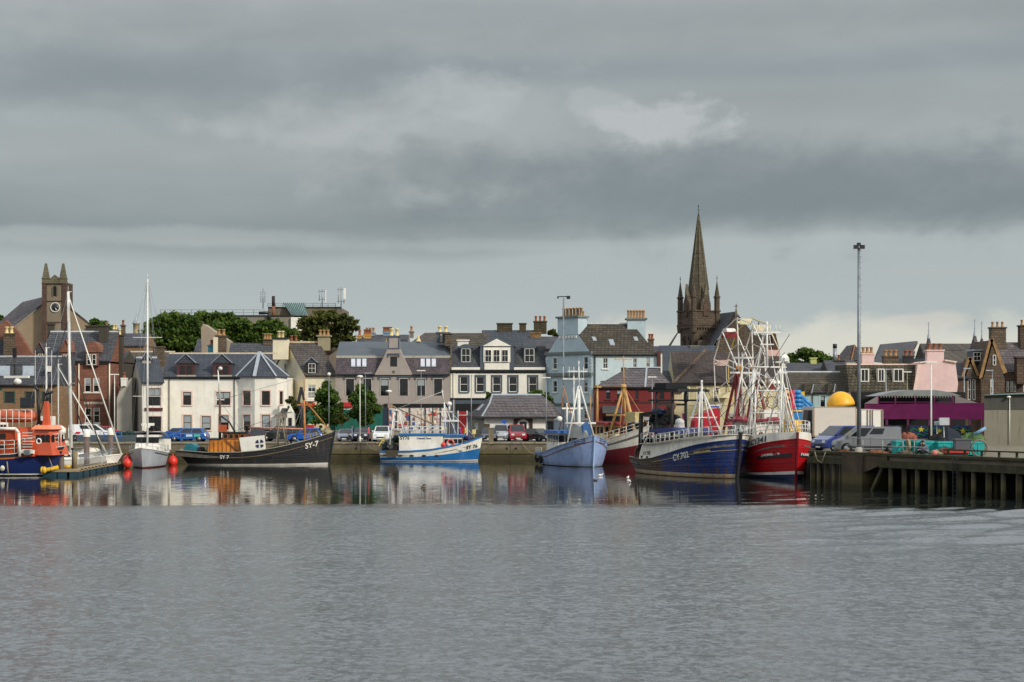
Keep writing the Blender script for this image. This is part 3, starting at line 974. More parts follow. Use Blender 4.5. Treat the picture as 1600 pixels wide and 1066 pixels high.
# ---- red sandstone bank
d=213
th=front_house('sandstone_bank','tall red sandstone bank with gabled dormers and white lettering',62,172.5,d,565,518,10,SANDR,SLATE,cap=RIDGEG)
W=th.W
kw=dict(frame=WHITE,bars=(1,2),fw=.09,sill=WHITE)
for a,b in((132,142),(145.5,155.5),(97,106),(108,112)):W.win(a,b,590,613,blind=.42,**kw)
for a,b in((133,142.5),(146,156),(96,104)):W.win(a,b,637,661,**kw)
th.finish()
rp=th.rp
dormer(th,rp,54,70,551,565,SANDR,SLATE,[(60,67)],'gable',534.5,wy=(553,563),trim=SANDR)
dormer(th,rp,95,111,550,568,SANDR,SLATE,[(98.5,102.5),(103.5,107.5)],'gable',531,wy=(554,568),bars=(1,2),trim=SANDR,roofm=SANDR)
dormer(th,rp,134,154,550,568,SANDR,SLATE,[(136,142),(144,150.5)],'arch',533,wy=(554,570),bars=(1,2),roofm=SANDR)
for px in(109,123.5):pipe(th,X(px,d),d-.1,QZ,Z(566,d),CREAMF,.09)
m=mb();m.box(X(112,d),X(172.5,d),d-.12,d-.003,Z(624.5,d),Z(622,d));th.part('string_course',m,SANDR)
sign(th,W,132,631.4,'BANK OF SCOTLAND',2.9,WHITE,.06,29.5,bold=.012)
sign(th,W,107,631.4,'BANK',2.9,WHITE,.06,6.5,bold=.012)
chimney(th,X(77,219),X(86,219),Z(530,219),Z(506,219),218,.9,DARKS,0)
chimney(th,X(137,219),X(156,219),Z(530,219),Z(509,219),218,.9,DARKS,0)
chimney(th,X(154,216),X(167,216),Z(535,216),Z(508,216),216,1.2,DARKS,0)
m=mb();m.tube((X(171,d-.1),d-.1,QZ),(X(171,d-.1),d-.1,Z(566,d)),.09,n=6);th.part('downpipe',m,CREAMF)
# ---- red gable at the picture's left edge
d=208
th=T('red_gable_house','red sandstone gable with a stone chimney above the tan brick building','building',(X(0,d),d,QZ))
m=mb();z1=Z(553,d)
m.prism([(X(-50,d),QZ),(X(50,d),QZ),(X(50,d),z1),(X(27,d),Z(517,d)),(X(8,d),Z(500,d)),(X(-50,d),z1)],d,d+1,'y');th.part('gable_wall',m,SANDR)
m=mb();m.prism([(207.2,Z(556,207)),(207.95,Z(531,208)),(207.95,Z(556,207))],X(-50,d),X(17,d),'x');th.part('roof',m,SLATE)
chimney(th,X(7,206.6),X(22,206.6),Z(556,206.6),Z(521,206.6),206.2,.75,RUBBLE,2,POTC,.8,.22)
# ---- narrow grey buildings in the gap
d=218
th=front_house('grey_gap_house','narrow dark grey rendered house squeezed beside the red sandstone bank',172.8,192,d,566,548,8,DARKS,SLATE)
th.W.win(173.5,179,556,563,frame=WHITE,bars=(1,1))
th.finish()
chimney(th,X(181,d),X(192.5,d),Z(600,d),Z(523,d),d-.5,1.0,DARKS,1,POTC,.7,.2)
d=224
th=front_house('slate_roof_house','low slate roofed house behind the white gabled cottage, with a stone chimney',188,262,d,600,549.5,10,GREYW,SLATEB,cap=RIDGEB)
th.finish()
chimney(th,X(240,221),X(256.5,221),Z(572,221),Z(541.5,221),220.5,.9,RUBBLE,0)
# ---- lower white annex and white cottage with the painted sign board
d=209
th=T('white_annex','low pale annex with a small white chimney and one clay pot','building',(X(194,d),d,QZ))
m=mb();m.prism([(X(182.5,d),QZ),(X(206,d),QZ),(X(206,d),Z(590,d)),(X(198,d),Z(597,d)),(X(190,d),Z(603,d)),(X(182.5,d),Z(622,d))],d,d+5,'y');th.part('wall',m,PALEGR)  # white wall done in grey, its shade put into the colour
chimney(th,X(189,d-.1),X(197.5,d-.1),Z(604,d),Z(590.5,d),d-.15,.8,WHITE,1,POTR,.65,.2,capw=.03)
th=corner_house('white_gable_cottage','tall narrow white cottage with big dark windows and a brown name board',205,216,222,206,255,598,561,WHITER,SLATEN,cap=RIDGEG,gwallm=PALEGR)  # gable greyer than the white front: shaded side put into the colour
k=dict(frame=BROWNF,bars=(2,2),surround=PINKF,sw=.12,fw=.06)
th.W.win(230.5,251,607,634,**k);th.W.win(231,252,651,674,**k)
th.finish()
m=mb();m.box(X(226,205.9),X(254,205.9),205.86,205.98,Z(642,206),Z(637.3,206));th.part('sign_board',m,paint('maroon_board',(92,30,30),.5))
m=mb();m.tube((X(206,213),212.6,QZ),(X(204,213),212.6,Z(600,213)),.07,n=6);m.bar((X(192,208),208,Z(604,208)),(X(204,212.6),212.6,Z(604,212.6)),.1,.1);th.part('downpipe',m,IRON)
dormer(th,RP(206,Z(598,206),211,Z(561,211)),222,236,562,570,PALEGR,SLATE,[],'gable',551,wy=(0,0),trim=RIDGEG,roofm=SLATEN)
# ---- long white building with pink stone windows and the pyramid-roofed bay
d=209
th=T('long_white_building','long white building with pink window surrounds, dormers and a pyramid roofed bay','building',(X(350,d),d,QZ))
kw=dict(frame=BROWNF,bars=(1,2),surround=PINKF,sw=.17,fw=.08,sill=PINKF)
ze=Z(590,d)
W1=Wall(255,d,372,d);W2=Wall(372,d,398,207.3);W3=Wall(398,207.3,432,207.3);W4=Wall(432,207.3,448,209.5)
W1.win(286,299,612,633,**kw);W1.win(338,360,612,633,**dict(kw,bars=(2,2)))
W1.win(286.5,299.5,649.5,672,blind=.9,**kw);W1.win(315,329.5,650,672,blind=.85,**kw);W1.win(343,357.5,649,672,blind=.5,**kw)
W2.win(380,391.5,611.5,633,**kw);W2.win(380.5,391.5,648.5,673,blind=.4,**kw)
W3.win(409,422,611.5,633,**kw);W3.win(409,422,648.5,674,blind=.9,**kw)
W4.win(436.5,442,611.5,632,**kw)
m=mb()
for q in(W1,W2,W3,W4):q.mesh(m,ze)
for q in(W1,W2,W3,W4):m.poly(q.P(0.0,QZ,-.21),q.P(q.L,QZ,-.21),q.P(q.L,ze,-.21),q.P(0,ze,-.21))
m.poly((X(255,d),d,QZ),(X(255,d),d,ze),(X(255,d),d+9,ze),(X(255,d),d+9,QZ))
m.poly((X(448,209.5),209.5,QZ),(X(448,209.5),218,QZ),(X(448,209.5),218,ze),(X(448,209.5),209.5,ze))
th.part('wall',m,WHITER)
for q in(W1,W2,W3,W4):q.glaze(th)
m=mb();zr=Z(552,d+4.5);ridge_roof(m,X(253,d),X(440,d),d,d+9,ze+.1,zr,0,3.5);th.part('roof',m,SLATEN)
ridge_cap(th,X(253,d),X(425,d),d+4.5,zr,RIDGEB)
ap=Vector((X(405.5,211.5),211.5,Z(550.5,211.5)))
ring=[W2.P(-.2,ze+.1,.25),W3.P(0,ze+.1,.25),W3.P(W3.L,ze+.1,.25),W4.P(W4.L,ze+.1,.3),Vector((X(430,216),216,ze+.1)),Vector((X(385,216),216,ze+.1))]
m=mb()
for i in range(6):m.poly(ring[i],ring[(i+1)%6],ap)
m.poly(*[Vector((p.x,p.y,p.z-.12))for p in reversed(ring)])
for i in range(6):m.poly(Vector((ring[i].x,ring[i].y,ring[i].z-.12)),Vector((ring[(i+1)%6].x,ring[(i+1)%6].y,ring[i].z-.12)),ring[(i+1)%6],ring[i])
th.part('bay_roof',m,SLATEN)
m=mb()
for i,wd in((0,.22),(1,.42),(2,.22),(3,.3)):m.bar(ring[i]+Vector((0,-.05,.04)),ap+Vector((0,-.05,.06)),wd,.1)
th.part('hip_flashing',m,LEAD)
rp=RP(d,ze+.1,d+4.5,zr)
for x0 in(276,332.5):
 dormer(th,rp,x0,x0+29,567.5,586.5,paint('maroon_boards',(74,44,44),.6),SLATEN,[(x0+6,x0+14),(x0+16.5,x0+24.5)],'gable',553.5,wy=(571.5,584.5),bars=(1,1),trim=LEAD,frame=BROWNF,roofm=SLATEN,over=2)
 m=mb();y_=rp.y(588);m.box(X(x0+1,y_),X(x0+30,y_),y_-.3,y_+.2,Z(588.5,y_),Z(586.2,y_));th.part('dormer_sill',m,PALEGR)
gutter(th,X(255,d),X(374,d),d-.25,ze+.02)
for px in(264.5,366.5):pipe(th,X(px,d),d-.12,QZ,ze)
d=204.5
p=front_house('white_porch','small white gabled porch with a slate roof at the corner of the long white building',436,448,d,650,638,5,WHITER,SLATE)
p.finish()
m=mb();m.prism([(X(447,d-.4),QZ),(X(460,d-.4),QZ),(X(460,d-.4),Z(648,d)),(X(453.2,d-.4),Z(635,d)),(X(447,d-.4),Z(648,d))],d-.4,d+4.6,'y');p.part('gable_wall',m,WHITER)
window(p,(X(453.5,d-.4),d-.55,Z(668.5,d)),.4,1.2,frame=BROWNF)
m=mb();m.ball((X(453.2,d),d-.3,Z(634,d)),.14);p.part('finial',m,WHITE)
# ---- cream house with the broad gable chimney
th=corner_house('cream_house','cream rendered house with a broad chimney gable above green shopfronts',424,222,477,213.5,525,587,537,CREAM,SLATEB,cap=RIDGEB)
kw=dict(frame=WHITE,bars=(2,2),fw=.07)
th.W.win(481,493,601,622.5,sill=WHITE,**kw)
th.finish(kw,kw)
rp=th.rp
dormer(th,rp,478,495.5,567,585,IRON,SLATE,[(482,493)],'gable',559,wy=(568.5,583),trim=LEAD)
m=mb();cx=Vector((X(439,217),217,0));m.box(X(427.5,217),X(451,217),216.3,217.9,Z(562,217),Z(530,217));m.box(X(426.5,217),X(452,217),216.1,218.1,Z(530,217),Z(527.8,217))
m.mi=[0]*6+[1]*6
c=th.part('chimney',m,[CREAM,IRON])
for px in(436,441.5):
 q=mb();q.lathe([(.22,0),(.2,.7),(.26,.72),(.26,.85),(.1,.85)],(X(px,217),217,Z(527.8,217)),9);th.part('chimney_pot',q,POTC,parent=c)
chimney(th,X(497,217.5),X(515,217.5),Z(548,217.5),Z(524,217.5),217.2,1.2,wallmat('lichen_render',(160,150,122),(90,84,64),.6),3,POT,.7,.2,capw=.18)
window(th,th.G.P(th.G.L-5.6,Z(587,216),.16),.7,1.6,th.G.rz,frame=WHITE,bars=(2,2))
m=mb();m.box(X(490,213),X(525,213),213.1,213.47,QZ,Z(638,213));o=th.part('shopfront',m,GREENS)
m=mb();m.box(X(466,213),X(492,213),212.4,213.4,Z(636,213),Z(630,213));th.part('fascia',m,REDS)
m=mb();m.box(X(468,213),X(492,213),212.9,213.45,Z(672,213),Z(638,213));th.part('shopfront',m,GREENS)
m=mb()
for zz in(Z(613,213),Z(618,213),Z(622,213)):m.box(X(476,212.4),X(491,212.4),212.3,212.4,zz,zz+.07)
for i in range(9):m.box(X(476+i*1.85,212.4),X(476.5+i*1.85,212.4),212.3,212.4,Z(624,213),Z(613,213))
m.box(X(475,213),X(492,213),212.2,213.4,Z(627,213),Z(624.5,213));th.part('balcony',m,WHITE)
# ---- grey mauve building with central gable
d=212
th=T('grey_gabled_building','grey mauve rendered building with a tall central gable and a two tone mansard roof','building',(X(614,d),d,QZ))
W=Wall(524,d,703,d)
kw=dict(frame=DARKF,bars=(1,2),fw=.06,surround=paint('pale_trim',(176,170,164),.7),sw=.09,lintel=GREYT)
for a in(541,568,595,625,652,678.5):W.win(a,a+12,592.5,618.5,**kw)
W.win(609.5,620.5,557,574.5,**kw)
ze=Z(586,d);m=mb();W.holes,gh=W.holes[:6],W.holes[6]
W.mesh(m,ze);xa,xb=X(524,d),X(703,d);shell(m,xa,xb,d,d+10,QZ,ze)
g0=d-.3
def gx(px):return X(px,g0)
def gzz(py):return Z(py,g0)
gl,gr,gb,gt=gx(609.6),gx(620.5),gzz(574.5),gzz(557)
gp=[(585,586),(592,573),(600,557),(606,545),(624,545),(630,557),(638,573),(645,586)]
L_=[(gx(a),gzz(b))for a,b in gp]
for i in range(3):
 (xl,zl),(xl2,zl2)=L_[i],L_[i+1]
 (xr_,zr_),(xr2,zr2)=L_[7-i],L_[6-i]
 if abs(zl-gb)<.35 or i==1:
  m.poly((xl,g0,zl),(gl,g0,zl),(gl,g0,zl2),(xl2,g0,zl2));m.poly((gr,g0,zl),(xr_,g0,zl),(xr2,g0,zl2),(gr,g0,zl2))
 else:m.poly((xl,g0,zl),(xr_,g0,zr_),(xr2,g0,zr2),(xl2,g0,zl2))
m.prism([(a,b)for a,b in L_],g0+.22,d+2.2,'y')
for i in range(7):
 a,b=L_[i],L_[i+1]
 m.poly((a[0],g0,a[1]),(a[0],g0+.22,a[1]),(b[0],g0+.22,b[1]),(b[0],g0,b[1]))
th.part('wall',m,GREYR)
W.wins.pop()
W.glaze(th)
window(th,(gx(615),g0,gb),gr-gl,gt-gb,0,**{k:v for k,v in kw.items()if k!='surround'})
yk=d+1.3;zk=Z(555.5,yk);yr=d+5;zr=Z(534,yr)
m=mb();m.prism([(d-.25,ze-.05),(d-.25,ze+.05),(yk,zk),(yk,ze-.05)],xa,xb,'x');th.part('lower_roof',m,coursed('slate_mauve',(92,84,88),(74,68,72),(46,43,46),.4,.24,.02,(120,108,104),.4))
m=mb();m.prism([(yk-.1,zk-.05),(yk-.1,zk+.03),(yr,zr),(d+10,zk),(d+10,zk-.05)],xa,xb,'x');th.part('upper_roof',m,paint('grey_sheet_roof',(78,86,92),.6,.12,.5))
m=mb();m.box(xa,xb,yk-.22,yk-.11,zk-.32,zk-.02);th.part('roof_fascia',m,PALEGR)
rp=RP(d-.25,ze+.05,yk,zk)
for a in(548.5,657):skylight(th,rp,a,a+26,561,574,SKYW,n=3)
for a,b in((524,586),(644,703)):gutter(th,X(a,d),X(b,d),d-.25,ze+.03)
c=chimney(th,gx(606.5),gx(624),gzz(546),gzz(524.5),g0+.05,1.4,GREYR,2,POTC,.9,.24,cap=GREYT)
m=mb()
for a,b in((606,607.8),(622.3,624.5)):m.box(gx(a),gx(b),g0+.0,g0+.049,gzz(545),gzz(527))
m.box(gx(606),gx(624.5),g0-.05,g0-.002,gzz(545.5),gzz(543.8));th.part('chimney_margin',m,GREYT)
m=mb();m.prism([(gx(613.3),gzz(579.5)),(gx(615.5),gzz(583.5)),(gx(617.7),gzz(579.5))],g0-.1,g0-.003,'y');th.part('wall_plaque',m,GREYT)
chimney(th,X(682,d+3),X(701,d+3),Z(536,d+3),Z(519,d+3),d+3,1.2,GREYT,2,POTC,.75,.25)
m=mb();m.box(X(688,d+2.9),X(691.5,d+2.9),d+2.85,d+2.98,Z(535,d+3),Z(522,d+3));th.part('chimney_strip',m,GREYR)
m=mb();m.lathe([(.35,0),(.2,.25),(.12,.5),(.14,.7),(.02,.75)],(X(654,yr),yr,zr+.02),10);th.part('roof_vent',m,POTC)
m=mb();m.box(X(600,d),X(703,d),d-.16,d-.003,Z(636.5,d),Z(631,d));th.part('fascia',m,BLACKV)
m=mb();m.box(X(524,d),X(598,d),d-.14,d-.003,QZ,Z(640,d));th.part('shopfront',m,GREENS)
m=mb();m.box(X(531,d),X(551,d),d-.5,d-.01,Z(635.5,d),Z(629,d));th.part('awning',m,REDS)
sign(th,W,537,640,'& Ltd',4.2,WHITE,.18,11,bold=.02)
m=mb();m.box(X(598,d),X(605.5,d),d-.15,d-.003,QZ,Z(632,d));th.part('shopfront',m,NAVY)
m=mb()
for px in(605.5,619,640,664,676,688,700):m.box(X(px,d),X(px+1.3,d),d-.2,d-.004,QZ,Z(636.6,d))
m.box(X(605.5,d),X(701,d),d-.19,d-.005,QZ,QZ+.5);th.part('shop_frame',m,DARKF)
GOODS=[(224,206,190),(206,150,150),(236,226,206),(190,176,120),(170,130,90),(120,90,70),(220,214,214),(180,60,60),(60,90,140),(210,190,150)]
for i,(a,b)in enumerate(((607,619),(620.3,640),(641.3,664),(665.3,676),(677.3,688),(689.3,700))):
 m=mb();r_=random.Random(i)
 m.box(X(a,d),X(b,d),d-.04,d-.01,QZ+.5,Z(637,d))
 mats=[paint('shop_display_pale',(206,196,186),.6,.25,3)]+[paint('goods_%d_%d_%d'%c_,c_,.6,.2,6)for c_ in GOODS]
 for q in range(16):
  px=r_.uniform(a,b-3);w_=r_.uniform(1.2,5);y_=r_.uniform(640,674);h_=r_.uniform(2,8)
  m.cur=r_.randrange(1,len(mats));k_=.045+q*.006
  m.box(X(px,d),min(X(px+w_,d),X(b,d)),d-k_,d-.042,Z(y_,d),Z(max(y_-h_,638),d))
 th.part('shop_window',m,mats)
# ---- white building with dark trim and the pedimented dormer
d=212.5
th=T('white_shop_building','white building with slate grey window trims and a central pedimented dormer','building',(X(780,d),d,QZ))
W=Wall(704,d,853,d)
kw=dict(frame=WHITE,bars=(1,2),fw=.07,surround=GREYT,sw=.2,sill=GREYT)
for a in(718.5,744,769.5,795,826):W.win(a,a+13,589,612.5,**kw)
ze=Z(583,d);m=mb();xa,xb=X(704,d),X(853,d)
W.mesh(m,ze);shell(m,xa,xb,d,d+9,QZ,ze);th.part('wall',m,WHITE2);W.glaze(th)
m=mb();m.box(xa-.03,xb+.03,d-.3,d+.1,Z(581,d),Z(578,d));th.part('cornice',m,IRON)
m=mb()
m.box(X(705,d),X(750,d),d-.1,d+.1,Z(577.9,d),Z(574,d));m.box(X(803,d),X(852,d),d-.1,d+.1,Z(577.9,d),Z(574,d));th.part('parapet',m,WHITE2)
yk=d+1.4;zk=Z(541,yk)
m=mb();m.prism([(d+.11,ze),(d+.11,Z(574,d)),(yk,zk),(d+8.4,zk),(d+9,ze)],xa,xb,'x');th.part('roof',m,SLATE)
rp=RP(d+.11,Z(574,d),yk,zk)
dormer(th,rp,719,737,544,567,GREYT,GREYT,[(721,735)],'arch',537.5,wy=(545,566),bars=(2,2),roofm=GREYT,over=2)
dormer(th,rp,818,836,544,567,GREYT,GREYT,[(820,834.5)],'arch',537.5,wy=(545,566),bars=(2,2),roofm=GREYT,over=2)
m=mb();m.box(X(750,d),X(803,d),d-.02,d+3,Z(577.8,d),Z(541.5,d));dd=th.part('dormer',m,GREYT)
m=mb();m.box(X(757,d),X(796,d),d-.1,d-.03,Z(577.7,d),Z(567.5,d));m.box(X(755.5,d),X(797.5,d),d-.14,d-.03,Z(566.4,d),Z(543,d));th.part('dormer_front',m,WHITE2,parent=dd)
m=mb();m.prism([(X(747,d),Z(541.6,d)),(X(806,d),Z(541.6,d)),(X(776,d),Z(526,d))],d-.1,d+3.2,'y');th.part('pediment',m,GREYT,parent=dd)
m=mb();m.prism([(X(754,d),Z(541,d)),(X(799,d),Z(541,d)),(X(776,d),Z(529.5,d))],d-.16,d-.103,'y');th.part('pediment_panel',m,WHITE2,parent=dd)
for a in(758,771,784):window(th,(X(a+5,d),d-.26,Z(565.5,d)),.8,1.5,frame=WHITE,bars=(2,2),fw=.05)
m=mb();m.box(X(704,d),X(853,d),d-.12,d-.003,QZ,Z(622,d));th.part('shopfront',m,GREYT)
m=mb();m.box(X(712,d),X(758,d),d-.16,d-.122,Z(643,d),Z(631,d));th.part('sign_or_opening',m,BLACKV)  # near-black sheet, painting in the dark of an opening over the door
m=mb();m.box(X(703.5,d),X(853,d),d-.3,d-.003,Z(623.4,d),Z(622,d));th.part('string_course',m,IRON)
m=mb();m.box(X(717,d),X(729,d),d-.17,d-.125,QZ,Z(643.2,d));th.part('door',m,REDS)
m=mb()
for a,b in((715,716.8),(729,730.8)):m.box(X(a,d),X(b,d),d-.2,d-.125,QZ,Z(642,d))
m.box(X(716.8,d),X(729,d),d-.19,d-.172,Z(649.5,d),Z(648,d));th.part('door_frame',m,WHITE)
chimney(th,X(715,d+4),X(732,d+4),Z(542,d+4),Z(531,d+4),d+3.6,.8,WHITE,0)
chimney(th,X(695,d+1),X(704,d+1),Z(541,d+1),Z(520,d+1),d+1.3,1.4,RUBBLE,0)
m=mb();m.prism([(d-.1,ze),(d-.1,Z(574,d)),(d+1.2,Z(541,d+1)),(d+3,Z(530,d+3)),(d+3,ze)],X(703.2,d),X(705.6,d),'x');th.part('party_wall',m,RUBBLE)
for px in(709,702):pipe(th,X(px,d),d-.12,QZ,Z(583,d),CREAMF if px==709 else IRON)
# ---- little white hall with the hipped slate roof by the quay
th=T('hipped_roof_hall','little white hall with a flared grey slate hip roof and arched door','building',(X(805,198),198,QZ))
W=Wall(757,198,866,198);G=Wall(735,205,757,198)
ze=Z(652,198)
W.win(812,823,659,682,frame=DARKF,bars=(1,1));W.win(855,865,660,672,frame=DARKF,bars=(2,2),surround=GREYT)
G.win(741,747,662,671,frame=WHITE,bars=(1,2))
m=mb();W.mesh(m,ze);m.poly(W.P(0,QZ,-.21),W.P(W.L,QZ,-.21),W.P(W.L,ze,-.21),W.P(0,ze,-.21))
m.poly((W.B.x,198,QZ),(W.B.x,206,QZ),(W.B.x,206,ze),(W.B.x,198,ze));th.part('wall',m,WHITER)
m=mb();G.mesh(m,ze);m.poly(G.P(0,QZ,-.21),G.P(G.L,QZ,-.21),G.P(G.L,ze,-.21),G.P(0,ze,-.21));th.part('side_wall',m,GREYW)
W.glaze(th);G.glaze(th)
zf=ze+.06
E_=[(X(729,206),206.5),(X(753,197.4),197.4),(X(871,197.4),197.4),(X(878,206),207)]
zm=Z(631,200)
I_=[(X(752,204.5),204.5),(X(765,199.6),199.6),(X(858,199.6),199.6),(X(864,205.5),205.5)]
rl,rr=(X(769.5,203),203,Z(617,203)),(X(846,203),203,Z(617,203))
m=mb()
def z3(p,z):return(p[0],p[1],z)
m.poly(z3(E_[1],zf),z3(E_[2],zf),z3(I_[2],zm),z3(I_[1],zm));m.poly(z3(I_[1],zm),z3(I_[2],zm),rr,rl)
m.poly(z3(E_[0],zf),z3(E_[1],zf),z3(I_[1],zm),z3(I_[0],zm));m.poly(z3(I_[0],zm),z3(I_[1],zm),rl)
m.poly(z3(E_[2],zf),z3(E_[3],zf),z3(I_[3],zm),z3(I_[2],zm));m.poly(z3(I_[2],zm),z3(I_[3],zm),rr)
m.poly(z3(E_[3],zf),z3(E_[0],zf),z3(I_[0],zm),z3(I_[3],zm));m.poly(z3(I_[3],zm),z3(I_[0],zm),rl,rr)
for i in range(4):a,b=E_[i],E_[(i+1)%4];m.poly(z3(a,zf-.2),z3(b,zf-.2),z3(b,zf),z3(a,zf))
m.poly(*[z3(p,zf-.2)for p in reversed(E_)])
th.part('roof',m,SLATEP)
m=mb();m.bar(z3(E_[1],zf+.04),z3(I_[1],zm+.05),.2,.06);m.bar(z3(I_[1],zm+.05),(rl[0],rl[1],rl[2]+.05),.2,.06)
m.prism([(202.8,rl[2]-.05),(203,rl[2]+.12),(203.2,rl[2]-.05)],rl[0],rr[0],'x');th.part('hip_flashing',m,LEAD)
def lerp(a,b,t):return Vector(a)*(1-t)+Vector(b)*t
P0,P1,P2,P3=Vector(z3(E_[0],zf)),Vector(z3(E_[1],zf)),Vector(z3(I_[1],zm)),Vector(z3(I_[0],zm))
def bil(u,v):return lerp(lerp(P0,P1,u),lerp(P3,P2,u),v)
nn=(P1-P0).cross(P3-P0).normalized()
for u0,u1,v0,v1 in((.30,.5,.45,.95),):
 b=[bil(u0,v0),bil(u1,v0),bil(u1,v1),bil(u0,v1)]
 m=mb();m.hexa([p+nn*.01 for p in b],[p+nn*.1 for p in b]);th.part('skylight',m,SKYW)
gutter(th,X(753,197.4),X(871,197.4),197.38,zf-.1)
for i in range(8):
 w_=.62 if i%2 else .4
 m=mb();z0=QZ+.1+i*.45
 if z0+.4>ze:break
 m.box(W.A.x-.02,W.A.x+w_,197.94,197.997,z0,z0+.4)
 th.part('quoin',m,STONEB if i%2 else WHITER)
m=mb();cx=X(817.5,198);rr_=.72
pr=[(cx-1.1,QZ),(cx-1.1,Z(654.5,198)),(cx+1.1,Z(654.5,198)),(cx+1.1,QZ),(cx+rr_,QZ)]+[(cx+rr_*math.cos(t),Z(660,198)+rr_*math.sin(t)-.35)for t in[math.pi*i/10 for i in range(11)]]+[(cx-rr_,QZ)]
m.prism(list(reversed(pr)),197.9,197.996,'y');th.part('door_arch',m,BROWNF)
m=mb();m.box(cx-.12,cx+.12,197.93,197.99,Z(667,198),Z(663,198));th.part('notice',m,WHITE)
m=mb();m.box(X(784.5,197),X(791,197),197.0,197.06,Z(661.5,197),Z(656.5,197));m.tube((X(788,197),197.1,QZ),(X(788,197),197.1,Z(657,197)),.05)
solo('blue_sign',m,paint('sign_blue',(28,84,170),.4),'small blue sign on a post in front of the little white hall','sign')
# ---- pale blue house
th=corner_house('pale_blue_house','pale blue house with a big gable chimney and long slate roof',853,213,925,207,1026,554,508,BLUEW,SLATEM,cap=RIDGEG,gwallm=BLUEG)
kw=dict(frame=WHITE,bars=(1,2),fw=.07,surround=paint('pale_quoin',(196,212,216),.7),sw=.14,sill=WHITE)
k2=dict(frame=WHITE,bars=(2,2),fw=.07,sill=WHITE)
th.G.win(864,870.5,559,577,**kw);th.G.win(912.5,919,558,577,**kw);th.G.win(864.5,870.5,595,613,**kw);th.G.win(912.5,918.5,594,613,**kw)
th.G.win(864.5,870.5,638,655,**kw);th.G.win(912.5,918.5,638,655,**kw)
th.W.win(942,949.5,559,576,**k2);th.W.win(989,995,559,575,**k2);th.W.win(1009,1016,559,574,**k2)
th.W.win(970.5,978,574,582,frame=DARKF,bars=(2,1));th.W.win(938,945,595,603,frame=DARKF,bars=(2,1))
q_=th.G.L/2;z_=Z(521,210)
th.finish(peak=[(q_+1.5,z_),(q_-1.5,z_)],ux_=-.02)
A,B,C,Dv,M_,N,ze,zr=th.pts
G=th.G
for zc,hh,oo in((Z(554.5,210),.35,.22),(Z(588,210),.4,.3),(Z(634,210),.3,.12)):
 m=mb();a,b=G.P(-.1,zc,0),G.P(G.L+.1,zc,0)
 m.hexa([G.P(-.1,zc,-.0),G.P(-.1,zc,oo),G.P(G.L+.1,zc,oo),G.P(G.L+.1,zc,0)],[G.P(-.1,zc+hh,0),G.P(-.1,zc+hh,oo),G.P(G.L+.1,zc+hh,oo),G.P(G.L+.1,zc+hh,0)])
 th.part('cornice',m,wallmat('dirty_blue_stone',(120,128,124),(70,66,56),.6))
for t0 in(0.0,G.L-.5):
 for i in range(15):
  z0=Z(634,210)+i*.43
  if z0+.4>Z(556,210):break
  w_=.5 if i%2 else .34
  t_=t0 if t0==0 else G.L-w_
  m=mb();m.hexa([G.P(t_,z0,.003),G.P(t_,z0,.05),G.P(t_+w_,z0,.05),G.P(t_+w_,z0,.003)],[G.P(t_,z0+.38,.003),G.P(t_,z0+.38,.05),G.P(t_+w_,z0+.38,.05),G.P(t_+w_,z0+.38,.003)])
  th.part('quoin',m,MC['pale_quoin'])
def stack(t0,t1,z0,z1,dep,mt,pots,offs=0):
 m=mb();d_=-dep
 def ring_(e,z):return[G.P(t0-e,z,.06+e),G.P(t1+e,z,.06+e),G.P(t1+e,z,d_-e),G.P(t0-e,z,d_-e)]
 m.hexa(ring_(0,z0),ring_(0,z1));m.hexa(ring_(.2,z1),ring_(.2,z1+.22))
 m.mi=[0]*6+[1]*6
 o=th.part('chimney',m,[mt,MC['dirty_blue_stone']])
 for i in range(pots):
  q=mb();p_=G.P(t0+(t1-t0)*(i+.5)/pots,z1+.22,d_/2)
  q.lathe([(.2,0),(.17,.9),(.22,.92),(.22,1.05),(.1,1.05)],p_,9);th.part('chimney_pot',q,POT,parent=o)
tm=G.L/2
stack(tm-1.9,tm+1.7,Z(523,210),Z(497,210),1.5,BLUEG,6)
m=mb()
for i in range(6):
 t_=tm-1.6+i*.55
 m.hexa([G.P(t_,Z(529,210),.02),G.P(t_,Z(529,210),.12),G.P(t_+.3,Z(529,210),.12),G.P(t_+.3,Z(529,210),.02)],[G.P(t_,Z(524.5,210),.02),G.P(t_,Z(524.5,210),.14),G.P(t_+.3,Z(524.5,210),.14),G.P(t_+.3,Z(524.5,210),.02)])
th.part('corbel',m,WHITE,kind='stuff')
chimney(th,X(980,210),X(1008,210),Z(530,210),Z(497.5,210),209.4,1.6,BLUEG,6,POT,1.0,.2,cap=MC['dirty_blue_stone'],capw=.22)
chimney(th,X(906,213),X(917,213),Z(510,213),Z(498,213),213,1.2,BLUEW,1,POT,1.0,.16,cap=MC['dirty_blue_stone'],capw=.1)
rp=th.rp
for a,b,y0,y1 in((927,933,527,533.5),(953.5,961,531,540.5),(992,998,527,533.5)):skylight(th,rp,a,b,y0,y1,slant=3)
pipe(th,X(929.5,206.9),206.88,QZ,Z(555,207),DARKF,.1)
m=mb();m.box(X(1027,207),X(1032,207),206.6,207.6,Z(572,207),Z(549,207));th.part('flue',m,paint('brown_flue',(84,46,34),.8))
m=mb();m.box(X(1032.2,207),X(1034.5,207),206.8,207.6,QZ,Z(553,207));th.part('end_wall',m,WHITER)
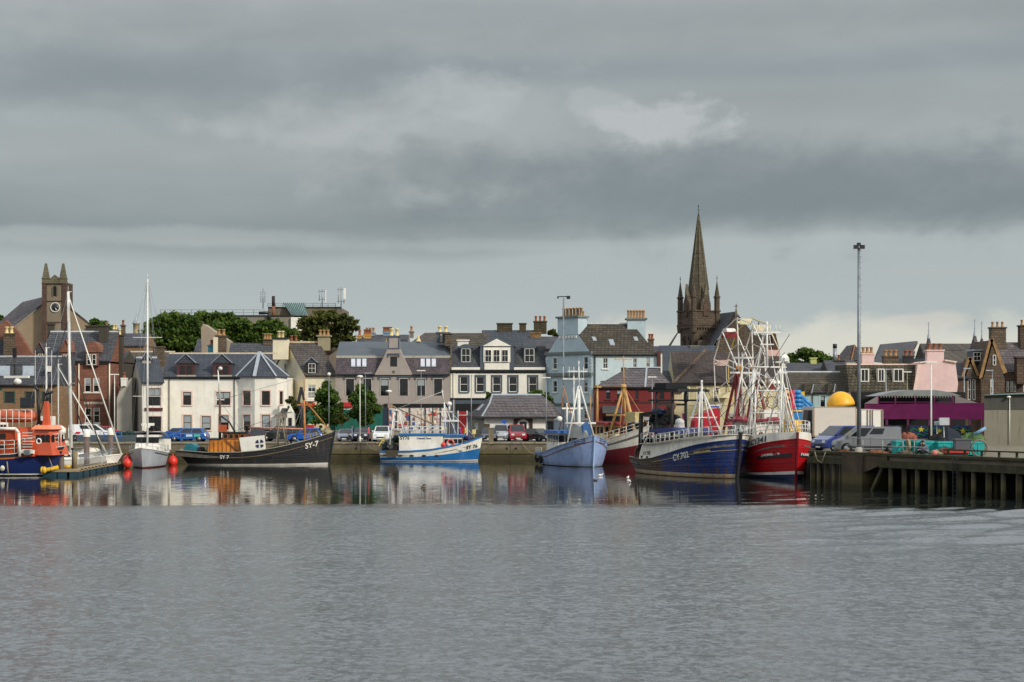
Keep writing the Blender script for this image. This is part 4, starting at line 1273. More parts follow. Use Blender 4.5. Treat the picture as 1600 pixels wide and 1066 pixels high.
# ---- dark red building with hip roof
d=199.5
th=front_house('dark_red_building','dark red two storey building with a grey hipped roof behind the yellow masts',932,1053,d,605.5,575,9,REDW,SLATEP,hl=3.9,hr=1.6)
kw=dict(frame=DARKF,bars=(1,2),fw=.06,sill=REDW)
for a,b in((947,953.5),(963.5,972),(992,998),(1030,1038)):th.W.win(a,b,609,624,**kw)
for a,b in((941,968),(974,1000),(1006,1046)):th.W.win(a,b,650,676,frame=DARKF,bars=(3,1),fw=.06)
th.finish()
m=mb();m.prism([(d-.9,Z(646,d)),(d-.9,Z(645,d)),(d-.003,Z(634,d)),(d-.003,Z(646,d))],X(941,d),X(972,d),'x');th.part('awning',m,paint('charcoal_awning',(66,66,66),.8))
m=mb();m.box(X(932,d),X(1053,d),d-.07,d-.003,Z(629.5,d),Z(628,d));th.part('string_course',m,BROWNF)
x0,x1=X(1010,d),X(1010,d+4.5)
m=mb();m.bar((X(1008,d),d-.2,Z(605,d)),(X(1010.5,d+4.4),d+4.45,Z(575,d+4.5)+.05),.22,.08)
m.prism([(d+4.3,Z(575,d+4.5)),(d+4.5,Z(574,d+4.5)+.05),(d+4.7,Z(575,d+4.5))],X(983,d+4.5),X(1033,d+4.5),'x');th.part('hip_flashing',m,LEAD)
# ---- pale yellow house
d=206
th=front_house('pale_yellow_house','pale yellow house with a broad brown slate roof behind the white gantries',1053,1226,d,599,549,9,YELLW,coursed('slate_dusk',(78,70,68),(66,60,58),(44,40,40),.5,.28,.02),gut=True)
kw=dict(frame=WHITE,bars=(1,2),fw=.07,surround=paint('cream_trim',(232,222,184),.7),sw=.12,sill=CREAMF)
for a,b in((1067.5,1076),(1089,1097),(1115,1123),(1150,1158),(1186,1194)):th.W.win(a,b,606,629,**kw)
for a,b in((1085,1095),(1150,1162)):th.W.win(a,b,648,668,**kw)
th.W.win(1065.5,1073,645.5,672,frame=paint('magenta_frame',(170,20,120),.5),pane=paint('magenta_door',(150,20,110),.5),bars=(1,1))
th.finish()
m=mb();m.hexa([(X(1050,d),d-.35,Z(599,d)),(X(1054,d),d-.35,Z(599,d)),(X(1105,d+4.5),d+4.5,Z(548,d+4.5)),(X(1101,d+4.5),d+4.5,Z(548,d+4.5))],[(X(1050,d),d-.35,Z(597,d)),(X(1054,d),d-.35,Z(597,d)),(X(1105,d+4.5),d+4.5,Z(545,d+4.5)),(X(1101,d+4.5),d+4.5,Z(545,d+4.5))])
th.part('skew_stones',m,RUBBLE)
m=mb();m.box(X(1053,d),X(1226,d),d-.06,d-.003,Z(633,d),Z(631.5,d));th.part('string_course',m,CREAMF)
d=203.5
th=front_house('yellow_side_wing','low pale yellow wing with a triple window between the red building and yellow house',1053.5,1066,d,612,600,4,YELLW,SLATE,gut=False)
th.finish()
d=207
th=T('cream_infill_house','cream wall with a triple sash window behind the rusty black gallows','building',(X(1044,d),d,QZ))
m=mb();W=Wall(1026,d,1054,d)
for a in(1033,1038.5,1044):W.win(a,a+4.5,614,634,frame=WHITE,bars=(1,2),fw=.05)
W.mesh(m,Z(600,d));shell(m,X(1026,d),X(1054,d),d,d+5,QZ,Z(600,d));th.part('wall',m,wallmat('pale_cream_wall',(214,206,176),(150,140,110),.3));W.glaze(th)
m=mb();m.prism([(d-.2,Z(601,d)),(d-.2,Z(600,d)),(d+5,Z(580,d+5)),(d+5,Z(601,d))],X(1026,d),X(1054,d),'x');th.part('roof',m,SLATE)
# ---- dark slate range with aqua walls behind the bouncy slide
d=214
th=front_house('aqua_cottage_row','low aqua walled cottage row with a mossy slate roof behind the inflatable slide',1210,1326,d,614,581,9,AQUAW,SLATEM,cap=RIDGEG)
kw=dict(frame=GREYT,bars=(1,2),fw=.07,surround=paint('pale_aqua_trim',(190,214,214),.7),sw=.12)
for a,b in((1211,1217),(1226,1232),(1282,1289)):th.W.win(a,b,618,636,**kw)
th.finish()
rp=th.rp
for x0 in(1254,1291):
 m=mb();y0=rp.y(612)
 m.prism([(X(x0,y0),Z(615,y0)),(X(x0+15,y0),Z(615,y0)),(X(x0+15,y0),Z(600,y0)),(X(x0+3,y0),Z(600,y0))],y0-.5,y0+1.9,'y');th.part('dormer',m,SLATEM)
m=mb();m.bar((X(1266,d),d-.9,Z(615,d)),(X(1270,d),d-.5,Z(601,d)),.1,.1);m.bar((X(1301,d),d-.9,Z(613,d)),(X(1304,d),d-.5,Z(600,d)),.1,.1);th.part('dormer_flashing',m,LEAD)
pipe(th,X(1269.5,d),d-.12,QZ,Z(615,d))
# ---- pink house: mossy mansard and big pink gable
d=213
th=T('pink_house','pink house with a mossy slate mansard and a tall pink chimney gable','building',(X(1410,d),d,QZ))
W=Wall(1326,d,1430,d)
kw=dict(frame=DARKF,bars=(1,2),fw=.07)
for a in(1344,1372,1398):W.win(a,a+8,617,633,**kw)
ze=Z(612,d);m=mb();W.mesh(m,ze);shell(m,X(1326,d),X(1430,d),d,d+9,QZ,ze);th.part('wall',m,wallmat('dusky_pink_render',(204,170,166),(160,120,118),.15));W.glaze(th)
yk=d+1.5;zk=Z(570,yk)
m=mb();m.prism([(d-.3,ze-.05),(d-.3,ze+.05),(yk,zk),(d+9,zk),(d+9,ze-.05)],X(1326,d),X(1434,d),'x');th.part('roof',m,coursed('slate_moss_big',(92,86,70),(68,64,54),(38,35,30),.5,.36,.05,(120,112,80),.5))
m=mb();m.box(X(1326,d),X(1437,d),yk-.15,yk+.25,zk-.05,zk+.12);th.part('roof_edge',m,PINKF)
rp=RP(d-.3,ze+.05,yk,zk)
for a,b in((1345,1357),(1371.5,1382),(1396,1411)):
 y_=rp.y(597);m=mb();m.box(X(a-1.5,y_),X(b+1.5,y_),y_-.02,yk+.2,Z(598,y_),Z(576,y_));o=th.part('dormer',m,[PALEGR])
 window(th,(X((a+b)/2,y_),y_-.15,Z(596.5,y_)),(b-a)*y_/F,1.55,frame=WHITE,bars=(2,1),fw=.1)
m=mb();y0=d-.5
pr=[(1428,700),(1494,700),(1492,640),(1497,600),(1493,567),(1476,564),(1451,564),(1437,567),(1428,622)]
m.prism([(X(a,y0),max(QZ,Z(b,y0)))for a,b in pr],y0,d+8,'y');th.part('gable_wall',m,PINKW)
m=mb()
m.bar((X(1451,y0),y0-.0,Z(564,y0)),(X(1437,y0),y0-.0,Z(567,y0)),.5,.16);th.part('skew_stones',m,PINKF);m=mb();m.bar((X(1437,y0),y0,Z(567,y0)),(X(1427,y0),y0,Z(623,y0)),.4,.14);th.part('skew_stones',m,PINKF)
m=mb();m.bar((X(1476,y0),y0,Z(563,y0)),(X(1494,y0),y0,Z(566,y0)),.5,.18);th.part('skew_stones',m,PINKF)
chimney(th,X(1449,y0),X(1475,y0),Z(566,y0),Z(546.5,y0),y0+.02,1.1,PINKW,3,POTR,.8,.24,capw=.1)
chimney(th,X(1347,d+3),X(1366,d+3),Z(572,d+3),Z(552,d+3),d+3,1.1,PINKW,3,POT,.8,.22,capw=.08)
chimney(th,X(1381,d+4),X(1404,d+4),Z(572,d+4),Z(556,d+4),d+4,1.0,RUBBLE,3,POT,.75,.24,capw=.1)
chimney(th,X(1413,d+5),X(1428,d+5),Z(572,d+5),Z(556,d+5),d+5,1.0,IRON,2,POTR,.7,.24,capw=.1)
m=mb();m.box(X(1328,d),X(1342,d),d+2,d+3,Z(571,d+2),Z(566.5,d+2));th.part('parapet',m,PALEGR)
# ---- brown stone houses at the right
d=214
th=T('brown_stone_house','brown stone house with two steep gables and stacked chimneys','building',(X(1545,d),d,QZ))
kw=dict(frame=WHITE,bars=(1,2),fw=.08)
W=Wall(1491,d,1533,d)
W.win(1512.5,1517,592.5,625,**kw);W.win(1519.5,1524,592.5,625,**kw)
m=mb();W.mesh(m,Z(590,d));shell(m,X(1491,d),X(1533,d),d,d+8,QZ,Z(590,d))
m.prism([(X(1506,d),Z(590.1,d)),(X(1527,d),Z(590.1,d)),(X(1516,d),Z(561,d))],d,d+3,'y')
V=Wall(1533,d-1,1570,d-1)
V.win(1547.5,1553,592,616,**kw);m2=len(m.v)
V.mesh(m,Z(590,d-1));shell(m,X(1533,d-1),X(1570,d-1),d-1,d+8,QZ,Z(590,d-1))
m.prism([(X(1535,d-1),Z(590.1,d)),(X(1569.5,d-1),Z(590.1,d)),(X(1549.5,d-1),Z(532,d))],d-1,d+7,'y')
U=Wall(1570,d+1,1640,d+1)
for a in(1573,1579,1584,1599):U.win(a,a+3.5,596,612,**kw)
U.mesh(m,Z(582,d+1));shell(m,X(1570,d+1),X(1640,d+1),d+1,d+9,QZ,Z(582,d+1))
th.part('wall',m,STONEB);W.glaze(th);V.glaze(th);U.glaze(th)
window(th,(X(1550,d),d-1.16,Z(571,d-1)),.4,1.3,frame=WHITE,bars=(1,2))
m=mb();m.prism([(d-.2,Z(591,d)),(d-.2,Z(590,d)),(d+4,Z(567,d+4)),(d+8,Z(591,d))],X(1491,d),X(1533,d),'x')
th.part('roof',m,SLATE)
m=mb();m.prism([(d+.9,Z(582,d)),(d+.9,Z(581,d)),(d+5,Z(535,d+5)),(d+9,Z(582,d))],X(1556,d),X(1640,d),'x');th.part('roof',m,SLATEP)
SK=paint('skew_stone',(150,116,74),.85,.2,3,(90,74,52),.4)
for(a,b),(c,e),y_ in(((1549.5,530),(1571,583),d-1),((1549.5,530),(1533,592),d-1),((1516,559),(1528,588),d),((1516,559),(1505,590),d)):
 m=mb();m.bar((X(a,y_),y_+.1,Z(b,y_)),(X(c,y_),y_+.1,Z(e,y_)),.5,.2,(0,1,0));th.part('skew_stones',m,SK)
chimney(th,X(1549,d+4),X(1572,d+4),Z(545,d+4),Z(511,d+4),d+4,1.2,RUBBLE,3,POT,.7,.17)
chimney(th,X(1594.5,d+4),X(1620,d+4),Z(545,d+4),Z(508,d+4),d+4,1.2,STONEB,3,POT,.7,.17)
chimney(th,X(1588,d),X(1606,d),Z(600,d),Z(557.5,d),d-.3,1.2,STONEB,0)
m=mb();m.box(X(1521,d+2),X(1542,d+2),d+2,d+5,Z(566,d+2),Z(548.5,d+2));o=th.part('dormer',m,GREYT)
m=mb();m.box(X(1519.5,d+2),X(1544,d+2),d+1.8,d+5.2,Z(548.4,d+2),Z(546,d+2));th.part('dormer_roof',m,LEAD,parent=o)
window(th,(X(1526.5,d+2),d+1.85,Z(564,d+2)),.9,1.1,frame=WHITE,bars=(2,2));window(th,(X(1537.5,d+2),d+1.85,Z(564,d+2)),.6,1.1,frame=WHITE,bars=(1,1),pane=SKYG)
gutter(th,X(1491,d),X(1532,d),d-.2,Z(591,d));pipe(th,X(1532,d),d-.15,QZ,Z(590,d),IRON,.08)
# ---- grey warehouse on the pier side
d=150
PZ0=2.6
th=T('grey_warehouse','plain grey quayside warehouse with a dark upper band and teal roof edge','building',(X(1580,d),d,PZ0))
wl=X(1538,d);wb=X(1541,d+14);wr=X(1700,d)
m=mb();m.prism([(wl,d),(wr,d),(wr,d+14),(wb,d+14)],PZ0-.3,Z(640,d),'z');th.part('lower_wall',m,wallmat('warehouse_block',(132,128,114),(92,88,76),.5))
m=mb();m.prism([(wl-.02,d-.05),(wr,d-.05),(wr,d+14),(wb-.02,d+14)],Z(639.9,d),Z(618,d),'z');th.part('upper_wall',m,paint('dark_cladding',(62,62,56),.7,.15,.8,(40,40,34),.3,streak=True))
m=mb();m.hexa([(X(1536,d),d-.4,Z(618,d)),(X(1700,d),d-.4,Z(613,d)),(X(1700,d),d+14,Z(612,d)),(X(1539,d+14),d+14,Z(618,d))],[(X(1536,d),d-.4,Z(617,d)),(X(1700,d),d-.4,Z(611,d)),(X(1700,d),d+14,Z(611.4,d)),(X(1545,d+14),d+14,Z(617,d))]);th.part('roof',m,paint('teal_roof',(92,122,120),.6,.1))
m=mb();m.hexa([(X(1537.7,d),d-.045,Z(618.1,d)),(X(1700,d),d-.045,Z(618.1,d)),(X(1700,d),d+13.9,Z(618.1,d)),(wb,d+13.9,Z(618.1,d))],[(X(1537.7,d),d-.045,Z(617.9,d)),(X(1700,d),d-.045,Z(612.6,d)),(X(1700,d),d+13.9,Z(612,d)),(wb,d+13.9,Z(617,d))]);th.part('eaves_board',m,IRON)
m=mb();m.tube((X(1577,d),d-.1,PZ0),(X(1577,d),d-.1,Z(618,d)),.04);th.part('cable',m,WHITE)
m=mb();m.ball((X(1574.5,d),d-.35,Z(620.5,d)),.2,.2,.1);m.box(X(1573,d),X(1577,d),d-.3,d-.06,Z(621,d),Z(619.8,d));th.part('wall_lamp',m,WHITE)
# ==== BEHIND THE FRONT ROW
# ---- clock tower church on the left hill
D1=283
s_=F/D1
cx=X(85,D1)
th=T('clock_tower_church','grey brown church with a square clock tower and two tall corner pinnacles','church',(cx,D1,gz(cx,D1)),0)
CH=wallmat('church_harling',(134,122,104),(104,88,70),.25)
CB=coursed('church_brown',(92,74,64),(80,64,56),(64,48,42),.8,.4,.02,(96,84,66),.3)
CG=coursed('church_grey',(112,106,86),(94,90,74),(70,66,54),.8,.4,.02,(128,118,90),.4)
zb=gz(cx,D1)-1
m=mb();m.box(X(67,D1),X(103.5,D1),D1,D1+4,zb,Z(443,D1));th.part('tower',m,CH)
for a,b in((66,73),(98,103.8)):
 m=mb();m.box(X(a,D1),X(b,D1),D1-.25,D1+4.1,zb,Z(443.2,D1));th.part('buttress',m,CB)
for y_ in(470.5,503.5):m=mb();m.box(X(73.2,D1),X(97.8,D1),D1-.12,D1,Z(y_+.8,D1),Z(y_-.6,D1));th.part('string_course',m,CB)
m=mb();m.box(X(65.5,D1),X(104,D1),D1-.35,D1+4.2,Z(443,D1),Z(441.5,D1));m.box(X(74,D1),X(96,D1),D1-.1,D1+4,Z(441.4,D1),Z(437.5,D1))
m.prism([(X(77,D1),Z(437.4,D1)),(X(94,D1),Z(437.4,D1)),(X(91,D1),Z(434,D1)),(X(85.5,D1),Z(429.5,D1)),(X(80,D1),Z(434,D1))],D1-.1,D1+.6,'y');th.part('parapet',m,CG)
for px,yy in((71,D1),(98,D1)):
 x=X(px,D1);m=mb();m.box(x-.55,x+.55,yy-.2,yy+.9,Z(441.4,D1),Z(435.5,D1));m.box(x-.62,x+.62,yy-.28,yy+.98,Z(435.5,D1),Z(434.6,D1))
 z0,z1=Z(434.6,D1),Z(411.5,D1)
 m.hexa([(x-.52,yy-.17,z0),(x+.52,yy-.17,z0),(x+.52,yy+.87,z0),(x-.52,yy+.87,z0)],[(x-.15,yy+.2,z1),(x+.15,yy+.2,z1),(x+.15,yy+.5,z1),(x-.15,yy+.5,z1)])
 th.part('pinnacle',m,CG)
def lancet(th,x,y,z0,z1,hw,mat,d_=.06,frame=None,name='lancet_window'):
 pr=[(x-hw,z0),(x+hw,z0),(x+hw,z1-hw*1.2),(x+hw*.6,z1-hw*.45),(x,z1),(x-hw*.6,z1-hw*.45),(x-hw,z1-hw*1.2)]
 m=mb();m.prism(pr,y-d_,y-.004,'y')
 o=th.part(name,m,mat)
 if frame is not None:
  q=mb()
  for i in range(len(pr)):
   a,b=pr[i],pr[(i+1)%len(pr)]
   if i==0:continue
   q.bar((a[0],y-d_-.06,a[1]),(b[0],y-d_-.06,b[1]),.14,.14,(0,1,0))
  th.part('window_frame',q,frame,parent=o)
 return o
lancet(th,X(86,D1),D1,Z(462.5,D1),Z(446,D1),.33,BLACKV,frame=CG)
m=mb();m.lathe([(0,-.04),(.72,-.04),(.72,0),(0,0)],(X(86.5,D1),D1-.08,Z(480.5,D1)),24,'y');c=th.part('clock_face',m,paint('clock_black',(26,28,34),.4))
m=mb();m.torus((X(86.5,D1),D1-.12,Z(480.5,D1)),.76,.07,'y',28,6);th.part('clock_rim',m,WHITE,parent=c)
m=mb();cz=Z(480.5,D1);x=X(86.5,D1)
m.bar((x,D1-.16,cz),(x+.18,D1-.16,cz-.42),.07,.03,(0,1,0));m.bar((x,D1-.16,cz),(x+.36,D1-.16,cz-.5),.05,.03,(0,1,0));th.part('clock_hand',m,WHITE,parent=c)
m=mb()
for i in range(12):
 a=i*math.pi/6;m.bar((x+.56*math.sin(a),D1-.14,cz+.56*math.cos(a)),(x+.66*math.sin(a),D1-.14,cz+.66*math.cos(a)),.05,.03,(0,1,0))
th.part('hour_marks',m,WHITE,parent=c,kind='stuff')
yn=D1+1.5
m=mb();m.prism([(X(22,yn),zb),(X(143,yn),zb),(X(143,yn),Z(509,yn)),(X(85,yn),Z(462,yn)),(X(22,yn),Z(511,yn))],yn,yn+.6,'y');th.part('gable_wall',m,wallmat('church_beige',(156,138,114),(120,100,80),.2))
m=mb();m.hexa([(X(22,yn),yn-.2,Z(511,yn)),(X(85,yn),yn-.2,Z(462,yn)),(X(35,yn+14),yn+14,Z(474,yn+14)),(X(-5,yn+14),yn+14,Z(508,yn+14))],[(X(22,yn),yn-.2,Z(509,yn)),(X(85,yn),yn-.2,Z(460,yn)),(X(35,yn+14),yn+14,Z(472,yn+14)),(X(-5,yn+14),yn+14,Z(506,yn+14))]);th.part('roof',m,SLATEP)
m=mb();m.hexa([(X(85,yn),yn-.2,Z(462,yn)),(X(144,yn),yn-.2,Z(509,yn)),(X(120,yn+14),yn+14,Z(512,yn+14)),(X(35,yn+14),yn+14,Z(474,yn+14))],[(X(85,yn),yn-.2,Z(460.5,yn)),(X(144,yn),yn-.2,Z(507.5,yn)),(X(120,yn+14),yn+14,Z(510,yn+14)),(X(35,yn+14),yn+14,Z(472,yn+14))]);th.part('roof',m,SLATEP)
# ---- the tall spired church
D2=292
pcx=1091.5
cx,zb=X(pcx,D2),gz(X(pcx,D2),D2)-1
th=T('spired_church','tall brown sandstone church tower with an octagonal spire and four corner pinnacles','church',(cx,D2,zb),R(24))
def zz(py):return Z(py,D2-2)-zb
hs=2.28
def L(m):return m
m=mb();m.box(-hs,hs,-hs,hs,0,zz(508));th.part('tower',m,SPIRE,w=False)
m=mb();m.box(-hs-.12,hs+.12,-hs-.12,hs+.12,zz(508),zz(486));m.box(-hs-.3,hs+.3,-hs-.3,hs+.3,zz(512),zz(509));m.box(-hs-.3,hs+.3,-hs-.3,hs+.3,zz(487),zz(485));th.part('tower_stage',m,SPIRE,w=False)
m=mb()
for i in range(9):
 a=-hs+.25+i*.52
 m.box(a,a+.2,-hs-.28,-hs-.12,zz(514.5),zz(512));m.box(-hs-.28,-hs-.12,a,a+.2,zz(514.5),zz(512))
th.part('corbel_table',m,SPIRE,w=False,kind='stuff')
m=mb();z0,z1=zz(485),zz(336)
for k_,(r0,r1,a,b)in enumerate(((2.15,1.72,z0,z0+(z1-z0)*.22),(1.72,.09,z0+(z1-z0)*.22,z1))):
 p=[(r0*math.cos(t),r0*math.sin(t),a)for t in[math.pi/8+i*math.pi/4 for i in range(8)]]
 q=[(r1*math.cos(t),r1*math.sin(t),b)for t in[math.pi/8+i*math.pi/4 for i in range(8)]]
 m.add(p+q,[(i,(i+1)%8,(i+1)%8+8,i+8)for i in range(8)])
th.part('spire',m,SPIREC,w=False)
m=mb()
for i in range(8):
 t=math.pi/8+i*math.pi/4
 m.bar((1.74*math.cos(t),1.74*math.sin(t),z0+(z1-z0)*.22),(.12*math.cos(t),.12*math.sin(t),z1),.13,.13)
th.part('spire_rib',m,CG,w=False,kind='stuff')
m=mb();m.tube((0,0,z1-.2),(0,0,zz(318)),.05);m.lathe([(.02,0),(.2,.2),(.05,.4)],(0,0,z1),8)
m.bar((-.3,0,zz(326)),(.3,0,zz(326)),.07,.07);m.lathe([(.02,0),(.15,.12),(.02,.25)],(0,0,zz(321.5)),8);th.part('weather_vane',m,IRON,w=False)
for sx in(-1,1):
 for sy in(-1,1):
  x,y=sx*hs,sy*hs
  m=mb();old=m.smooth
  def oct_(r,z):return[(x+r*math.cos(t),y+r*math.sin(t),z)for t in[i*math.pi/4 for i in range(8)]]
  def stage(r0,a,r1,b):m.add(oct_(r0,a)+oct_(r1,b),[(i,(i+1)%8,(i+1)%8+8,i+8)for i in range(8)]+[tuple(range(8,16))])
  stage(.5,zz(520),.62,zz(509));stage(.66,zz(509),.66,zz(507));stage(.52,zz(507),.52,zz(487));stage(.68,zz(487),.68,zz(484.5));stage(.48,zz(484.5),.48,zz(465));stage(.62,zz(465),.62,zz(463));stage(.46,zz(463),.05,zz(439))
  m.tube((x,y,zz(439)),(x,y,zz(430)),.04);m.lathe([(.02,0),(.14,.14),(.02,.28)],(x,y,zz(436)),8)
  th.part('pinnacle',m,[SPIRE],w=False)
for rot in(0,-math.pi/2):
 Mx=Matrix.Rotation(rot,4,'Z')
 m=mb();y0=-hs-.2
 m.prism([(-.95,zz(486)),(.95,zz(486)),(.95,zz(474)),(0,zz(456)),(-.95,zz(474))],y0,-1.0,'y');m.xf(Mx);o=th.part('lucarne',m,SPIRE,w=False)
 m=mb();m.prism([(-.5,zz(494)),(.5,zz(494)),(.5,zz(478)),(0,zz(468)),(-.5,zz(478))],y0-.1,y0-.01,'y');m.xf(Mx);th.part('blind_arch',m,CB,w=False,parent=o)
 m=mb();m.prism([(-.28,zz(461)),(.28,zz(461)),(.16,zz(452)),(0,zz(443)),(-.16,zz(452))],y0-.05,y0+.4,'y');m.xf(Mx);th.part('finial',m,CG,w=False,parent=o)
 for x in(-.95,.95):
  pr=[(x-.38,zz(551)),(x+.38,zz(551)),(x+.38,zz(532)),(x,zz(524)),(x-.38,zz(532))]
  m=mb();m.prism(pr,-hs-.03,-hs-.005,'y');m.xf(Mx);o2=th.part('belfry_opening',m,BLACKV,w=False)
  m=mb()
  for k_ in range(9):zl=zz(550)+k_*.24;m.hexa([(x-.36,-hs-.16,zl),(x+.36,-hs-.16,zl),(x+.36,-hs-.035,zl+.1),(x-.36,-hs-.035,zl+.1)],[(x-.36,-hs-.16,zl+.06),(x+.36,-hs-.16,zl+.06),(x+.36,-hs-.035,zl+.16),(x-.36,-hs-.035,zl+.16)])
  m.xf(Mx);th.part('louvre',m,CB,w=False,parent=o2,kind='stuff')
  m=mb()
  for a,b in((2,3),(3,4)):m.bar((pr[a][0]*1.0+(.1 if a==2 else 0),-hs-.12,pr[a][1]+.12),(pr[b][0]-(.1 if b==4 else 0),-hs-.12,pr[b][1]+.12),.14,.2,(0,1,0))
  m.xf(Mx);th.part('hood_mould',m,SPIRE,w=False,parent=o2)
m=mb();x0,x1=X(1120,D2),X(1190,D2)
nv=Matrix(th.inv)
dn=D2-9
pts=[(X(1119,dn),zb),(X(1187,dn),zb),(X(1187,dn),Z(536,dn)),(X(1150,dn),Z(491,dn)),(X(1119,dn),Z(536,dn))]
m.prism(pts,dn,dn+.7,'y');th.part('nave_gable',m,SPIRE)
m=mb();a=[(X(1113,dn),dn+.3,Z(543,dn)),(X(1150,dn),dn+.3,Z(489.5,dn)),(X(1114,dn+20),dn+20,Z(494,dn+20)),(X(1060,dn+20),dn+20,Z(560,dn+20))]
m.hexa(a,[(p[0],p[1],p[2]+.3)for p in a]);th.part('nave_roof',m,SLATE)
m=mb();a=[(X(1150,dn),dn+.3,Z(489.5,dn)),(X(1190,dn),dn+.3,Z(540,dn)),(X(1150,dn+20),dn+20,Z(545,dn+20)),(X(1114,dn+20),dn+20,Z(494,dn+20))]
m.hexa(a,[(p[0],p[1],p[2]+.3)for p in a]);th.part('nave_roof',m,SLATE)
m=mb();x=X(1150.5,dn);m.hexa([(x-.25,dn,Z(494,dn)),(x+.25,dn,Z(494,dn)),(x+.25,dn+.5,Z(494,dn)),(x-.25,dn+.5,Z(494,dn))],[(x-.05,dn+.2,Z(480,dn)),(x+.05,dn+.2,Z(480,dn)),(x+.05,dn+.3,Z(480,dn)),(x-.05,dn+.3,Z(480,dn))])
m.bar((x,dn+.25,Z(482,dn)),(x,dn+.25,Z(474.5,dn)),.12,.12);m.bar((x-.3,dn+.25,Z(478.5,dn)),(x+.3,dn+.25,Z(478.5,dn)),.12,.12);th.part('gable_cross',m,CG)
m=mb();m.box(X(1086,D2),X(1120,D2),D2-5,D2-2,zb,Z(533,D2));th.part('vestry',m,SPIRE)
m=mb();a=[(X(1046,D2),D2+3,Z(548,D2)),(X(1062,D2),D2+3,Z(520,D2)),(X(1064,D2),D2+8,Z(520,D2)),(X(1040,D2),D2+8,Z(556,D2))]
m.hexa(a,[(p[0],p[1],p[2]+.2)for p in a]);m.box(X(1040,D2),X(1064,D2),D2+3.5,D2+8,zb,Z(549,D2));th.part('side_aisle',m,SLATE)
dn2=dn+2
m=mb();m.prism([(X(1176,dn2),zb),(X(1216,dn2),zb),(X(1213,dn2),Z(523,dn2)),(X(1176,dn2),Z(524,dn2))],dn2,dn2+8,'y');th.part('transept',m,SPIRE)
m=mb();m.prism([(X(1206.5,dn2),zb),(X(1226,dn2),zb),(X(1217,dn2),Z(545,dn2)),(X(1210.5,dn2),Z(518,dn2)),(X(1206.5,dn2),Z(518,dn2))],dn2-.4,dn2+1,'y');th.part('buttress',m,CB)
m=mb();m.box(X(1192,dn2),X(1204,dn2),dn2-.1,dn2-.005,Z(548,dn2),Z(537,dn2));th.part('red_window',m,SANDR)
x=X(1186,dn2);m=mb();m.lathe([(.4,0),(.35,.8),(.05,2.2),(.14,2.4),(.02,2.9)],(x,dn2+.4,Z(528,dn2)),6);th.part('pinnacle',m,CG)
# ---- flat roofed block with masts
d=330
zb=gz(X(430,d),d)-1
th=T('flat_roofed_block','grey flat roofed block on the hill with railings, masts and a green skylight','building',(X(430,d),d,zb))
BG=wallmat('grey_panels',(136,130,116),(96,92,80),.3)
m=mb();m.box(X(250,d),X(457,d),d,d+20,zb,Z(494.5,d));th.part('wall',m,BG)
m=mb();m.box(X(420,d+4),X(533,d+4),d+3,d+20,zb,Z(481,d+4));th.part('upper_wall',m,wallmat('brown_panels',(118,108,94),(80,74,64),.4))
m=mb();m.box(X(455,d),X(470,d),d-.5,d+2,zb,Z(496,d));th.part('stair_wall',m,WHITE2)
m=mb();m.box(X(249,d),X(457.5,d),d-.2,d+.1,Z(494.4,d),Z(492.6,d));m.box(X(419,d+3),X(534,d+3),d+2.8,d+3.1,Z(481,d+3),Z(479.6,d+3));th.part('parapet',m,IRON)
m=mb()
def rail(m,x0,x1,y,z0,z1,n,mids=2):
 for i in range(n+1):
  x=x0+(x1-x0)*i/n;m.box(x-.05,x+.05,y,y+.1,z0,z1)
 for k_ in range(mids):zq=z0+(z1-z0)*(k_+1)/mids;m.box(x0,x1,y+.02,y+.08,zq-.05,zq+.03)
rail(m,X(250,d),X(412,d),d+.4,Z(492.6,d),Z(484,d),10);rail(m,X(418,d+3),X(524,d+3),d+3.4,Z(479.6,d+3),Z(474,d+3),9);th.part('roof_railing',m,STEEL)
m=mb();a=[(X(456,d),d+.1,Z(493,d)),(X(479,d),d+.1,Z(493,d)),(X(474.5,d+3),d+3,Z(473.5,d+3)),(X(443,d+3),d+3,Z(473.5,d+3))]
m.hexa(a,[(a[0][0],d+3.5,a[0][2]),(a[1][0],d+3.5,a[1][2]),(a[2][0],d+3.6,a[2][2]),(a[3][0],d+3.6,a[3][2])]);MINT=paint('mint_copper',(120,158,146),.5,.15,1,(90,120,112),.3,streak=True);o=th.part('skylight',m,MINT)
m=mb()
for i in range(11):
 u=i/10;p=lerp(a[0],a[1],u);q=lerp(a[3],a[2],u);m.bar(p+Vector((0,-.08,0)),q+Vector((0,-.08,0)),.12,.12)
th.part('glazing_bar',m,GREYT,parent=o,kind='stuff')
m=mb();m.tube((X(425.5,d),d+1.5,Z(495,d)),(X(425.5,d),d+1.5,Z(478,d)),.33,n=10);m.cur=1;m.tube((X(425.5,d),d+1.5,Z(478,d)),(X(425.5,d),d+1.5,Z(462,d)),.32,n=10);th.part('chimney_flue',m,[paint('rust_flue',(120,84,60),.8),paint('dark_flue',(50,36,34),.8)])
m=mb();m.tube((X(421,d),d-.4,Z(500,d)),(X(421,d),d-.4,Z(488,d)),.35,n=8);m.tube((X(421,d),d-.4,Z(489,d)),(X(405,d),d-.4,Z(489.5,d)),.3,n=8);th.part('duct',m,IRON)
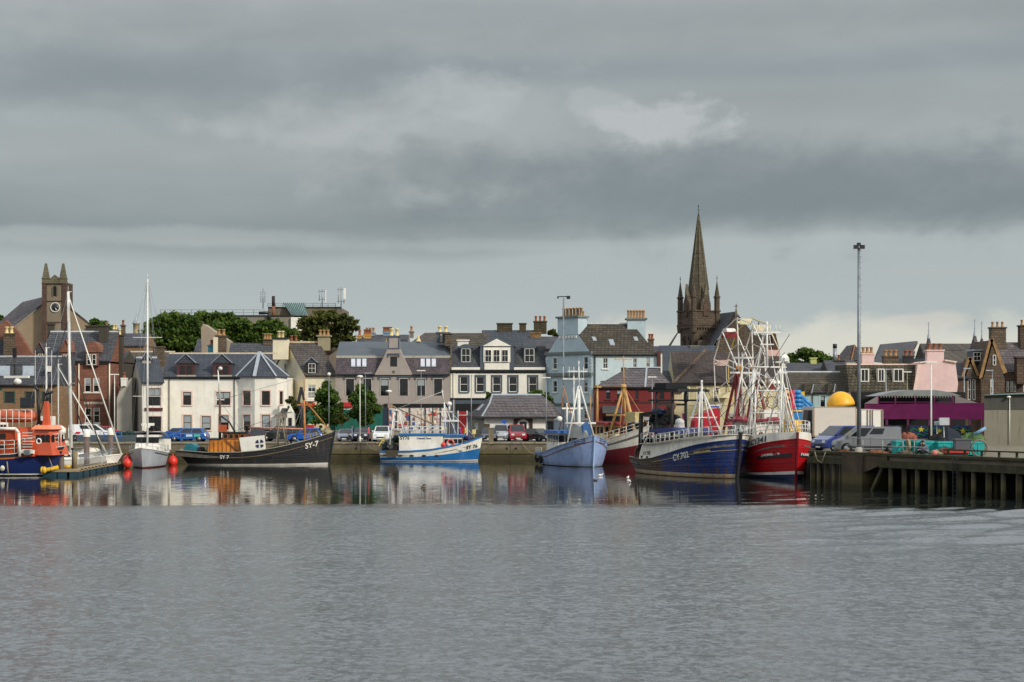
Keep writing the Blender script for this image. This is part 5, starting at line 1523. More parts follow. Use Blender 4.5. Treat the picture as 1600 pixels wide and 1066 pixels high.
def mast(px,y0,y1,kind_):
 m=mb();x=X(px,d+2);yy=d+2;a,b=Z(y1,yy),Z(y0,yy)
 m.tube((x,yy,a),(x,yy,b),.1)
 if kind_=='lattice':
  for s in(-.45,.35):m.tube((x+s,yy,a+(b-a)*.3),(x+s,yy,b-.6),.05)
  for k_ in range(6):zq=a+(b-a)*(.3+.1*k_);m.box(x-.5,x+.5,yy-.04,yy+.04,zq,zq+.07)
 else:
  for s in(-.55,.55):m.tube((x+s,yy,a+(b-a)*.35),(x+s,yy,b-.1),.07)
  for zq in(a+(b-a)*.42,b-.5):m.box(x-.75,x+.75,yy-.06,yy+.06,zq,zq+.12)
 return m
th.part('antenna_mast',mast(411,451,482,'lattice'),STEEL)
th.part('antenna_mast',mast(503.5,452,480,'y'),STEEL)
m=mast(533,449,488,'y');th.part('antenna_mast',m,STEEL)
m=mb();m.box(X(535.5,d),X(539,d),d+1.6,d+2.0,Z(467,d),Z(449.5,d));th.part('antenna_panel',m,WHITE)
m=mb();m.box(X(506.5,d),X(508,d),d+1.6,d+2,Z(472,d),Z(453,d));th.part('antenna_panel',m,WHITE)
# ---- rooftops that show between and over the front row
def back_house(name,label,x0,x1,d,eave,ridge,roofm,wallm,chims=(),hl=0,hr=0,cap=None,dep=9):
 th=front_house(name,label,x0,x1,d,eave,ridge,dep,wallm,roofm,hl=hl,hr=hr,cap=cap,zb=gz(X((x0+x1)/2,d),d)-.5,gut=False)
 th.finish()
 for c_ in chims:
  px0,px1,y0,y1,n,pt,mt=c_
  dd=d+dep/2
  chimney(th,X(px0,dd),X(px1,dd),Z(y1,dd),Z(y0,dd),dd-.5,1.0,mt,n,pt,.75,.2,capw=.1)
 return th
YEL=wallmat('yellow_chimney',(206,160,84),(120,90,60),.3)
BLC=wallmat('blue_chimney',(130,156,176),(90,100,110),.3)
GRN=wallmat('green_chimney',(188,190,120),(120,120,80),.3)
back_house('hill_house','house high on the left with paired tall chimneys seen beside the trees',160,225,250,540,521,SLATE,BRICKT,((163,170,512,526,1,POT,DARKS),(176,184,515,526,2,POTC,RUBBLE),(190,195,508,526,1,POTR,RUBBLE)))
back_house('harled_gable_house','pinkish harled house gable rising among the big trees behind the white building',300,318,246,560,530,SLATE,GREYR,())
d=240
th=T('pointed_gable_house','harled gable end standing among the dark trees above the long white building','building',(X(330,d),d,gz(X(330,d),d)))
m=mb();m.prism([(X(318,d),2),(X(357,d),2),(X(357,d),Z(533,d)),(X(339,d),Z(521,d)),(X(317,d),Z(506,d)),(X(314,d),Z(512,d))],d,d+4,'y');th.part('gable_wall',m,wallmat('pinkish_harling',(160,146,128),(110,100,88),.3))
chimney(th,X(337,d-6),X(352,d-6),Z(565,d-6),Z(524,d-6),d-6,1.1,RUBBLE,2,POT,.85,.25)
m=mb();m.box(X(345,d),X(352,d),d-6.06,d-6.01,Z(563,d-6),Z(527,d-6));th.part('chimney_strip',m,CREAM)
chimney(th,X(325,d-5),X(335,d-5),Z(565,d-5),Z(539,d-5),d-5,1.0,paint('turquoise_chimney',(70,150,170),.7),1,POTR,.7,.25)
back_house('slate_row','long slate roof just above the ridge of the long white building',352,428,226,575,536,SLATE,GREYW,((412,424,530,540,3,POT,RUBBLE),(452,466,533,541,2,POTR,RUBBLE)))
back_house('yellow_chimney_house','slate roof with a mustard coloured chimney behind the grey gabled building',555,600,236,545,527,SLATE,YEL,((558,566,524,534,1,POTR,YEL),(569,580,523,534,4,POTR,YEL)))
back_house('blue_chimney_house','grey roof with a pale blue chimney left of the grey central gable',568,636,244,540,523,SLATE,GREYW,((571,586,520,530,3,POT,BLC),(599,612,519,530,5,POTR,BLC)))
back_house('dark_hipped_house','dark slate hipped roof with a lone grey chimney behind the grey building',628,690,240,545,520,SLATEB,GREYW,((640,646,518,528,1,POT,GREYW),),hl=3)
back_house('moss_roof_house','brown mossy roof running behind the pedimented dormer',684,762,236,548,520.5,SLATEM,GREYW,())
back_house('ruined_chimney_house','slate roof with three thick ivy topped stone chimneys',752,846,246,548,516,SLATEN,SANDR,((776.5,800.5,505,522,0,POT,coursed('mossy_stack',(84,76,58),(66,60,46),(50,45,36),.5,.3,.03,(96,88,40),.6)),(811.5,822,505,520,0,POT,coursed('mossy_stack',(84,76,58),(66,60,46),(50,45,36))),(834,854,502,522,3,POTR,coursed('mossy_stack',(84,76,58),(66,60,46),(50,45,36)))))
back_house('ochre_chimney_house','slate roof with an ochre stone chimney left of the pale blue house',818,872,226,545,526,SLATE,RUBBLE,((829,845,520,535,0,POT,coursed('ochre_stack',(150,116,74),(120,92,60),(80,64,46),.5,.3,.02)),))
back_house('far_dark_roof_house','low dark roof right of the pale blue house below the spire',1006,1062,240,556,541,SLATE,GREYW,((1013,1021,530,545,2,POTR,RUBBLE),))
back_house('modern_slate_house','smooth dark banded roof with a white window strip beside the church',1034,1124,228,578,540,SLATEN,GREYW,((1078,1092,540,552,0,POT,GREYW),))
back_house('grey_barn_house','mid grey roof above the aqua cottage row with a yellow green chimney',1222,1305,236,585,567,SLATE,GREYW,((1266,1275,559,574,0,POT,GRN),))
back_house('white_end_house','dark roofed house with a steel flue beside the tall lighting mast',1296,1345,232,590,563,SLATE,DARKS,((1303,1318,563,576,1,POTR,DARKS),))
d=244
th=T('steep_gable_house','steep pointed slate roof with an orange hip line behind the tall lighting mast','building',(X(1335,d),d,gz(X(1335,d),d)))
m=mb();m.prism([(X(1316,d),Z(563,d)),(X(1356,d),Z(563,d)),(X(1335.5,d),Z(538.5,d))],d,d+6,'y');m.box(X(1318,d),X(1352,d),d+.2,d+6,4,Z(562.5,d));th.part('roof',m,SLATEP)
m=mb();m.bar((X(1335.5,d),d-.1,Z(539,d)),(X(1330,d),d-.1,Z(563,d)),.14,.1,(0,1,0));th.part('hip_tiles',m,paint('orange_tiles',(176,126,80),.8))
m=mb();m.tube((X(1304.5,d),d,Z(570,d)),(X(1304.5,d),d,Z(544,d)),.28,n=10);m.cur=1;m.tube((X(1304.5,d),d,Z(544,d)),(X(1304.5,d),d,Z(537.5,d)),.3,n=10)
solo('steel_flue',m,[STEEL,IRON],'tall round steel flue with a black cowl left of the lighting mast','flue')
d=250
th=T('white_gable_hall','large grey roofed hall with a white rendered gable end at the right','building',(X(1405,d),d,gz(X(1405,d),d)))
m=mb();a=[(X(1366,d),d,Z(566,d)),(X(1424,d),d,Z(572,d)),(X(1439.5,d),d+2,Z(533,d)),(X(1391,d),d+6,Z(537,d))]
m.hexa(a,[(p[0],p[1]+1,p[2]+.12)for p in a]);th.part('roof',m,paint('dark_felt_roof',(74,74,78),.8,.15,.6))
m=mb();m.prism([(X(1420,d),6),(X(1450,d),6),(X(1450,d),Z(545,d)),(X(1438.5,d),Z(536,d)),(X(1420,d),Z(565,d))],d+1.2,d+5,'y');th.part('gable_wall',m,WHITE2)
m=mb();m.box(X(1402,d-25),X(1447,d-25),d-25,d-20,4,Z(560,d-25));th.part('side_block',m,SLATEN)
back_house('ribbed_slate_hall','long ribbed slate roof between the conical turrets',1449,1542,240,572,537,coursed('ribbed_slate',(84,80,74),(72,68,64),(46,44,42),1.2,3.0,.06,(110,100,84),.4),DARKS,())
def turret(px,ya,yb,yt,wd,lab,d=237):
 x=X(px,d);r=wd*d/F/2
 m=mb();m.lathe([(r*1.25,Z(yb+14,d)),(r*1.2,Z(yb,d)),(r*.62,Z(ya+(yb-ya)*.38,d)),(r*.3,Z(ya,d))],(x,d,0),12)
 th=T('conical_turret',lab,'turret',(x,d,Z(yb+14,d)),group='conical slate turrets')
 th.part('cone_roof',m,SLATEP)
 m=mb();m.lathe([(r*.42,Z(ya,d)-.1),(r*.2,Z(ya-6,d)),(.06,Z(ya-8,d)),(.05,Z(yt,d))],(x,d,0),8);m.box(x-.2,x+.2,d-.03,d+.03,Z(yt+4,d),Z(yt+3.4,d));m.lathe([(.02,0),(.14,.12),(.02,.24)],(x,d,Z(ya-9,d)),8);th.part('finial',m,LEAD)
 m=mb();m.lathe([(r*1.05,Z(yb+14,d)),(r*1.05,gz(x,d)-.5)],(x,d,0),12);th.part('wall',m,DARKS)
turret(1451,528,555,503,13,'conical slate turret rising just behind the pink chimney gable')
turret(1523,524,545,498,13,'taller of the two close conical slate turrets left of the brown stone house')
turret(1534,528,539,502,8,'smaller conical slate turret nearest the brown stone house',246)
d=262;x=X(213,d)
th=T('roof_lantern','small pale roof lantern with a thin finial on the skyline left of the big trees','lantern',(x,d,Z(522,d)))
m=mb();m.lathe([(.55,0),(.5,.15),(.5,1.5),(.62,1.55),(.62,1.65)],(x,d,Z(522,d)),8);th.part('lantern_wall',m,paint('lantern_tan',(176,160,130),.8,.15,3))
m=mb();m.lathe([(.62,0),(.35,.5),(.1,1.0),(.05,1.1)],(x,d,Z(522,d)+1.66),8);m.tube((x,d,Z(522,d)+2.6),(x,d,Z(488,d)),.04);m.lathe([(.02,0),(.12,.12),(.02,.24)],(x,d,Z(494,d)),8);th.part('cupola',m,LEAD)
# ==== TREES
LEAF1=leafmat('leaves_dark',(30,48,20),(64,88,32),(116,134,56))
LEAF2=leafmat('leaves_olive',(40,48,22),(72,80,36),(118,114,58))
LEAF3=leafmat('leaves_street',(36,54,22),(66,92,36),(112,132,58))
BARK=paint('bark',(76,64,50),.9,.3,3)
def crown(blobs,n,size,seed,hollow=.45):
 """leaf-sized faces through a set of clumps, each clump built of smaller sprays"""
 r=np.random.default_rng(seed)
 vol=np.array([b[3]*b[4]*b[5]for b in blobs])**.65;vol/=vol.sum()
 V,Fc=[],[]
 for b,fr in zip(blobs,vol):
  k_=max(6,int(30*(b[3]*b[5])**.5))
  c=r.normal(size=(k_,3));c/=np.linalg.norm(c,axis=1)[:,None]
  c*=(r.random(k_)[:,None]**.4)
  c[:,2]=np.where(c[:,2]<-.55,-.55+(c[:,2]+.55)*.3,c[:,2])
  c=c*(1+.22*(r.random(k_)[:,None]>.75))*np.array([b[3],b[4],b[5]])*.86
  cnt=int(n*fr)
  ci=r.integers(0,k_,cnt)
  sp=min(b[3],b[5])*.24
  o=r.normal(size=(cnt,3))*sp*np.array([1,1,.62])
  p=c[ci]+o+np.array(b[:3])
  nrm=r.normal(size=(cnt,3))+np.array([0,-.1,.55]);nrm/=np.linalg.norm(nrm,axis=1)[:,None]
  t=np.cross(nrm,r.normal(size=(cnt,3)));t/=np.linalg.norm(t,axis=1)[:,None]
  bb=np.cross(nrm,t)
  s1=size*r.uniform(.6,1.35,cnt)[:,None];s2=s1*.62
  V.append(np.stack([p-t*s1,p+bb*s2,p+t*s1,p-bb*s2],1).reshape(-1,3))
 V=np.concatenate(V);q=np.arange(len(V),dtype=np.int32)
 me=bpy.data.meshes.new('crown')
 me.vertices.add(len(V));me.vertices.foreach_set('co',V.ravel())
 me.loops.add(len(V));me.loops.foreach_set('vertex_index',q)
 me.polygons.add(len(V)//4);me.polygons.foreach_set('loop_start',np.arange(0,len(V),4,dtype=np.int32))
 me.update()
 return me
def tree(name,label,d,spec,n,size,seed,mat,base=None,trunk=.25,group=None,cat='tree'):
 """spec: clumps as photo-pixel (px, py, rx, ry); depth thickness follows the width"""
 r=random.Random(seed)
 cx=sum(s[0]*s[2]for s in spec)/sum(s[2]for s in spec)
 x0=X(cx,d);zb=gz(x0,d)if base is None else base
 th=T(name,label,cat,(x0,d,zb),group=group)
 bl=[]
 for px,py,rx,ry in spec:
  yy=d+r.uniform(-.35,.35)*rx*d/F
  a,c=rx*d/F,ry*d/F
  bl.append((X(px,d)-x0,yy-d,Z(py,d)-zb,a,(a+c)/2,c))
 me=crown(bl,n,size,seed);me.materials.append(mat)
 link('crown',me,parent=th.e)
 m=mb();top=max(b[2]for b in bl)
 h0=min(b[2]-b[5]for b in bl)
 fork=Vector((0,0,max(h0*.9,top*.35)))
 m.tube((0,0,-.3),fork,trunk,trunk*.7,8)
 for b in bl:
  e=Vector((b[0],b[1],b[2]+b[5]*.3));mid=(fork+e)/2+Vector((0,0,-.1*(e-fork).length))
  m.tube(fork,mid,trunk*.5,trunk*.32,6);m.tube(mid,e,trunk*.32,trunk*.1,6)
 th.part('trunk',m,BARK,w=False)
 return th
tree('hill_tree','dark rounded tree on the hill, leftmost of the row above the white building',262,[(252,503,18,12),(270,497,16,10),(285,512,24,18),(250,524,22,20),(275,530,26,22),(300,520,18,20),(305,537,16,16),(240,540,12,12)],15000,.32,1,LEAF1,trunk=.4,group='trees on the hill behind the roofs')
tree('hill_tree','broad green tree on the hill beneath the flat roofed block railings',276,[(320,500,22,12),(345,498,26,12),(372,508,24,14),(350,518,30,16),(385,522,22,16),(400,530,12,12),(330,530,20,14),(372,536,26,10)],15000,.32,2,LEAF1,trunk=.4,group='trees on the hill behind the roofs')
tree('hill_tree','smaller green tree on the hill below the green skylight',268,[(412,512,14,10),(428,507,14,9),(440,520,18,12),(455,527,16,12),(420,528,20,12),(402,524,10,10)],9000,.3,3,LEAF1,trunk=.3,group='trees on the hill behind the roofs')
tree('hill_tree','olive spreading tree with gaps in its crown, right of the flat roofed block',258,[(500,497,20,11),(520,495,20,9),(480,507,16,10),(540,506,22,9),(552,514,11,5),(500,516,24,12),(525,522,22,12),(475,524,14,8),(545,528,10,8),(490,533,20,8),(520,536,16,8)],9500,.27,4,LEAF2,trunk=.35,group='trees on the hill behind the roofs')
tree('distant_tree','dark tree crown above the grey roofs between the ferris wheel and lighting mast',275,[(1240,562,13,9),(1258,553,16,10),(1275,560,18,12),(1290,568,12,10),(1250,573,20,9),(1299,562,6,5),(1280,577,20,8)],11000,.3,5,LEAF1,trunk=.35)
tree('distant_tree','bushy tree just right of the clock tower church',268,[(148,504,8,5),(160,510,12,8),(172,522,14,12),(150,520,14,10),(185,532,14,10),(205,540,12,9),(222,542,10,9)],8000,.3,6,LEAF1,trunk=.25)
tree('distant_tree','small patch of tree crown at the far left edge behind the church roof',300,[(2,497,7,6),(-4,505,8,7)],1500,.3,7,LEAF1,trunk=.2)
tree('distant_tree','tiny tree top seen between the mossy stacks and the pale blue house',262,[(862,520,8,4),(872,525,7,4)],1500,.28,8,LEAF2,trunk=.2)
tree('street_tree','round dark street tree beside the black boat foremast',202.5,[(511,604,8,9),(503,620,10,12),(519,622,11,13),(509,642,17,14),(499,658,13,10),(522,655,11,11),(528,640,6,9)],13000,.17,9,LEAF3,QZ,.16,group='street trees along the quay')
tree('street_tree','round dark street tree in front of the grey gabled building',202.5,[(563,607,8,9),(557,624,11,12),(574,622,11,12),(570,641,18,14),(586,638,9,10),(554,646,8,10),(571,657,14,8)],13000,.17,10,LEAF3,QZ,.16,group='street trees along the quay')
tree('young_tree','thin young yellowish tree between the two round street trees',200.5,[(533,648,6,10),(530,658,9,6),(540,655,6,6),(534,636,3,8)],1500,.14,11,LEAF2,QZ,.07)
tree('leafy_shrub','ragged green shrub against the cream house wall by the white porch',206,[(453,625,5,8),(462,638,9,10),(470,655,10,14),(458,660,8,10),(476,640,5,8)],4500,.15,12,LEAF2,QZ,.1,cat='shrub')
tree('leafy_shrub','bright green shrub at the left end of the hipped slate roof',209,[(763,618,5,5),(768,624,6,6)],1800,.14,13,LEAF3,QZ,.1,cat='shrub')
tree('leafy_shrub','bright green shrub behind the right end of the hipped slate roof',209,[(840,616,8,6),(852,622,9,7),(860,631,5,5),(834,613,6,4)],3200,.14,14,LEAF3,QZ,.12,cat='shrub')
# ==== BOATS
class Hull:
 def __init__(s,L_,B,sheer,pd=2.6,pw=1.7,tr=.75,tw=.55,bwf=.88,rake=.9,srake=.6,draft=.9):
  s.L,s.B,s.sh=L_,B,sheer
  s.pd,s.pw,s.tr,s.tw,s.bwf,s.rake,s.srake,s.draft=pd,pw,tr,tw,bwf,rake,srake,draft
 def zs(s,t):
  p=s.sh
  if t<=p[0][0]:return p[0][1]
  for(a,b),(c,d)in zip(p,p[1:]):
   if t<=c:
    u=(t-a)/(c-a);return b+(d-b)*u
  return p[-1][1]
 def half(s,t,z):
  zf=max(0.0,min(1.15,z/s.zs(t)))
  def f(tr,p):
   return tr+(1-tr)*math.sin(math.pi/2*min(1,t/.42))**.9 if t<.42 else max(0,1-((t-.42)/.58)**p)
  fd,fw=f(s.tr,s.pd),f(s.tw,s.pw)*s.bwf
  b=s.B/2*(fw+(fd-fw)*zf**.75)
  if z<0:b*=max(0.02,1+z/s.draft*.8)
  return b
 def P(s,t,z,side=1,out=0.0):
  zf=max(-.3,min(1.2,z/s.zs(t)))
  x=-s.L/2+s.L*t-s.rake*(1-zf)*max(0,(t-.55)/.45)**2+s.srake*(1-zf)*max(0,(.35-t)/.35)**2
  return Vector((x,side*(s.half(t,z)+out),z))
 def tx(s,x,z):
  t=(x+s.L/2)/s.L
  for _ in range(6):t+=(x-s.P(t,z).x)/s.L
  return t
 def skin(s,bands,n=44):
  """bands: list of (bottom(t), top(t), material index)"""
  m=mb();m.smooth=True
  ts=[1-(1-i/n)**1.25 for i in range(n+1)]
  for lo,hi,mi in bands:
   m.cur=mi;k=4
   for side in(-1,1):
    vs=[s.P(t,lo(t)+(hi(t)-lo(t))*j/k,side)for j in range(k+1)for t in ts]
    w_=n+1
    fs=[]
    for j in range(k):
     for i in range(n):
      q=(j*w_+i,j*w_+i+1,(j+1)*w_+i+1,(j+1)*w_+i)
      fs.append(q if side<0 else tuple(reversed(q)))
    m.add(vs,fs)
   m.smooth=False
   for j in range(k):
    a,b=lo(0)+(hi(0)-lo(0))*j/k,lo(0)+(hi(0)-lo(0))*(j+1)/k
    m.poly(s.P(0,a,1),s.P(0,a,-1),s.P(0,b,-1),s.P(0,b,1))
   m.smooth=True
  return m
 def deck(s,drop,inset=.09,n=30,t0=0.0,t1=.985):
  m=mb()
  ts=[t0+(t1-t0)*i/n for i in range(n+1)]
  for a,b in zip(ts,ts[1:]):
   za,zb_=s.zs(a)-drop,s.zs(b)-drop
   def q(t,z,sd,ins):p=s.P(t,s.zs(t),sd);y=max(0,abs(p.y)-ins)*sd;return Vector((min(p.x,s.L/2-inset*1.5),y,z))
   m.poly(q(a,za,-1,inset),q(b,zb_,-1,inset),q(b,zb_,1,inset),q(a,za,1,inset))
   for sd in(-1,1):
    f=[q(a,za,sd,inset),q(a,s.zs(a)-.01,sd,inset),q(b,s.zs(b)-.01,sd,inset),q(b,zb_,sd,inset)]
    m.poly(*(f if sd>0 else reversed(f)))
  return m
 def strip(s,zf,w=.1,h=.09,t0=0.0,t1=1.0,n=36,sides=(-1,1),inn=0.02):
  m=mb()
  ts=[t0+(t1-t0)*(1-(1-i/n)**1.3)for i in range(n+1)]
  for sd in sides:
   for a,b in zip(ts,ts[1:]):
    pa,pb=s.P(a,zf(a),sd),s.P(b,zf(b),sd)
    oa,ob=Vector((0,sd*w,0)),Vector((0,sd*w,0))
    ia,ib=Vector((0,-sd*inn,0)),Vector((0,-sd*inn,0))
    if a>.995:oa=oa*.3
    up=Vector((0,0,h/2))
    b4=[pa+ia-up,pb+ib-up,pb+ob-up,pa+oa-up];t4=[pa+ia+up,pb+ib+up,pb+ob+up,pa+oa+up]
    if sd>0:m.hexa(b4,t4)
    else:m.hexa(list(reversed(b4)),list(reversed(t4)))
  return m
 def rail(s,drop=0.0,w_in=.16,w_out=.06,h=.07):
  return s.strip(lambda t:s.zs(t)-drop,w_out,h,inn=w_in)
 def text(s,txt,x,z,size,side=-1,slope=0.0,out=.07,sx=1.0,bold=.012):
  vs,fs=text_mesh(txt,size/.7,font_bold=bold)
  m=mb();V=[]
  for v in vs:
   xx=x+v[0]*sx if side<0 else x-v[0]*sx
   z_=z+v[2]+slope*v[0]*sx
   t=s.tx(xx,z_)
   p=s.P(t,z_,side,out);V.append(p)
  m.add(V,fs)
  return m
def hullpaint(name,rgb,dirt=(70,56,44),damt=.35,plank=True,rough=.38,rust=None):
 """painted planked or plated hull: faint plank lines, scuffs, dirt running from the scuppers"""
 if name in MC:return MC[name]
 m,gg,b=base_mat(name)
 co=coords(gg)
 s=gg.n('ShaderNodeSeparateXYZ');gg.put(s.inputs[0],co)
 n=gg.noise(co,.9,7,.65)
 c=lin(*rgb)
 col=gg.mix(gg.smooth(n,.3,.7),tuple(v*.82 for v in c),tuple(min(1,v*1.1)for v in c))
 mp=gg.n('ShaderNodeMapping');gg.put(mp.inputs[0],co);mp.inputs['Scale'].default_value=(2.4,2.4,.25)
 dn=gg.noise(mp.outputs[0],1.5,7,.7)
 col=gg.mix(gg.m('MULTIPLY',gg.smooth(dn,.5,.78),damt*1.4),col,lin(*dirt))
 sc=gg.noise(co,3.5,6,.75,.6)
 col=gg.mix(gg.m('MULTIPLY',gg.smooth(sc,.62,.72),damt),col,lin(*(rust or dirt)))
 low=gg.m('SUBTRACT',1.0,gg.smooth(gg.m('ADD',s.outputs[2],gg.m('MULTIPLY',n,.4)),.1,.75))
 col=gg.mix(gg.m('MULTIPLY',low,.45*min(1,damt*2)),col,lin(66,58,42))
 gg.put(b.inputs['Base Color'],col)
 gg.put(b.inputs['Roughness'],gg.m('ADD',rough-.1,gg.m('MULTIPLY',dn,.35)))
 if plank:
  wv=gg.m('FRACT',gg.m('MULTIPLY',gg.m('ADD',s.outputs[2],gg.m('MULTIPLY',s.outputs[0],-.035)),4.2))
  ln=gg.smooth(gg.m('ABSOLUTE',gg.m('SUBTRACT',wv,.5)),.42,.5)
  bp=gg.n('ShaderNodeBump');bp.inputs['Strength'].default_value=.6;bp.inputs['Distance'].default_value=.03
  gg.put(bp.inputs['Height'],gg.m('SUBTRACT',gg.m('MULTIPLY',n,.6),ln));gg.put(b.inputs['Normal'],bp.outputs[0])
 MC[name]=m
 return m
BOATW=hullpaint('boat_white',(222,218,208),(140,112,80),.3,False,.4)
BOATW2=hullpaint('boat_white_worn',(216,211,198),(128,84,50),.6,False,.45,(110,60,30))
MASTW=paint('mast_white',(216,216,210),.4,.1,2,(130,110,86),.2)
DECKM=paint('deck_grey',(96,92,84),.8,.25,2,(60,54,44),.4)
WOODM=paint('varnished_mast',(178,116,58),.45,.2,2,(110,70,36),.3)
ORANGE=paint('lifeboat_orange',(200,86,50),.35,.06,1,(180,70,34),.1,coat=.3)
RED=paint('buoy_red',(216,54,40),.4,.08,2)
NET=paint('net_green',(34,58,50),.95,.5,9,(20,30,28),.5,bump=1)
NETB=paint('net_black',(24,26,28),.95,.5,9,bump=1)
ROPE=paint('rope',(150,140,110),.9,.2,6)
TEAL=paint('teal_paint',(24,104,118),.5,.15,2)
RUBBER=paint('tyre_rubber',(22,22,23),.85,.2,4)
CANV=paint('canvas_navy',(34,44,86),.8,.12,3)
def cabin(m,x0,x1,y0,y1,z0,z1,tx0=0,tx1=0,ty=0.0):
 b=[(x0,y0,z0),(x1,y0,z0),(x1,y1,z0),(x0,y1,z0)]
 t=[(x0+tx0,y0+ty,z1),(x1-tx1,y0+ty,z1),(x1-tx1,y1-ty,z1),(x0+tx0,y1-ty,z1)]
 return m.hexa(b,t)
def boat_windows(th,parent,x0,x1,y0,y1,z0,z1,n,nf=3,fr=None,sides=(-1,1),front=1,w=None):
 """a row of framed wheelhouse panes round a cabin standing on x0..x1, y0..y1"""
 fr=fr or DARKF
 hz=z1-z0
 pitch=(x1-x0)/n;ww=(w or pitch*.66)
 key=('bw',round(ww,2),round(hz,2),fr.name)
 if key not in WM:
  m=mb();m.box(-ww/2-.04,ww/2+.04,-.035,-.004,-.04,hz+.04)
  q=mb();q.box(-ww/2,ww/2,-.05,-.036,0,hz)
  WM[key]=(m.mesh('window',fr),q.mesh('pane',GLASS))
 a,b=WM[key]
 for sd in sides:
  for i in range(n):
   o=link('window',a,(x0+pitch*(i+.5),y0 if sd<0 else y1,z0),(0,0,0 if sd<0 else math.pi),parent)
   link('pane',b,parent=o)
 if front:
  for i in range(nf):
   o=link('window',a,(x1 if front>0 else x0,y0+(y1-y0)*(i+.5)/nf,z0),(0,0,math.pi/2 if front>0 else-math.pi/2),parent)
   link('pane',b,parent=o)
def rails(pts,h,r=.03,mids=(.5,),every=1):
 """guard rail through deck points"""
 m=mb()
 pts=[Vector(p)for p in pts];up=Vector((0,0,h))
 for i,p in enumerate(pts):
  if i%every==0:m.tube(p,p+up,r,n=5)
 for k in(1.0,)+tuple(mids):
  for a,b in zip(pts,pts[1:]):m.tube(a+up*k,b+up*k,r*.85,n=5)
 return m
def hull_rail(H,t0,t1,n,h,side,ins=.12,mids=(.5,),drop=0.0,r=.03,base=None):
 pts=[]
 for i in range(n+1):
  t=t0+(t1-t0)*i/n;p=H.P(t,H.zs(t),side)
  pts.append((p.x,side*max(.05,abs(p.y)-ins),(H.zs(t)-drop)if base is None else base(t)))
 return rails(pts,h,r,mids)
def stays(th,pairs,r=.018,mat=None,name='stay'):
 for p,q in pairs:
  m=mb();m.tube(p,q,r,n=4);th.part(name,m,mat or STEEL,w=False)
def tyre_fender(th,p,R_=.38,r=.14,ax='y'):
 m=mb();m.torus(p,R_,r,ax,14,7);return th.part('tyre_fender',m,RUBBER,w=False)
def buoy(th,p,r,mat,name='fender'):
 m=mb();m.ball(p,r,r,r*1.12);m.tube((p[0],p[1],p[2]+r),(p[0],p[1],p[2]+r*1.4),r*.25,n=6);return th.part(name,m,mat,w=False)
def heap(th,name,c,rx,ry,rz,mat,seed,w=False):
 m=mb();m.ball(c,rx,ry,rz,18,11);r=random.Random(seed)
 for i,v in enumerate(m.v):
  k=1+r.uniform(-.38,.25);m.v[i]=(c[0]+(v[0]-c[0])*k,c[1]+(v[1]-c[1])*k,max(c[2]-rz*.6,c[2]+(v[2]-c[2])*k))
 return th.part(name,m,mat,w=w)
def boat(name,label,px,d,rz_deg,H,bow_anchor=True,cat='fishing boat',group=None):
 """place a boat so that its stem foot meets photograph column px at distance d"""
 a=R(rz_deg)
 hx=H.L/2-H.rake if bow_anchor else 0
 x=X(px,d)-math.cos(a)*hx;y=d-math.sin(a)*hx
 return T(name,label,cat,(x,y,0),a,group)
def build_hull(th,H,bands,mats,railm,drop=.7,n=44,deckm=None,rail_kw={}):
 th.part('hull',H.skin(bands,n),mats,w=False)
 th.part('deck',H.deck(drop),deckm or DECKM,w=False)
 th.part('gunwale',H.rail(**rail_kw),railm,w=False)
K=lambda v:(lambda t:v)
# ---- SY-7, black wooden boat
H=Hull(15.9,4.7,[(0,1.5),(.2,1.3),(.42,1.32),(.55,1.5),(.7,1.95),(.85,2.55),(1,3.35)],pd=2.2,tr=.45,tw=.1,rake=.55,srake=1.2)
a_=R(-2)
th=T('fishing_boat','black wooden fishing boat with an orange varnished wheelhouse, lettered SY-7','fishing boat',(X(399,172),172+.3,0),a_)
BLK=hullpaint('hull_black',(30,32,36),(92,74,52),.5,True,.4)
build_hull(th,H,[(K(-.8),K(0),2),(K(0),lambda t:.12+.1*t**3,1),(lambda t:.12+.1*t**3,lambda t:H.zs(t),0)],[BLK,BOATW,hullpaint('antifoul_red',(120,44,36),(60,50,40),.5)],hullpaint('gunwale_grey',(150,146,132),(80,70,54),.4,False),.6)
th.part('rubbing_strake',H.strip(lambda t:H.zs(t)-.55,.05,.07),hullpaint('worn_strake',(110,90,62),(50,44,36),.5,False),w=False)
th.part('rubbing_strake',H.strip(lambda t:H.zs(t)*.42+.1,.04,.06,.35,1),BLK,w=False)
th.part('registration',H.text('SY-7',5.2,1.62,.54,-1,.24,sx=.86),WHITE,w=False)
th.part('registration',H.text('SY 7',-3.2,.66,.34,-1,0,sx=1.05),WHITE,w=False)
m=mb();m.bar(H.P(1,-.4)+Vector((.02,0,0)),H.P(1,3.45)+Vector((.05,0,0)),.16,.2);th.part('stem_post',m,BLK,w=False)
VARN=paint('varnished_wood',(206,128,40),.35,.25,1.6,(110,60,22),.35,coat=.3)
VARN2=paint('dark_varnish',(96,54,34),.4,.2,2)
m=mb();cabin(m,-4.6,-1.0,-1.25,1.25,.75,2.55,.1,.1,.08);c=th.part('wheelhouse',m,VARN,w=False)
m=mb();cabin(m,-3.2,-.85,-1.2,1.2,2.56,3.2,.05,.1,.05);th.part('wheelhouse_top',m,VARN2,parent=c,w=False)
boat_windows(th,c,-3.1,-.86,-1.19,1.19,2.68,3.08,4,3,fr=VARN)
m=mb();m.box(-3.4,-.7,-1.35,1.35,3.21,3.3);m.box(-4.7,-3.25,-1.3,1.3,2.56,2.64);th.part('roof',m,IRON,parent=c,w=False)
m=mb()
for i in range(9):x=-4.4+i*.42;m.box(x,x+.03,-1.30,-1.26,.8,2.5)
th.part('panel_bead',m,VARN2,parent=c,w=False,kind='stuff')
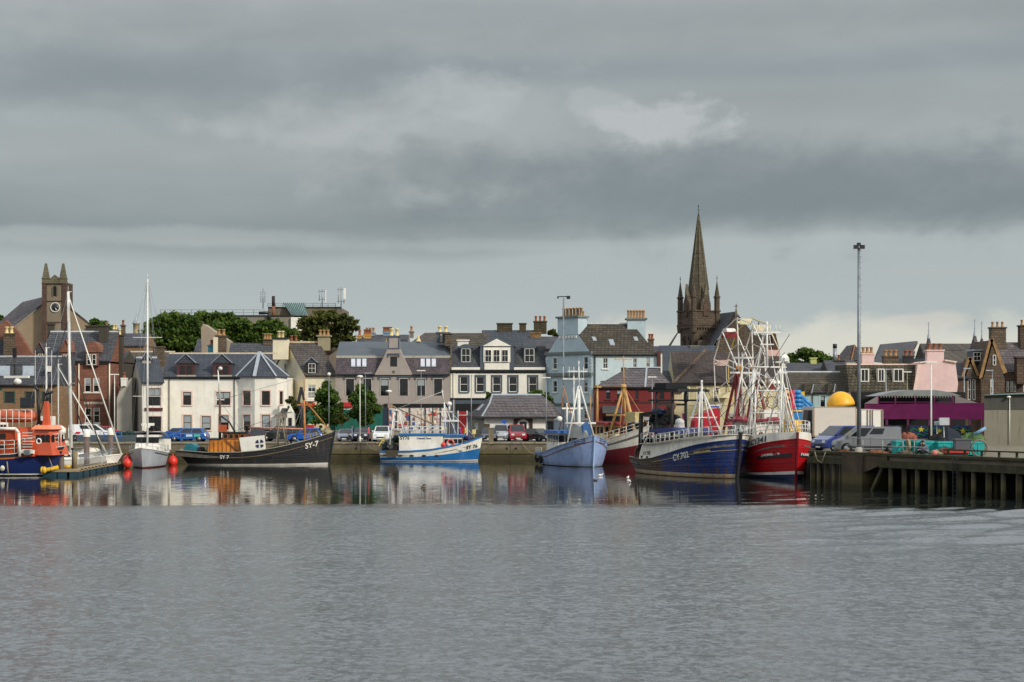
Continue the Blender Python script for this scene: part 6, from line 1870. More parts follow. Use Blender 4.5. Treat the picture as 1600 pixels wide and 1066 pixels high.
m=mb();m.lathe([(.16,0),(.14,.5),(.3,.55),(.3,.62),(0,.68)],(-.9,0,3.3),10);th.part('vent',m,IRON,w=False)
m=mb();m.box(-3.7,-3.0,-.4,.4,3.3,4.0);th.part('liferaft_box',m,paint('rust_orange',(178,84,40),.6,.15),w=False)
m=mb();m.prism([(-7.1+.6-.62*math.cos(t),1.55+.62*math.sin(t))for t in[math.pi*i/10 for i in range(11)]]+[(-5.88,.8),(-7.12,.8)],-.9,.9,'y');th.part('net_drum_guard',m,TEAL,w=False)
for i,x in enumerate((-7.5,)):m=mb();m.box(x,x+.7,-.7,.3,.95,1.5);th.part('fish_box',m,paint('beige_box',(160,144,110),.8),w=False)
m=mb();m.tube((-3.65,0,1),(-3.65,0,6.6),.16,.12,8);th.part('mizzen_mast',m,paint('brown_mast',(84,62,48),.6,.2,2),w=False)
m=mb();m.tube((-3.65,0,6.6),(-3.85,0,9.6),.1,.06,6);m.ball((-3.6,0,9.7),.22,.22,.2);m.box(-4.1,-3.2,-.06,.06,6.5,6.62);m.tube((-4.0,0,5.8),(-4.0,0,6.9),.04);th.part('aerial_mast',m,MASTW,w=False)
m=mb();m.path([(-3.5,-.3,4.9),(-2.6,-.5,4.3),(-2.0,-.6,3.3)],.09,7);th.part('exhaust_pipe',m,IRON,w=False)
m=mb();m.path([(-2.9,-1.3,2.6),(-1.2,-1.32,1.0)],.05,6);th.part('ladder_rail',m,VARN2,w=False)
m=mb();m.hexa([(-1.05,-1.75,.95),(1.35,-1.8,1.35),(1.35,-1.7,1.35),(-1.05,-1.65,.95)],[(-1.35,-1.75,2.75),(1.2,-1.8,3.0),(1.2,-1.7,3.0),(-1.35,-1.65,2.75)]);o=th.part('white_board',m,WHITE,w=False)
m=mb();cx_,cz_,r_=.72,2.15,.44
for k in range(4):
 t0=k*math.pi/2+.3;pts=[(cx_+.1*math.cos(t0+.48),cz_+.1*math.sin(t0+.48))]+[(cx_+r_*math.cos(t),cz_+r_*math.sin(t))for t in[t0+.06+i*.2 for i in range(6)]]
 m.prism(list(reversed(pts)),-1.84,-1.81,'y')
th.part('saltire_emblem',m,paint('emblem_navy',(24,40,78),.5),parent=o,w=False)
m=mb()
for s in(-.7,.7):m.path([(2.0,s,1.2),(2.6,s*.6,5.2),(3.3,s,1.4)],.08,6)
m.box(2.0,3.1,-.5,.5,4.7,5.1);m.path([(2.5,0,5.1),(3.7,-.3,5.3)],.07,6);th.part('net_hauler',m,paint('weathered_steel',(128,122,108),.7,.3,3,(96,60,36),.4),w=False)
m=mb();m.tube((5.0,0,1.6),(4.9,0,6.5),.14,.1,8);m.tube((4.9,0,6.5),(4.9,0,9.0),.05,.03,6);m.box(4.2,5.7,-.05,.05,5.95,6.1);th.part('foremast',m,WOODM,w=False)
m=mb();m.tube((5.1,0,6.3),(7.4,0,3.6),.08,.06,6);th.part('forward_spar',m,WOODM,w=False)
m=mb();m.tube((-1.0,0,3.75),(4.9,0,3.6),.1,.07,6);th.part('boom',m,paint('pink_wood',(196,130,104),.6,.2),w=False)
m=mb();m.lathe([(.45,-.7),(.45,.7)],(4.0,0,2.1),14,'y');m.box(3.4,4.6,-.8,.8,1.4,1.8);th.part('winch',m,paint('winch_blue',(30,90,140),.5,.2,3,(30,100,80),.5),w=False)
heap(th,'net_heap',(2.3,0,1.35),1.1,1.2,.5,NET,3);heap(th,'net_heap',(-5.6,.3,1.2),.5,.9,.5,NETB,4)
heap(th,'rope_coil',(7.2,0,3.25),.5,.4,.35,ROPE,5)
stays(th,[((4.9,0,8.9),(-3.65,0,6.5)),((-3.65,0,6.4),(-.3,1.6,1.4)),((2.5,0,5.1),(-1.3,0,3.6)),((2.6,0,5.0),(-2.2,.2,3.4)),((4.9,0,6.4),(3.6,1.8,1.8)),((4.9,0,6.4),(3.4,-1.8,1.8))],.02)
buoy(th,(-8.2,-1.0,.35),.5,RED)
for s in(-1,1):th.part('guard_rail',hull_rail(H,.82,.97,4,.5,s,.1),ROPE,w=False)
# ---- SY76, blue and white boat
H=Hull(10.9,4.0,[(0,1.05),(.3,1.08),(.5,1.25),(.7,1.62),(.85,2.0),(1,2.6)],pd=2.5,tr=.85,tw=.75,rake=.5,srake=.1)
th=T('fishing_boat','compact bright blue and white fishing boat with a long white shelter, lettered SY76','fishing boat',(X(674.5,183),183,0),R(-1))
BLU=hullpaint('hull_blue',(30,108,172),(120,120,110),.15,False,.3)
bl=lambda t:.42+.95*t**2.4
build_hull(th,H,[(K(-.7),K(.04),2),(K(.04),lambda t:.09+.16*max(0,t-.6),1),(lambda t:.09+.16*max(0,t-.6),bl,0),(bl,lambda t:H.zs(t),1)],[BLU,hullpaint('hull_clean_white',(230,227,216),(150,130,100),.12,False),MC['antifoul_red']],BLU,.5,rail_kw=dict(h=.16,w_out=.07))
th.part('registration',H.text('SY 76',3.75,1.27,.36,-1,.16),DARKF,w=False)
for x in(-3.2,-2.0,-.7,.6):
 t=H.tx(x,.55+.1);p=H.P(t,.62,-1);m=mb();m.box(x-.2,x+.2,p.y-.03,p.y+.1,.53,.7);th.part('scupper',m,IRON,w=False)
m=mb();m.box(-3.35,1.3,-1.72,1.72,.85,2.75);c=th.part('shelter',m,MC['hull_clean_white'],w=False)
m=mb();m.box(-3.45,1.4,-1.84,1.84,2.751,2.93);th.part('shelter_roof',m,BLU,parent=c,w=False)
def flat_text(th,txt,x,y,z,size,mat,sx=1.0,parent=None,bold=.01,name='lettering'):
 vs,fs=text_mesh(txt,size/.7,font_bold=bold);m=mb();m.add([(x+v[0]*sx,y,z+v[2])for v in vs],fs);return th.part(name,m,mat,parent=parent,w=False)
flat_text(th,'SY76',-3.25,-1.735,2.32,.34,DARKF,1.0,c);flat_text(th,'Celestial Dawn',-1.5,-1.735,2.36,.19,paint('letter_blue',(50,70,110),.5),.95,c)
m=mb();cabin(m,1.35,3.4,-1.4,1.4,1.15,2.62,0,.12,.04);c=th.part('wheelhouse',m,MC['hull_clean_white'],w=False)
boat_windows(th,c,1.4,3.36,-1.38,1.38,1.95,2.33,4,3)
m=mb();m.box(1.25,3.6,-1.55,1.55,2.63,2.83);th.part('wheelhouse_roof',m,BLU,parent=c,w=False)
m=mb();m.torus((2.1,-1.56,1.95),.34,.1,'y',20,8);th.part('lifebuoy',m,paint('lifebuoy_red',(200,60,60),.5,.2,4,(230,220,210),.4),w=False)
buoy(th,(1.35,-1.62,1.75),.27,RED)
m=mb()
for s in(-1.3,1.3):m.tube((-4.5,s,1),(-3.95,s*.5,5.5),.07,n=6);m.tube((-2.9,s,2.9),(-3.5,s*.5,5.5),.07,n=6)
for a,b,z in((-4.25,-3.2,3.4),(-4.12,-3.35,4.2),(-4.0,-3.45,5.4)):m.tube((a,-.8,z),(b,-.8,z),.05,n=6);m.tube((a,.8,z),(b,.8,z),.05,n=6)
m.tube((-3.75,-.7,5.5),(-3.75,.7,5.5),.1,n=7);th.part('stern_gantry',m,MASTW,w=False)
m=mb();m.path([(-4.6,0,6.1),(-3.7,0,5.6),(.4,-.2,3.9)],.08,6);m.box(-4.7,-4.2,-.2,.2,5.7,6.1);th.part('derrick_boom',m,paint('rusty_boom',(140,122,104),.7,.3,3,(110,60,34),.5),w=False)
pts=[(x,-1.6,2.93)for x in np.linspace(-2.6,1.2,6)];th.part('guard_rail',rails(pts,.75,.03),MASTW,w=False)
pts=[(x,1.6,2.93)for x in np.linspace(-2.6,1.2,6)];th.part('guard_rail',rails(pts,.75,.03),MASTW,w=False)
m=mb();m.tube((1.5,0,2.8),(1.35,0,6.3),.09,.07,8);m.tube((1.35,0,6.3),(1.1,0,7.6),.05,n=6);m.box(.6,2.3,-.06,.06,5.2,5.32);m.box(1.1,2.9,-.1,.1,4.2,4.4);m.tube((1.4,.05,6.0),(2.6,.0,2.9),.05,n=6);m.tube((2.4,.3,2.9),(2.3,.2,5.0),.06,n=6);th.part('mast',m,MASTW,w=False)
m=mb();m.ball((1.9,0,6.1),.28,.28,.26);m.tube((1.9,0,5.3),(1.9,0,5.9),.1);th.part('radome',m,WHITE,w=False)
stays(th,[((1.4,0,5.9),(4.5,0,2.7)),((1.35,0,7.5),(-3.7,0,5.6))],.022,MASTW)
m=mb();m.box(-5.2,-3.5,-1.5,1.5,1.05,1.6);th.part('stern_rail_box',m,NETB,w=False)
heap(th,'net_heap',(-4.5,-.5,1.5),.8,1.2,.7,paint('net_dark_blue',(34,50,60),.95,.5,8,(90,84,66),.5,bump=1),11);heap(th,'net_heap',(-3.9,.3,2.2),.45,.7,.5,NET,13)
m=mb();m.box(-4.7,-3.45,-2.0,-1.93,.55,1.2);th.part('hanging_net',m,paint('net_brown',(70,64,52),.95,.5,9,bump=1),w=False)
m=mb();m.bar((-5.6,-.9,1.6),(-4.9,-.9,2.7),.1,.1);m.bar((-5.2,-.9,2.4),(-4.9,-.9,1.9),.1,.1);th.part('yellow_arm',m,paint('yellow_paint',(206,190,60),.5),w=False)
m=mb();m.lathe([(.3,-.5),(.3,.5)],(3.9,0,1.95),12,'y');m.box(4.2,4.8,-.3,.3,1.9,2.5);m.tube((3.6,-.5,1.6),(4.6,-.4,2.8),.05);th.part('anchor_winch',m,paint('winch_dark',(52,60,66),.6,.3,4),w=False)
m=mb();m.box(4.35,4.75,-.03,.03,2.9,3.35);m.tube((4.55,0,2.3),(4.55,0,3.0),.04);th.part('bow_marker',m,paint('pale_yellow_sign',(220,204,130),.6),w=False)
heap(th,'tarpaulin',(4.0,.3,2.4),.5,.6,.35,paint('purple_tarp',(70,60,110),.7),12)
# ---- pale blue boat, bow towards us
H=Hull(11.6,5.6,[(0,1.15),(.3,1.2),(.5,1.5),(.7,1.95),(.85,2.4),(1,3.05)],pd=3.8,pw=2.6,tr=.8,tw=.6,rake=.35,srake=.6)
th=boat('fishing_boat','pale blue fishing boat pointing its bow at the camera, with a thick white mast',927,165.5,-72,H)
LBL=hullpaint('hull_pale_blue',(140,160,200),(96,90,76),.55,True,.4)
build_hull(th,H,[(K(-.7),K(.06),1),(K(.06),lambda t:H.zs(t),0)],[LBL,hullpaint('waterline_brown',(74,66,46),(50,44,34),.4)],LBL,.55)
MAR=paint('maroon_line',(110,40,60),.5)
th.part('painted_line',H.strip(lambda t:H.zs(t)-.5,.012,.07,inn=0),MAR,w=False)
m=mb();m.bar(H.P(1,-.4)+Vector((.03,0,0)),H.P(1,3.1)+Vector((.05,0,0)),.14,.1);th.part('stem_post',m,paint('stem_blue',(160,190,220),.4),w=False)
m=mb()
for k in range(3):
 for s in(-1,1):
  p=H.P(.955,2.75-k*.18,s,.02);q=H.P(.88,2.6-k*.2,s,.02);m.bar(p,q,.03,.09)
th.part('draught_slots',m,IRON,w=False,kind='stuff')
m=mb();cabin(m,-4.2,-.6,-1.5,1.5,.7,3.15,.1,.2,.1);c=th.part('wheelhouse',m,BOATW2,w=False)
boat_windows(th,c,-4.0,-.68,-1.43,1.43,2.35,2.95,4,4)
m=mb();m.box(-4.4,-.5,-1.62,1.62,3.151,3.45);m.mi=[0]*6;th.part('wheelhouse_roof',m,paint('roof_blue',(44,96,160),.45),parent=c,w=False)
m=mb();m.prism([(-1.7,.8)]+[(-1.7*math.cos(t),1.3+.85*math.sin(t))for t in[math.pi*i/10 for i in range(11)]]+[(1.7,.8)],-.4,1.3,'x');th.part('whaleback',m,BOATW2,w=False)
m=mb();m.tube((1.4,0,1.6),(1.4,0,7.6),.2,.16,12);m.tube((1.4,0,7.6),(1.4,0,10.4),.1,.06,8);m.box(1.34,1.46,-1.2,.9,9.3,9.42);th.part('mast',m,MASTW,w=False)
m=mb()
for s in(-1,1):m.tube((1.5,s*.1,7.9),(2.2,s*1.55,2.0),.08,n=7)
m.tube((1.9,-1.6,4.2),(1.9,1.6,4.2),.1,n=8);th.part('mast_legs',m,MASTW,w=False)
m=mb();m.tube((-2.5,.9,3.4),(-2.5,.9,9.0),.1,.06,7);m.box(-2.56,-2.44,-.3,2.0,8.6,8.72)
for s in(-.25,.4,.9,1.4,1.95):m.tube((-2.5,s,8.7),(-2.5,s,9.9),.03,n=5)
th.part('aerial_mast',m,MASTW,w=False)
m=mb();m.tube((-2.0,1.0,3.4),(-1.6,-.6,8.0),.06,n=6);m.tube((-2.9,-.5,3.4),(-1.9,-.4,7.6),.06,n=6);th.part('rust_pole',m,paint('orange_rust',(176,116,66),.7),w=False)
m=mb();m.tube((-1.8,-.1,3.4),(-1.8,-.1,6.2),.08,n=9);m.box(-2.0,-1.8,-.6,1.6,5.6,5.75);m.ball((-1.8,-.9,4.6),.3);m.ball((-2.2,.4,5.2),.25);th.part('radar',m,WHITE,w=False)
m=mb();m.lathe([(.02,-.55),(.3,-.5),(.34,0),(.3,.5),(.02,.55)],(-1.2,-.2+.9,3.8),12,'y');th.part('liferaft',m,paint('faded_orange',(222,130,96),.6),w=False)
m=mb();n_=10;V=[]
for i in range(n_+1):
 u=i/n_;x=1.6+2.7*u;top=4.2-1.3*u**1.7;V+=[(x,-1.3+1.2*u,2.8),(x,-.7+.7*u,top),(x,.0,top+.1)]
m.add(V,[(i*3,i*3+3,i*3+4,i*3+1)for i in range(n_)]+[(i*3+1,i*3+4,i*3+5,i*3+2)for i in range(n_)]);th.part('grey_cover',m,paint('grey_canvas',(150,150,146),.8,.15,2),w=False)
m=mb();m.prism([(-.4,2.6),(.5,2.6),(.5,3.6),(.2,4.4),(-.3,4.0)],2.9,3.5,'x');th.part('blue_tarpaulin',m,paint('tarp_blue',(30,84,140),.6,.2,2),w=False)
for t,s in((.06,-1),(.3,-1)):
 p=H.P(t,.55,s,.16);tyre_fender(th,p,.3,.13)
for s in(-1,1):th.part('guard_rail',hull_rail(H,.05,.3,4,.5,s),MASTW,w=False)
stays(th,[((1.4,0,10.2),(5.0,0,3.2)),((1.4,0,10.2),(-2.5,.9,8.9)),((-2.5,.9,8.8),(-4.8,0,1.6)),((1.4,0,9.3),(0,2.2,2)),((1.4,0,9.3),(0,-2.2,2))],.02)
# ---- dark red and white boat with yellow masts
H=Hull(11.5,4.6,[(0,1.9),(.3,1.9),(.5,2.2),(.7,2.7),(.85,3.2),(1,3.9)],pd=2.8,tr=.6,tw=.3,rake=.8,srake=.8)
th=boat('fishing_boat','dark red and white fishing boat with yellow masts, behind the pale blue boat',1006,171.5,-52,H)
DRED=hullpaint('hull_dark_red',(112,26,32),(50,30,28),.25,False,.4)
bd=lambda t:H.zs(t)*.56
build_hull(th,H,[(K(-.8),K(0),0),(K(0),bd,0),(bd,lambda t:H.zs(t),1)],[DRED,BOATW2],BOATW2,.7)
YM=paint('yellow_mast',(188,146,84),.5,.15,2,(150,90,40),.3)
m=mb();cabin(m,-3.6,.6,-1.4,1.4,1.3,4.0,.1,.3,.1);c=th.part('wheelhouse',m,paint('cream_wheelhouse',(210,190,150),.5,.1),w=False)
boat_windows(th,c,-3.4,.44,-1.36,1.36,3.1,3.75,6,4,fr=WOODM)
m=mb();m.box(-3.9,.8,-1.6,1.6,4.001,4.25);th.part('wheelhouse_roof',m,paint('maroon_roof',(134,36,48),.5),parent=c,w=False)
m=mb();m.tube((-2.2,0,4.2),(-2.2,0,8.1),.15,.1,8);m.box(-2.5,-1.9,-.3,.3,7.8,8.0);m.tube((-2.2,-.9,2),(-2.2,-.9,7),.05,n=6);th.part('mast',m,YM,w=False)
m=mb();m.tube((1.9,0,7.7),(1.9,0,11.0),.1,.05,8);m.tube((1.9,0,7.9),(.9,-1.3,2.4),.12,n=7);m.tube((1.9,0,7.9),(.9,1.3,2.4),.12,n=7);m.tube((1.9,0,7.9),(3.4,.3,3.0),.18,.2,8);m.box(.2,2.9,-.9,-.7,4.9,5.1);m.ball((1.9,0,7.9),.32,.32,.25);m.box(1.85,1.95,-1.1,1.1,10.6,10.72);th.part('mast',m,YM,w=False)
m=mb();m.box(2.9,4.3,-.6,.6,4.3,5.3);th.part('gallows_block',m,paint('dirty_cream',(180,164,116),.7,.2,2),w=False)
stays(th,[((-2.2,0,8),(1.9,0,7.9)),((1.9,0,8),(5.6,0,4.0)),((-2.2,0,8.0),(-5.2,0,2.4)),((-2.2,0,7.8),(0,-2,2.6)),((1.9,0,8),(3.5,-2,3))],.03,YM)
for s in(-1,1):th.part('guard_rail',hull_rail(H,.1,.95,14,.7,s),MASTW,w=False)
m=mb();pts=[H.P(.2,1.9,-1,.1),H.P(.4,1.45,-1,.25),H.P(.6,1.6,-1,.3),H.P(.75,2.7,-1,.1)];m.path(pts,.03,5);th.part('mooring_rope',m,ROPE,w=False)
# ---- CY.702, dark blue boat with worn stern
H=Hull(15.0,5.3,[(0,1.45),(.2,1.28),(.35,1.45),(.5,1.85),(.7,2.45),(.85,2.85),(1,3.25)],pd=7,pw=3.0,tr=.7,tw=.55,rake=.45,srake=.4)
th=boat('fishing_boat','deep blue fishing boat with a worn brown stern and white bulwark, lettered CY.702',1151,141,-64,H)
def blue_brown():
 m,gg,b=base_mat('hull_blue_worn')
 co=coords(gg);s=gg.n('ShaderNodeSeparateXYZ');gg.put(s.inputs[0],co)
 n=gg.noise(co,1.3,8,.7);n5=gg.noise(co,4,6,.75)
 blue=gg.mix(gg.smooth(n5,.35,.7),lin(22,42,96),lin(34,62,124))
 brown=gg.mix(gg.smooth(n5,.35,.7),lin(92,74,56),lin(52,46,42))
 f=gg.smooth(gg.m('ADD',gg.m('SUBTRACT',s.outputs[0],gg.m('MULTIPLY',s.outputs[2],-.4)),gg.m('MULTIPLY',gg.m('SUBTRACT',n,.5),3.5)),-1.4,.9)
 col=gg.mix(f,brown,blue)
 mp=gg.n('ShaderNodeMapping');gg.put(mp.inputs[0],co);mp.inputs['Scale'].default_value=(3,3,.3)
 ru=gg.noise(mp.outputs[0],1.2,7,.7)
 col=gg.mix(gg.m('MULTIPLY',gg.smooth(ru,.49,.62),gg.m('SUBTRACT',1.0,gg.m('MULTIPLY',gg.smooth(s.outputs[2],.6,2.4),.8))),col,lin(78,54,44))
 gg.put(b.inputs['Base Color'],col)
 b.inputs['Roughness'].default_value=.42
 wv=gg.m('FRACT',gg.m('MULTIPLY',gg.m('ADD',s.outputs[2],gg.m('MULTIPLY',s.outputs[0],-.06)),4.5))
 ln=gg.smooth(gg.m('ABSOLUTE',gg.m('SUBTRACT',wv,.5)),.42,.5)
 bp=gg.n('ShaderNodeBump');bp.inputs['Strength'].default_value=.7;bp.inputs['Distance'].default_value=.03
 gg.put(bp.inputs['Height'],gg.m('SUBTRACT',gg.m('MULTIPLY',n5,.8),ln));gg.put(b.inputs['Normal'],bp.outputs[0])
 return m
BBM=blue_brown()
build_hull(th,H,[(K(-.8),K(.04),2),(K(.04),K(.36),1),(K(.36),lambda t:H.zs(t),0)],[BBM,hullpaint('rusty_boot',(190,170,140),(140,66,22),.95,False,.5,(120,52,18)),MC['antifoul_red']],BBM,.5)
for k in(.25,.5,.75):th.part('rubbing_strake',H.strip(lambda t,k=k:.5+(H.zs(t)-.6)*k,.035,.06),BBM,w=False)
th.part('painted_line',H.strip(lambda t:.5+(H.zs(t)-.6)*.72,.05,.03,.35,1),paint('gold_line',(200,176,120),.5),w=False)
th.part('registration',H.text('CY.702',1.3,1.32,.5,-1,.17,sx=1.1,bold=.015),WHITE,w=False)
th.part('registration',H.text('CY.702',6.2,1.9,.45,1,-.12,sx=1.1,bold=.015),WHITE,w=False)
th.part('nameplate',H.text('ANNE LOUISE',4.3,2.02,.14,-1,.13,sx=1.3),paint('gold_letters',(206,186,130),.5),w=False)
m=mb();m.bar(H.P(1,-.4)+Vector((.05,0,0)),H.P(1,3.85)+Vector((.08,0,0)),.3,.2);th.part('stem_post',m,paint('black_stem',(34,32,36),.5),w=False)
BH=lambda t:(1.35 if t<.3 else 1.35-(t-.3)/.7*.93)
m=mb();m.smooth=True
for sd in(-1,1):
 ts=[.17+.83*(1-(1-i/30)**1.3)for i in range(31)]
 for k in(0,1):
  vs=[]
  for t in ts:
   p=H.P(t,H.zs(t),sd);y=max(0,abs(p.y)-.07*k)
   tum=.12*min(1,(1-t)*5)
   vs+=[(p.x-.1*k*(t>.9),sd*y,H.zs(t)+.02),(p.x-.1*k*(t>.9)+.05*(t>.9),sd*max(0,y-tum),H.zs(t)+BH(t)*min(1,(t-.14)*14))]
  f=[(2*i,2*i+2,2*i+3,2*i+1)for i in range(30)]
  m.add(vs,f)
th.part('bulwark',m,BOATW2,w=False)
th.part('bulwark_cap',Hull.strip(H,lambda t:H.zs(t)+BH(t),-.1,.06,.22,1,inn=-.2),BOATW2,w=False)
vs,fs=text_mesh('CY 702',.42,font_bold=.01);m=mb()
V=[]
for v in vs:
 x=-3.95+v[0]*1.1;t=H.tx(x,H.zs(.3));p=H.P(t,H.zs(t),-1);V.append((x,p.y-.05+.1*(v[2]+.3),H.zs(t)+.35+v[2]))
m.add(V,fs);th.part('registration',m,DARKF,w=False)
for x in(-4.2,-3.1):
 t=H.tx(x,1.3);p=H.P(t,1.3,-1);m=mb();m.box(x-.12,x+.12,p.y-.06,p.y,1.42,1.62);th.part('scupper',m,IRON,w=False)
for x in(-5.4,-5.2,-5.0,-2.4,-1.4):
 t=H.tx(x,.9);p=H.P(t,.95,-1);m=mb();m.box(x-.06,x+.06,p.y-.02,p.y+.05,.75,1.1);th.part('freeing_port',m,IRON,w=False)
m=mb();cabin(m,-3.8,.6,-1.6,1.6,.8,3.65,.1,.4,.12);c=th.part('wheelhouse',m,BOATW,w=False)
boat_windows(th,c,-3.5,.42,-1.52,1.52,2.75,3.3,5,4)
m=mb();m.prism([(-4.1,3.651),(1.0,3.651),(.9,3.85),(-.8,4.15),(-4.1,3.9)],-1.75,1.75,'y');th.part('canopy',m,paint('canopy_blue',(44,56,110),.7,.12),parent=c,w=False)
BKST=paint('sooty_steel',(26,25,26),.7,.3,3,(60,40,30),.3)
m=mb()
for x,y in((-3.3,-1.5),(-3.3,1.5),(-.7,-1.5),(-.7,1.5)):m.tube((x,y,.9),(x,y,7.3),.14,n=8)
for y in(-1.5,1.5):m.box(-4.6,.4,y-.1,y+.1,7.2,7.4);m.box(-4.6,.0,y-.08,y+.08,6.4,6.55)
m.box(-4.4,-4.2,-1.5,1.5,7.2,7.45);m.box(.0,.2,-1.5,1.5,7.2,7.45);m.box(-3.4,-3.2,-1.5,1.5,6.0,6.2);m.tube((-1.2,-1.5,4.4),(-.7,-1.5,6.6),.06)
th.part('gallows',m,BKST,w=False)
m=mb();m.box(-4.3,-2.4,-1.1,1.1,7.45,8.0);th.part('net_bin',m,NETB,w=False)
m=mb();m.ball((-1.7,-1.0,6.0),.45,.45,.45,16,11);m.tube((-1.7,-1.0,5.3),(-1.7,-1.0,5.7),.2);th.part('rusty_float',m,paint('rust_ball',(98,72,60),.8,.2,4),w=False)
m=mb();m.ball((-.9,-.6,4.55),.42,.42,.38);m.lathe([(.42,0),(.42,.3)],(-.9,-.6,4.1),14);th.part('radome',m,WHITE,w=False)
m=mb();m.lathe([(.9,-1.3),(.9,1.3)],(-4.9,0,2.3),16,'y');m.torus((-4.9,-1.4,2.3),1.0,.1,'y',20,6);m.torus((-4.9,1.4,2.3),1.0,.1,'y',20,6);th.part('net_drum',m,NETB,w=False)
m=mb();m.tube((-5.3,-2.0,1.2),(-5.1,-2.0,5.2),.2,n=8);m.bar((-5.2,-2.0,5.2),(-3.3,-1.4,5.4),.35,.3);th.part('stern_davit',m,BKST,w=False)
m=mb();m.torus((-5.5,-1.9,1.6),.75,.13,'y',18,7);th.part('stern_hoop',m,paint('rust_steel',(86,68,54),.8,.3,3),w=False)
heap(th,'net_heap',(-4.1,-.2,4.8),.9,1.3,.8,NETB,21);heap(th,'tarpaulin',(-3.8,-1.1,5.4),1.1,.5,.35,paint('tarp_navy',(30,52,84),.7),22)
m=mb()
for s in(-1,1):m.tube((1.7,s*.15,7.2),(1.2,s*1.5,3.0),.08,n=6);m.tube((1.7,s*.15,7.2),(3.2,s*1.3,3.0),.08,n=6)
m.tube((1.7,0,3),(1.7,0,8.2),.09,n=7);m.tube((1.9,-1.4,5.0),(1.9,1.4,5.0),.06,n=6);th.part('foremast',m,MASTW,w=False)
for s in(-1,1):
 th.part('guard_rail',hull_rail(H,.38,.985,12,.75,s,.2,(.5,),base=lambda t:H.zs(t)+BH(t)),MASTW,w=False)
 th.part('guard_rail',hull_rail(H,.17,.34,4,.9,s,.25,(.5,),base=lambda t:H.zs(t)+BH(t)),MASTW,w=False)
stays(th,[((1.7,0,8.1),(6.3,0,3.8)),((1.7,0,8.1),(-3.3,0,7.4)),((5.6,0,3.6),(8.2,4.5,12.0)),((2.6,0,4),(6.5,5.2,10.5))],.025,IRON)
# ---- CY341, red boat by the pier
H=Hull(16.5,5.0,[(0,2.0),(.3,1.7),(.5,1.95),(.65,2.3),(.8,2.75),(1,3.35)],pd=6.5,pw=3.0,tr=.7,tw=.5,rake=.4,srake=.5)
th=boat('fishing_boat','bright red fishing boat with white bulwark by the pier, lettered CY341',1243,138.6,-80,H)
RDH=hullpaint('hull_red',(172,18,28),(90,20,24),.2,True,.28)
lw=lambda t:.25+.22*max(0,(t-.6)/.4)**2
lw2=lambda t:.42+.32*max(0,(t-.6)/.4)**2
build_hull(th,H,[(K(-.8),lw,2),(lw,lw2,1),(lw2,lambda t:H.zs(t),0)],[RDH,BOATW,hullpaint('boot_blue',(24,44,84),(40,50,70),.3)],RDH,.5)
for k in(.33,.6):th.part('rubbing_strake',H.strip(lambda t,k=k:.6+(H.zs(t)-.6)*k,.035,.07),RDH,w=False)
m=mb();m.bar(H.P(1,-.4)+Vector((.04,0,0)),H.P(1,3.9)+Vector((.06,0,0)),.26,.14);th.part('stem_post',m,paint('stem_red',(110,16,24),.4),w=False)
for sd in(-1,1):th.part('name_band',H.strip(lambda t:.6+(H.zs(t)-.6)*.53,.045,.26,.78,.985,sides=(sd,),inn=0),IRON,w=False)
th.part('nameplate',H.text('. LAUREL . 3',5.3,1.82,.17,-1,.12,.07,sx=1.5),WHITE,w=False)
th.part('nameplate',H.text('3 LAUREL',7.8,2.02,.17,1,-.1,.07,sx=1.3),WHITE,w=False)
BH2=lambda t:1.2-.62*max(0,(t-.5)/.5)**1.3
m=mb();m.smooth=True
for sd in(-1,1):
 ts=[.1+.9*(1-(1-i/34)**1.3)for i in range(35)]
 for k in(0,1):
  vs=[]
  for t in ts:
   p=H.P(t,H.zs(t),sd);y=max(0,abs(p.y)-.07*k)
   vs+=[(p.x,sd*y,H.zs(t)+.02),(p.x+.04*(t>.9),sd*max(0,y-.1*min(1,(1-t)*5)),H.zs(t)+BH2(t))]
  m.add(vs,[(2*i,2*i+2,2*i+3,2*i+1)for i in range(34)])
th.part('bulwark',m,BOATW,w=False)
vs,fs=text_mesh('CY341',.66,font_bold=.02);m=mb();V=[]
for v in vs:
 x=3.9+v[0]*1.35;t=H.tx(x,H.zs(.78));p=H.P(t,H.zs(t),-1);V.append((x,p.y-.06+.09*v[2],H.zs(t)+.12+v[2]))
m.add(V,fs);th.part('registration',m,DARKF,w=False)
buoy(th,tuple(H.P(.56,2.0,-1,.45)),.52,RED)
m=mb();cabin(m,-4.5,-.5,-1.7,1.7,1.2,4.6,.2,.5,.15);c=th.part('wheelhouse',m,BOATW,w=False)
boat_windows(th,c,-4.1,-.78,-1.6,1.6,3.3,4.0,4,4)
m=mb();m.box(-4.7,-.4,-1.9,1.9,4.601,4.85);th.part('wheelhouse_roof',m,paint('maroon_roof',(134,36,48),.5),parent=c,w=False)
m=mb();m.tube((4.6,0,2.5),(4.6,0,10.2),.13,.08,9)
for s in(-1,1):m.tube((4.6,0,8.2),(3.2,s*1.3,2.8),.07,n=6);m.tube((4.6,0,8.2),(6.2,s*.8,3.2),.07,n=6)
for z,w_ in((9.6,.6),(8.7,.4),(7.4,.5),(6.8,.4)):m.box(4.5,4.7,-w_,w_,z,z+.1)
m.box(4.3,4.9,.1,.5,9.7,10.0);th.part('foremast',m,MASTW,w=False)
m=mb()
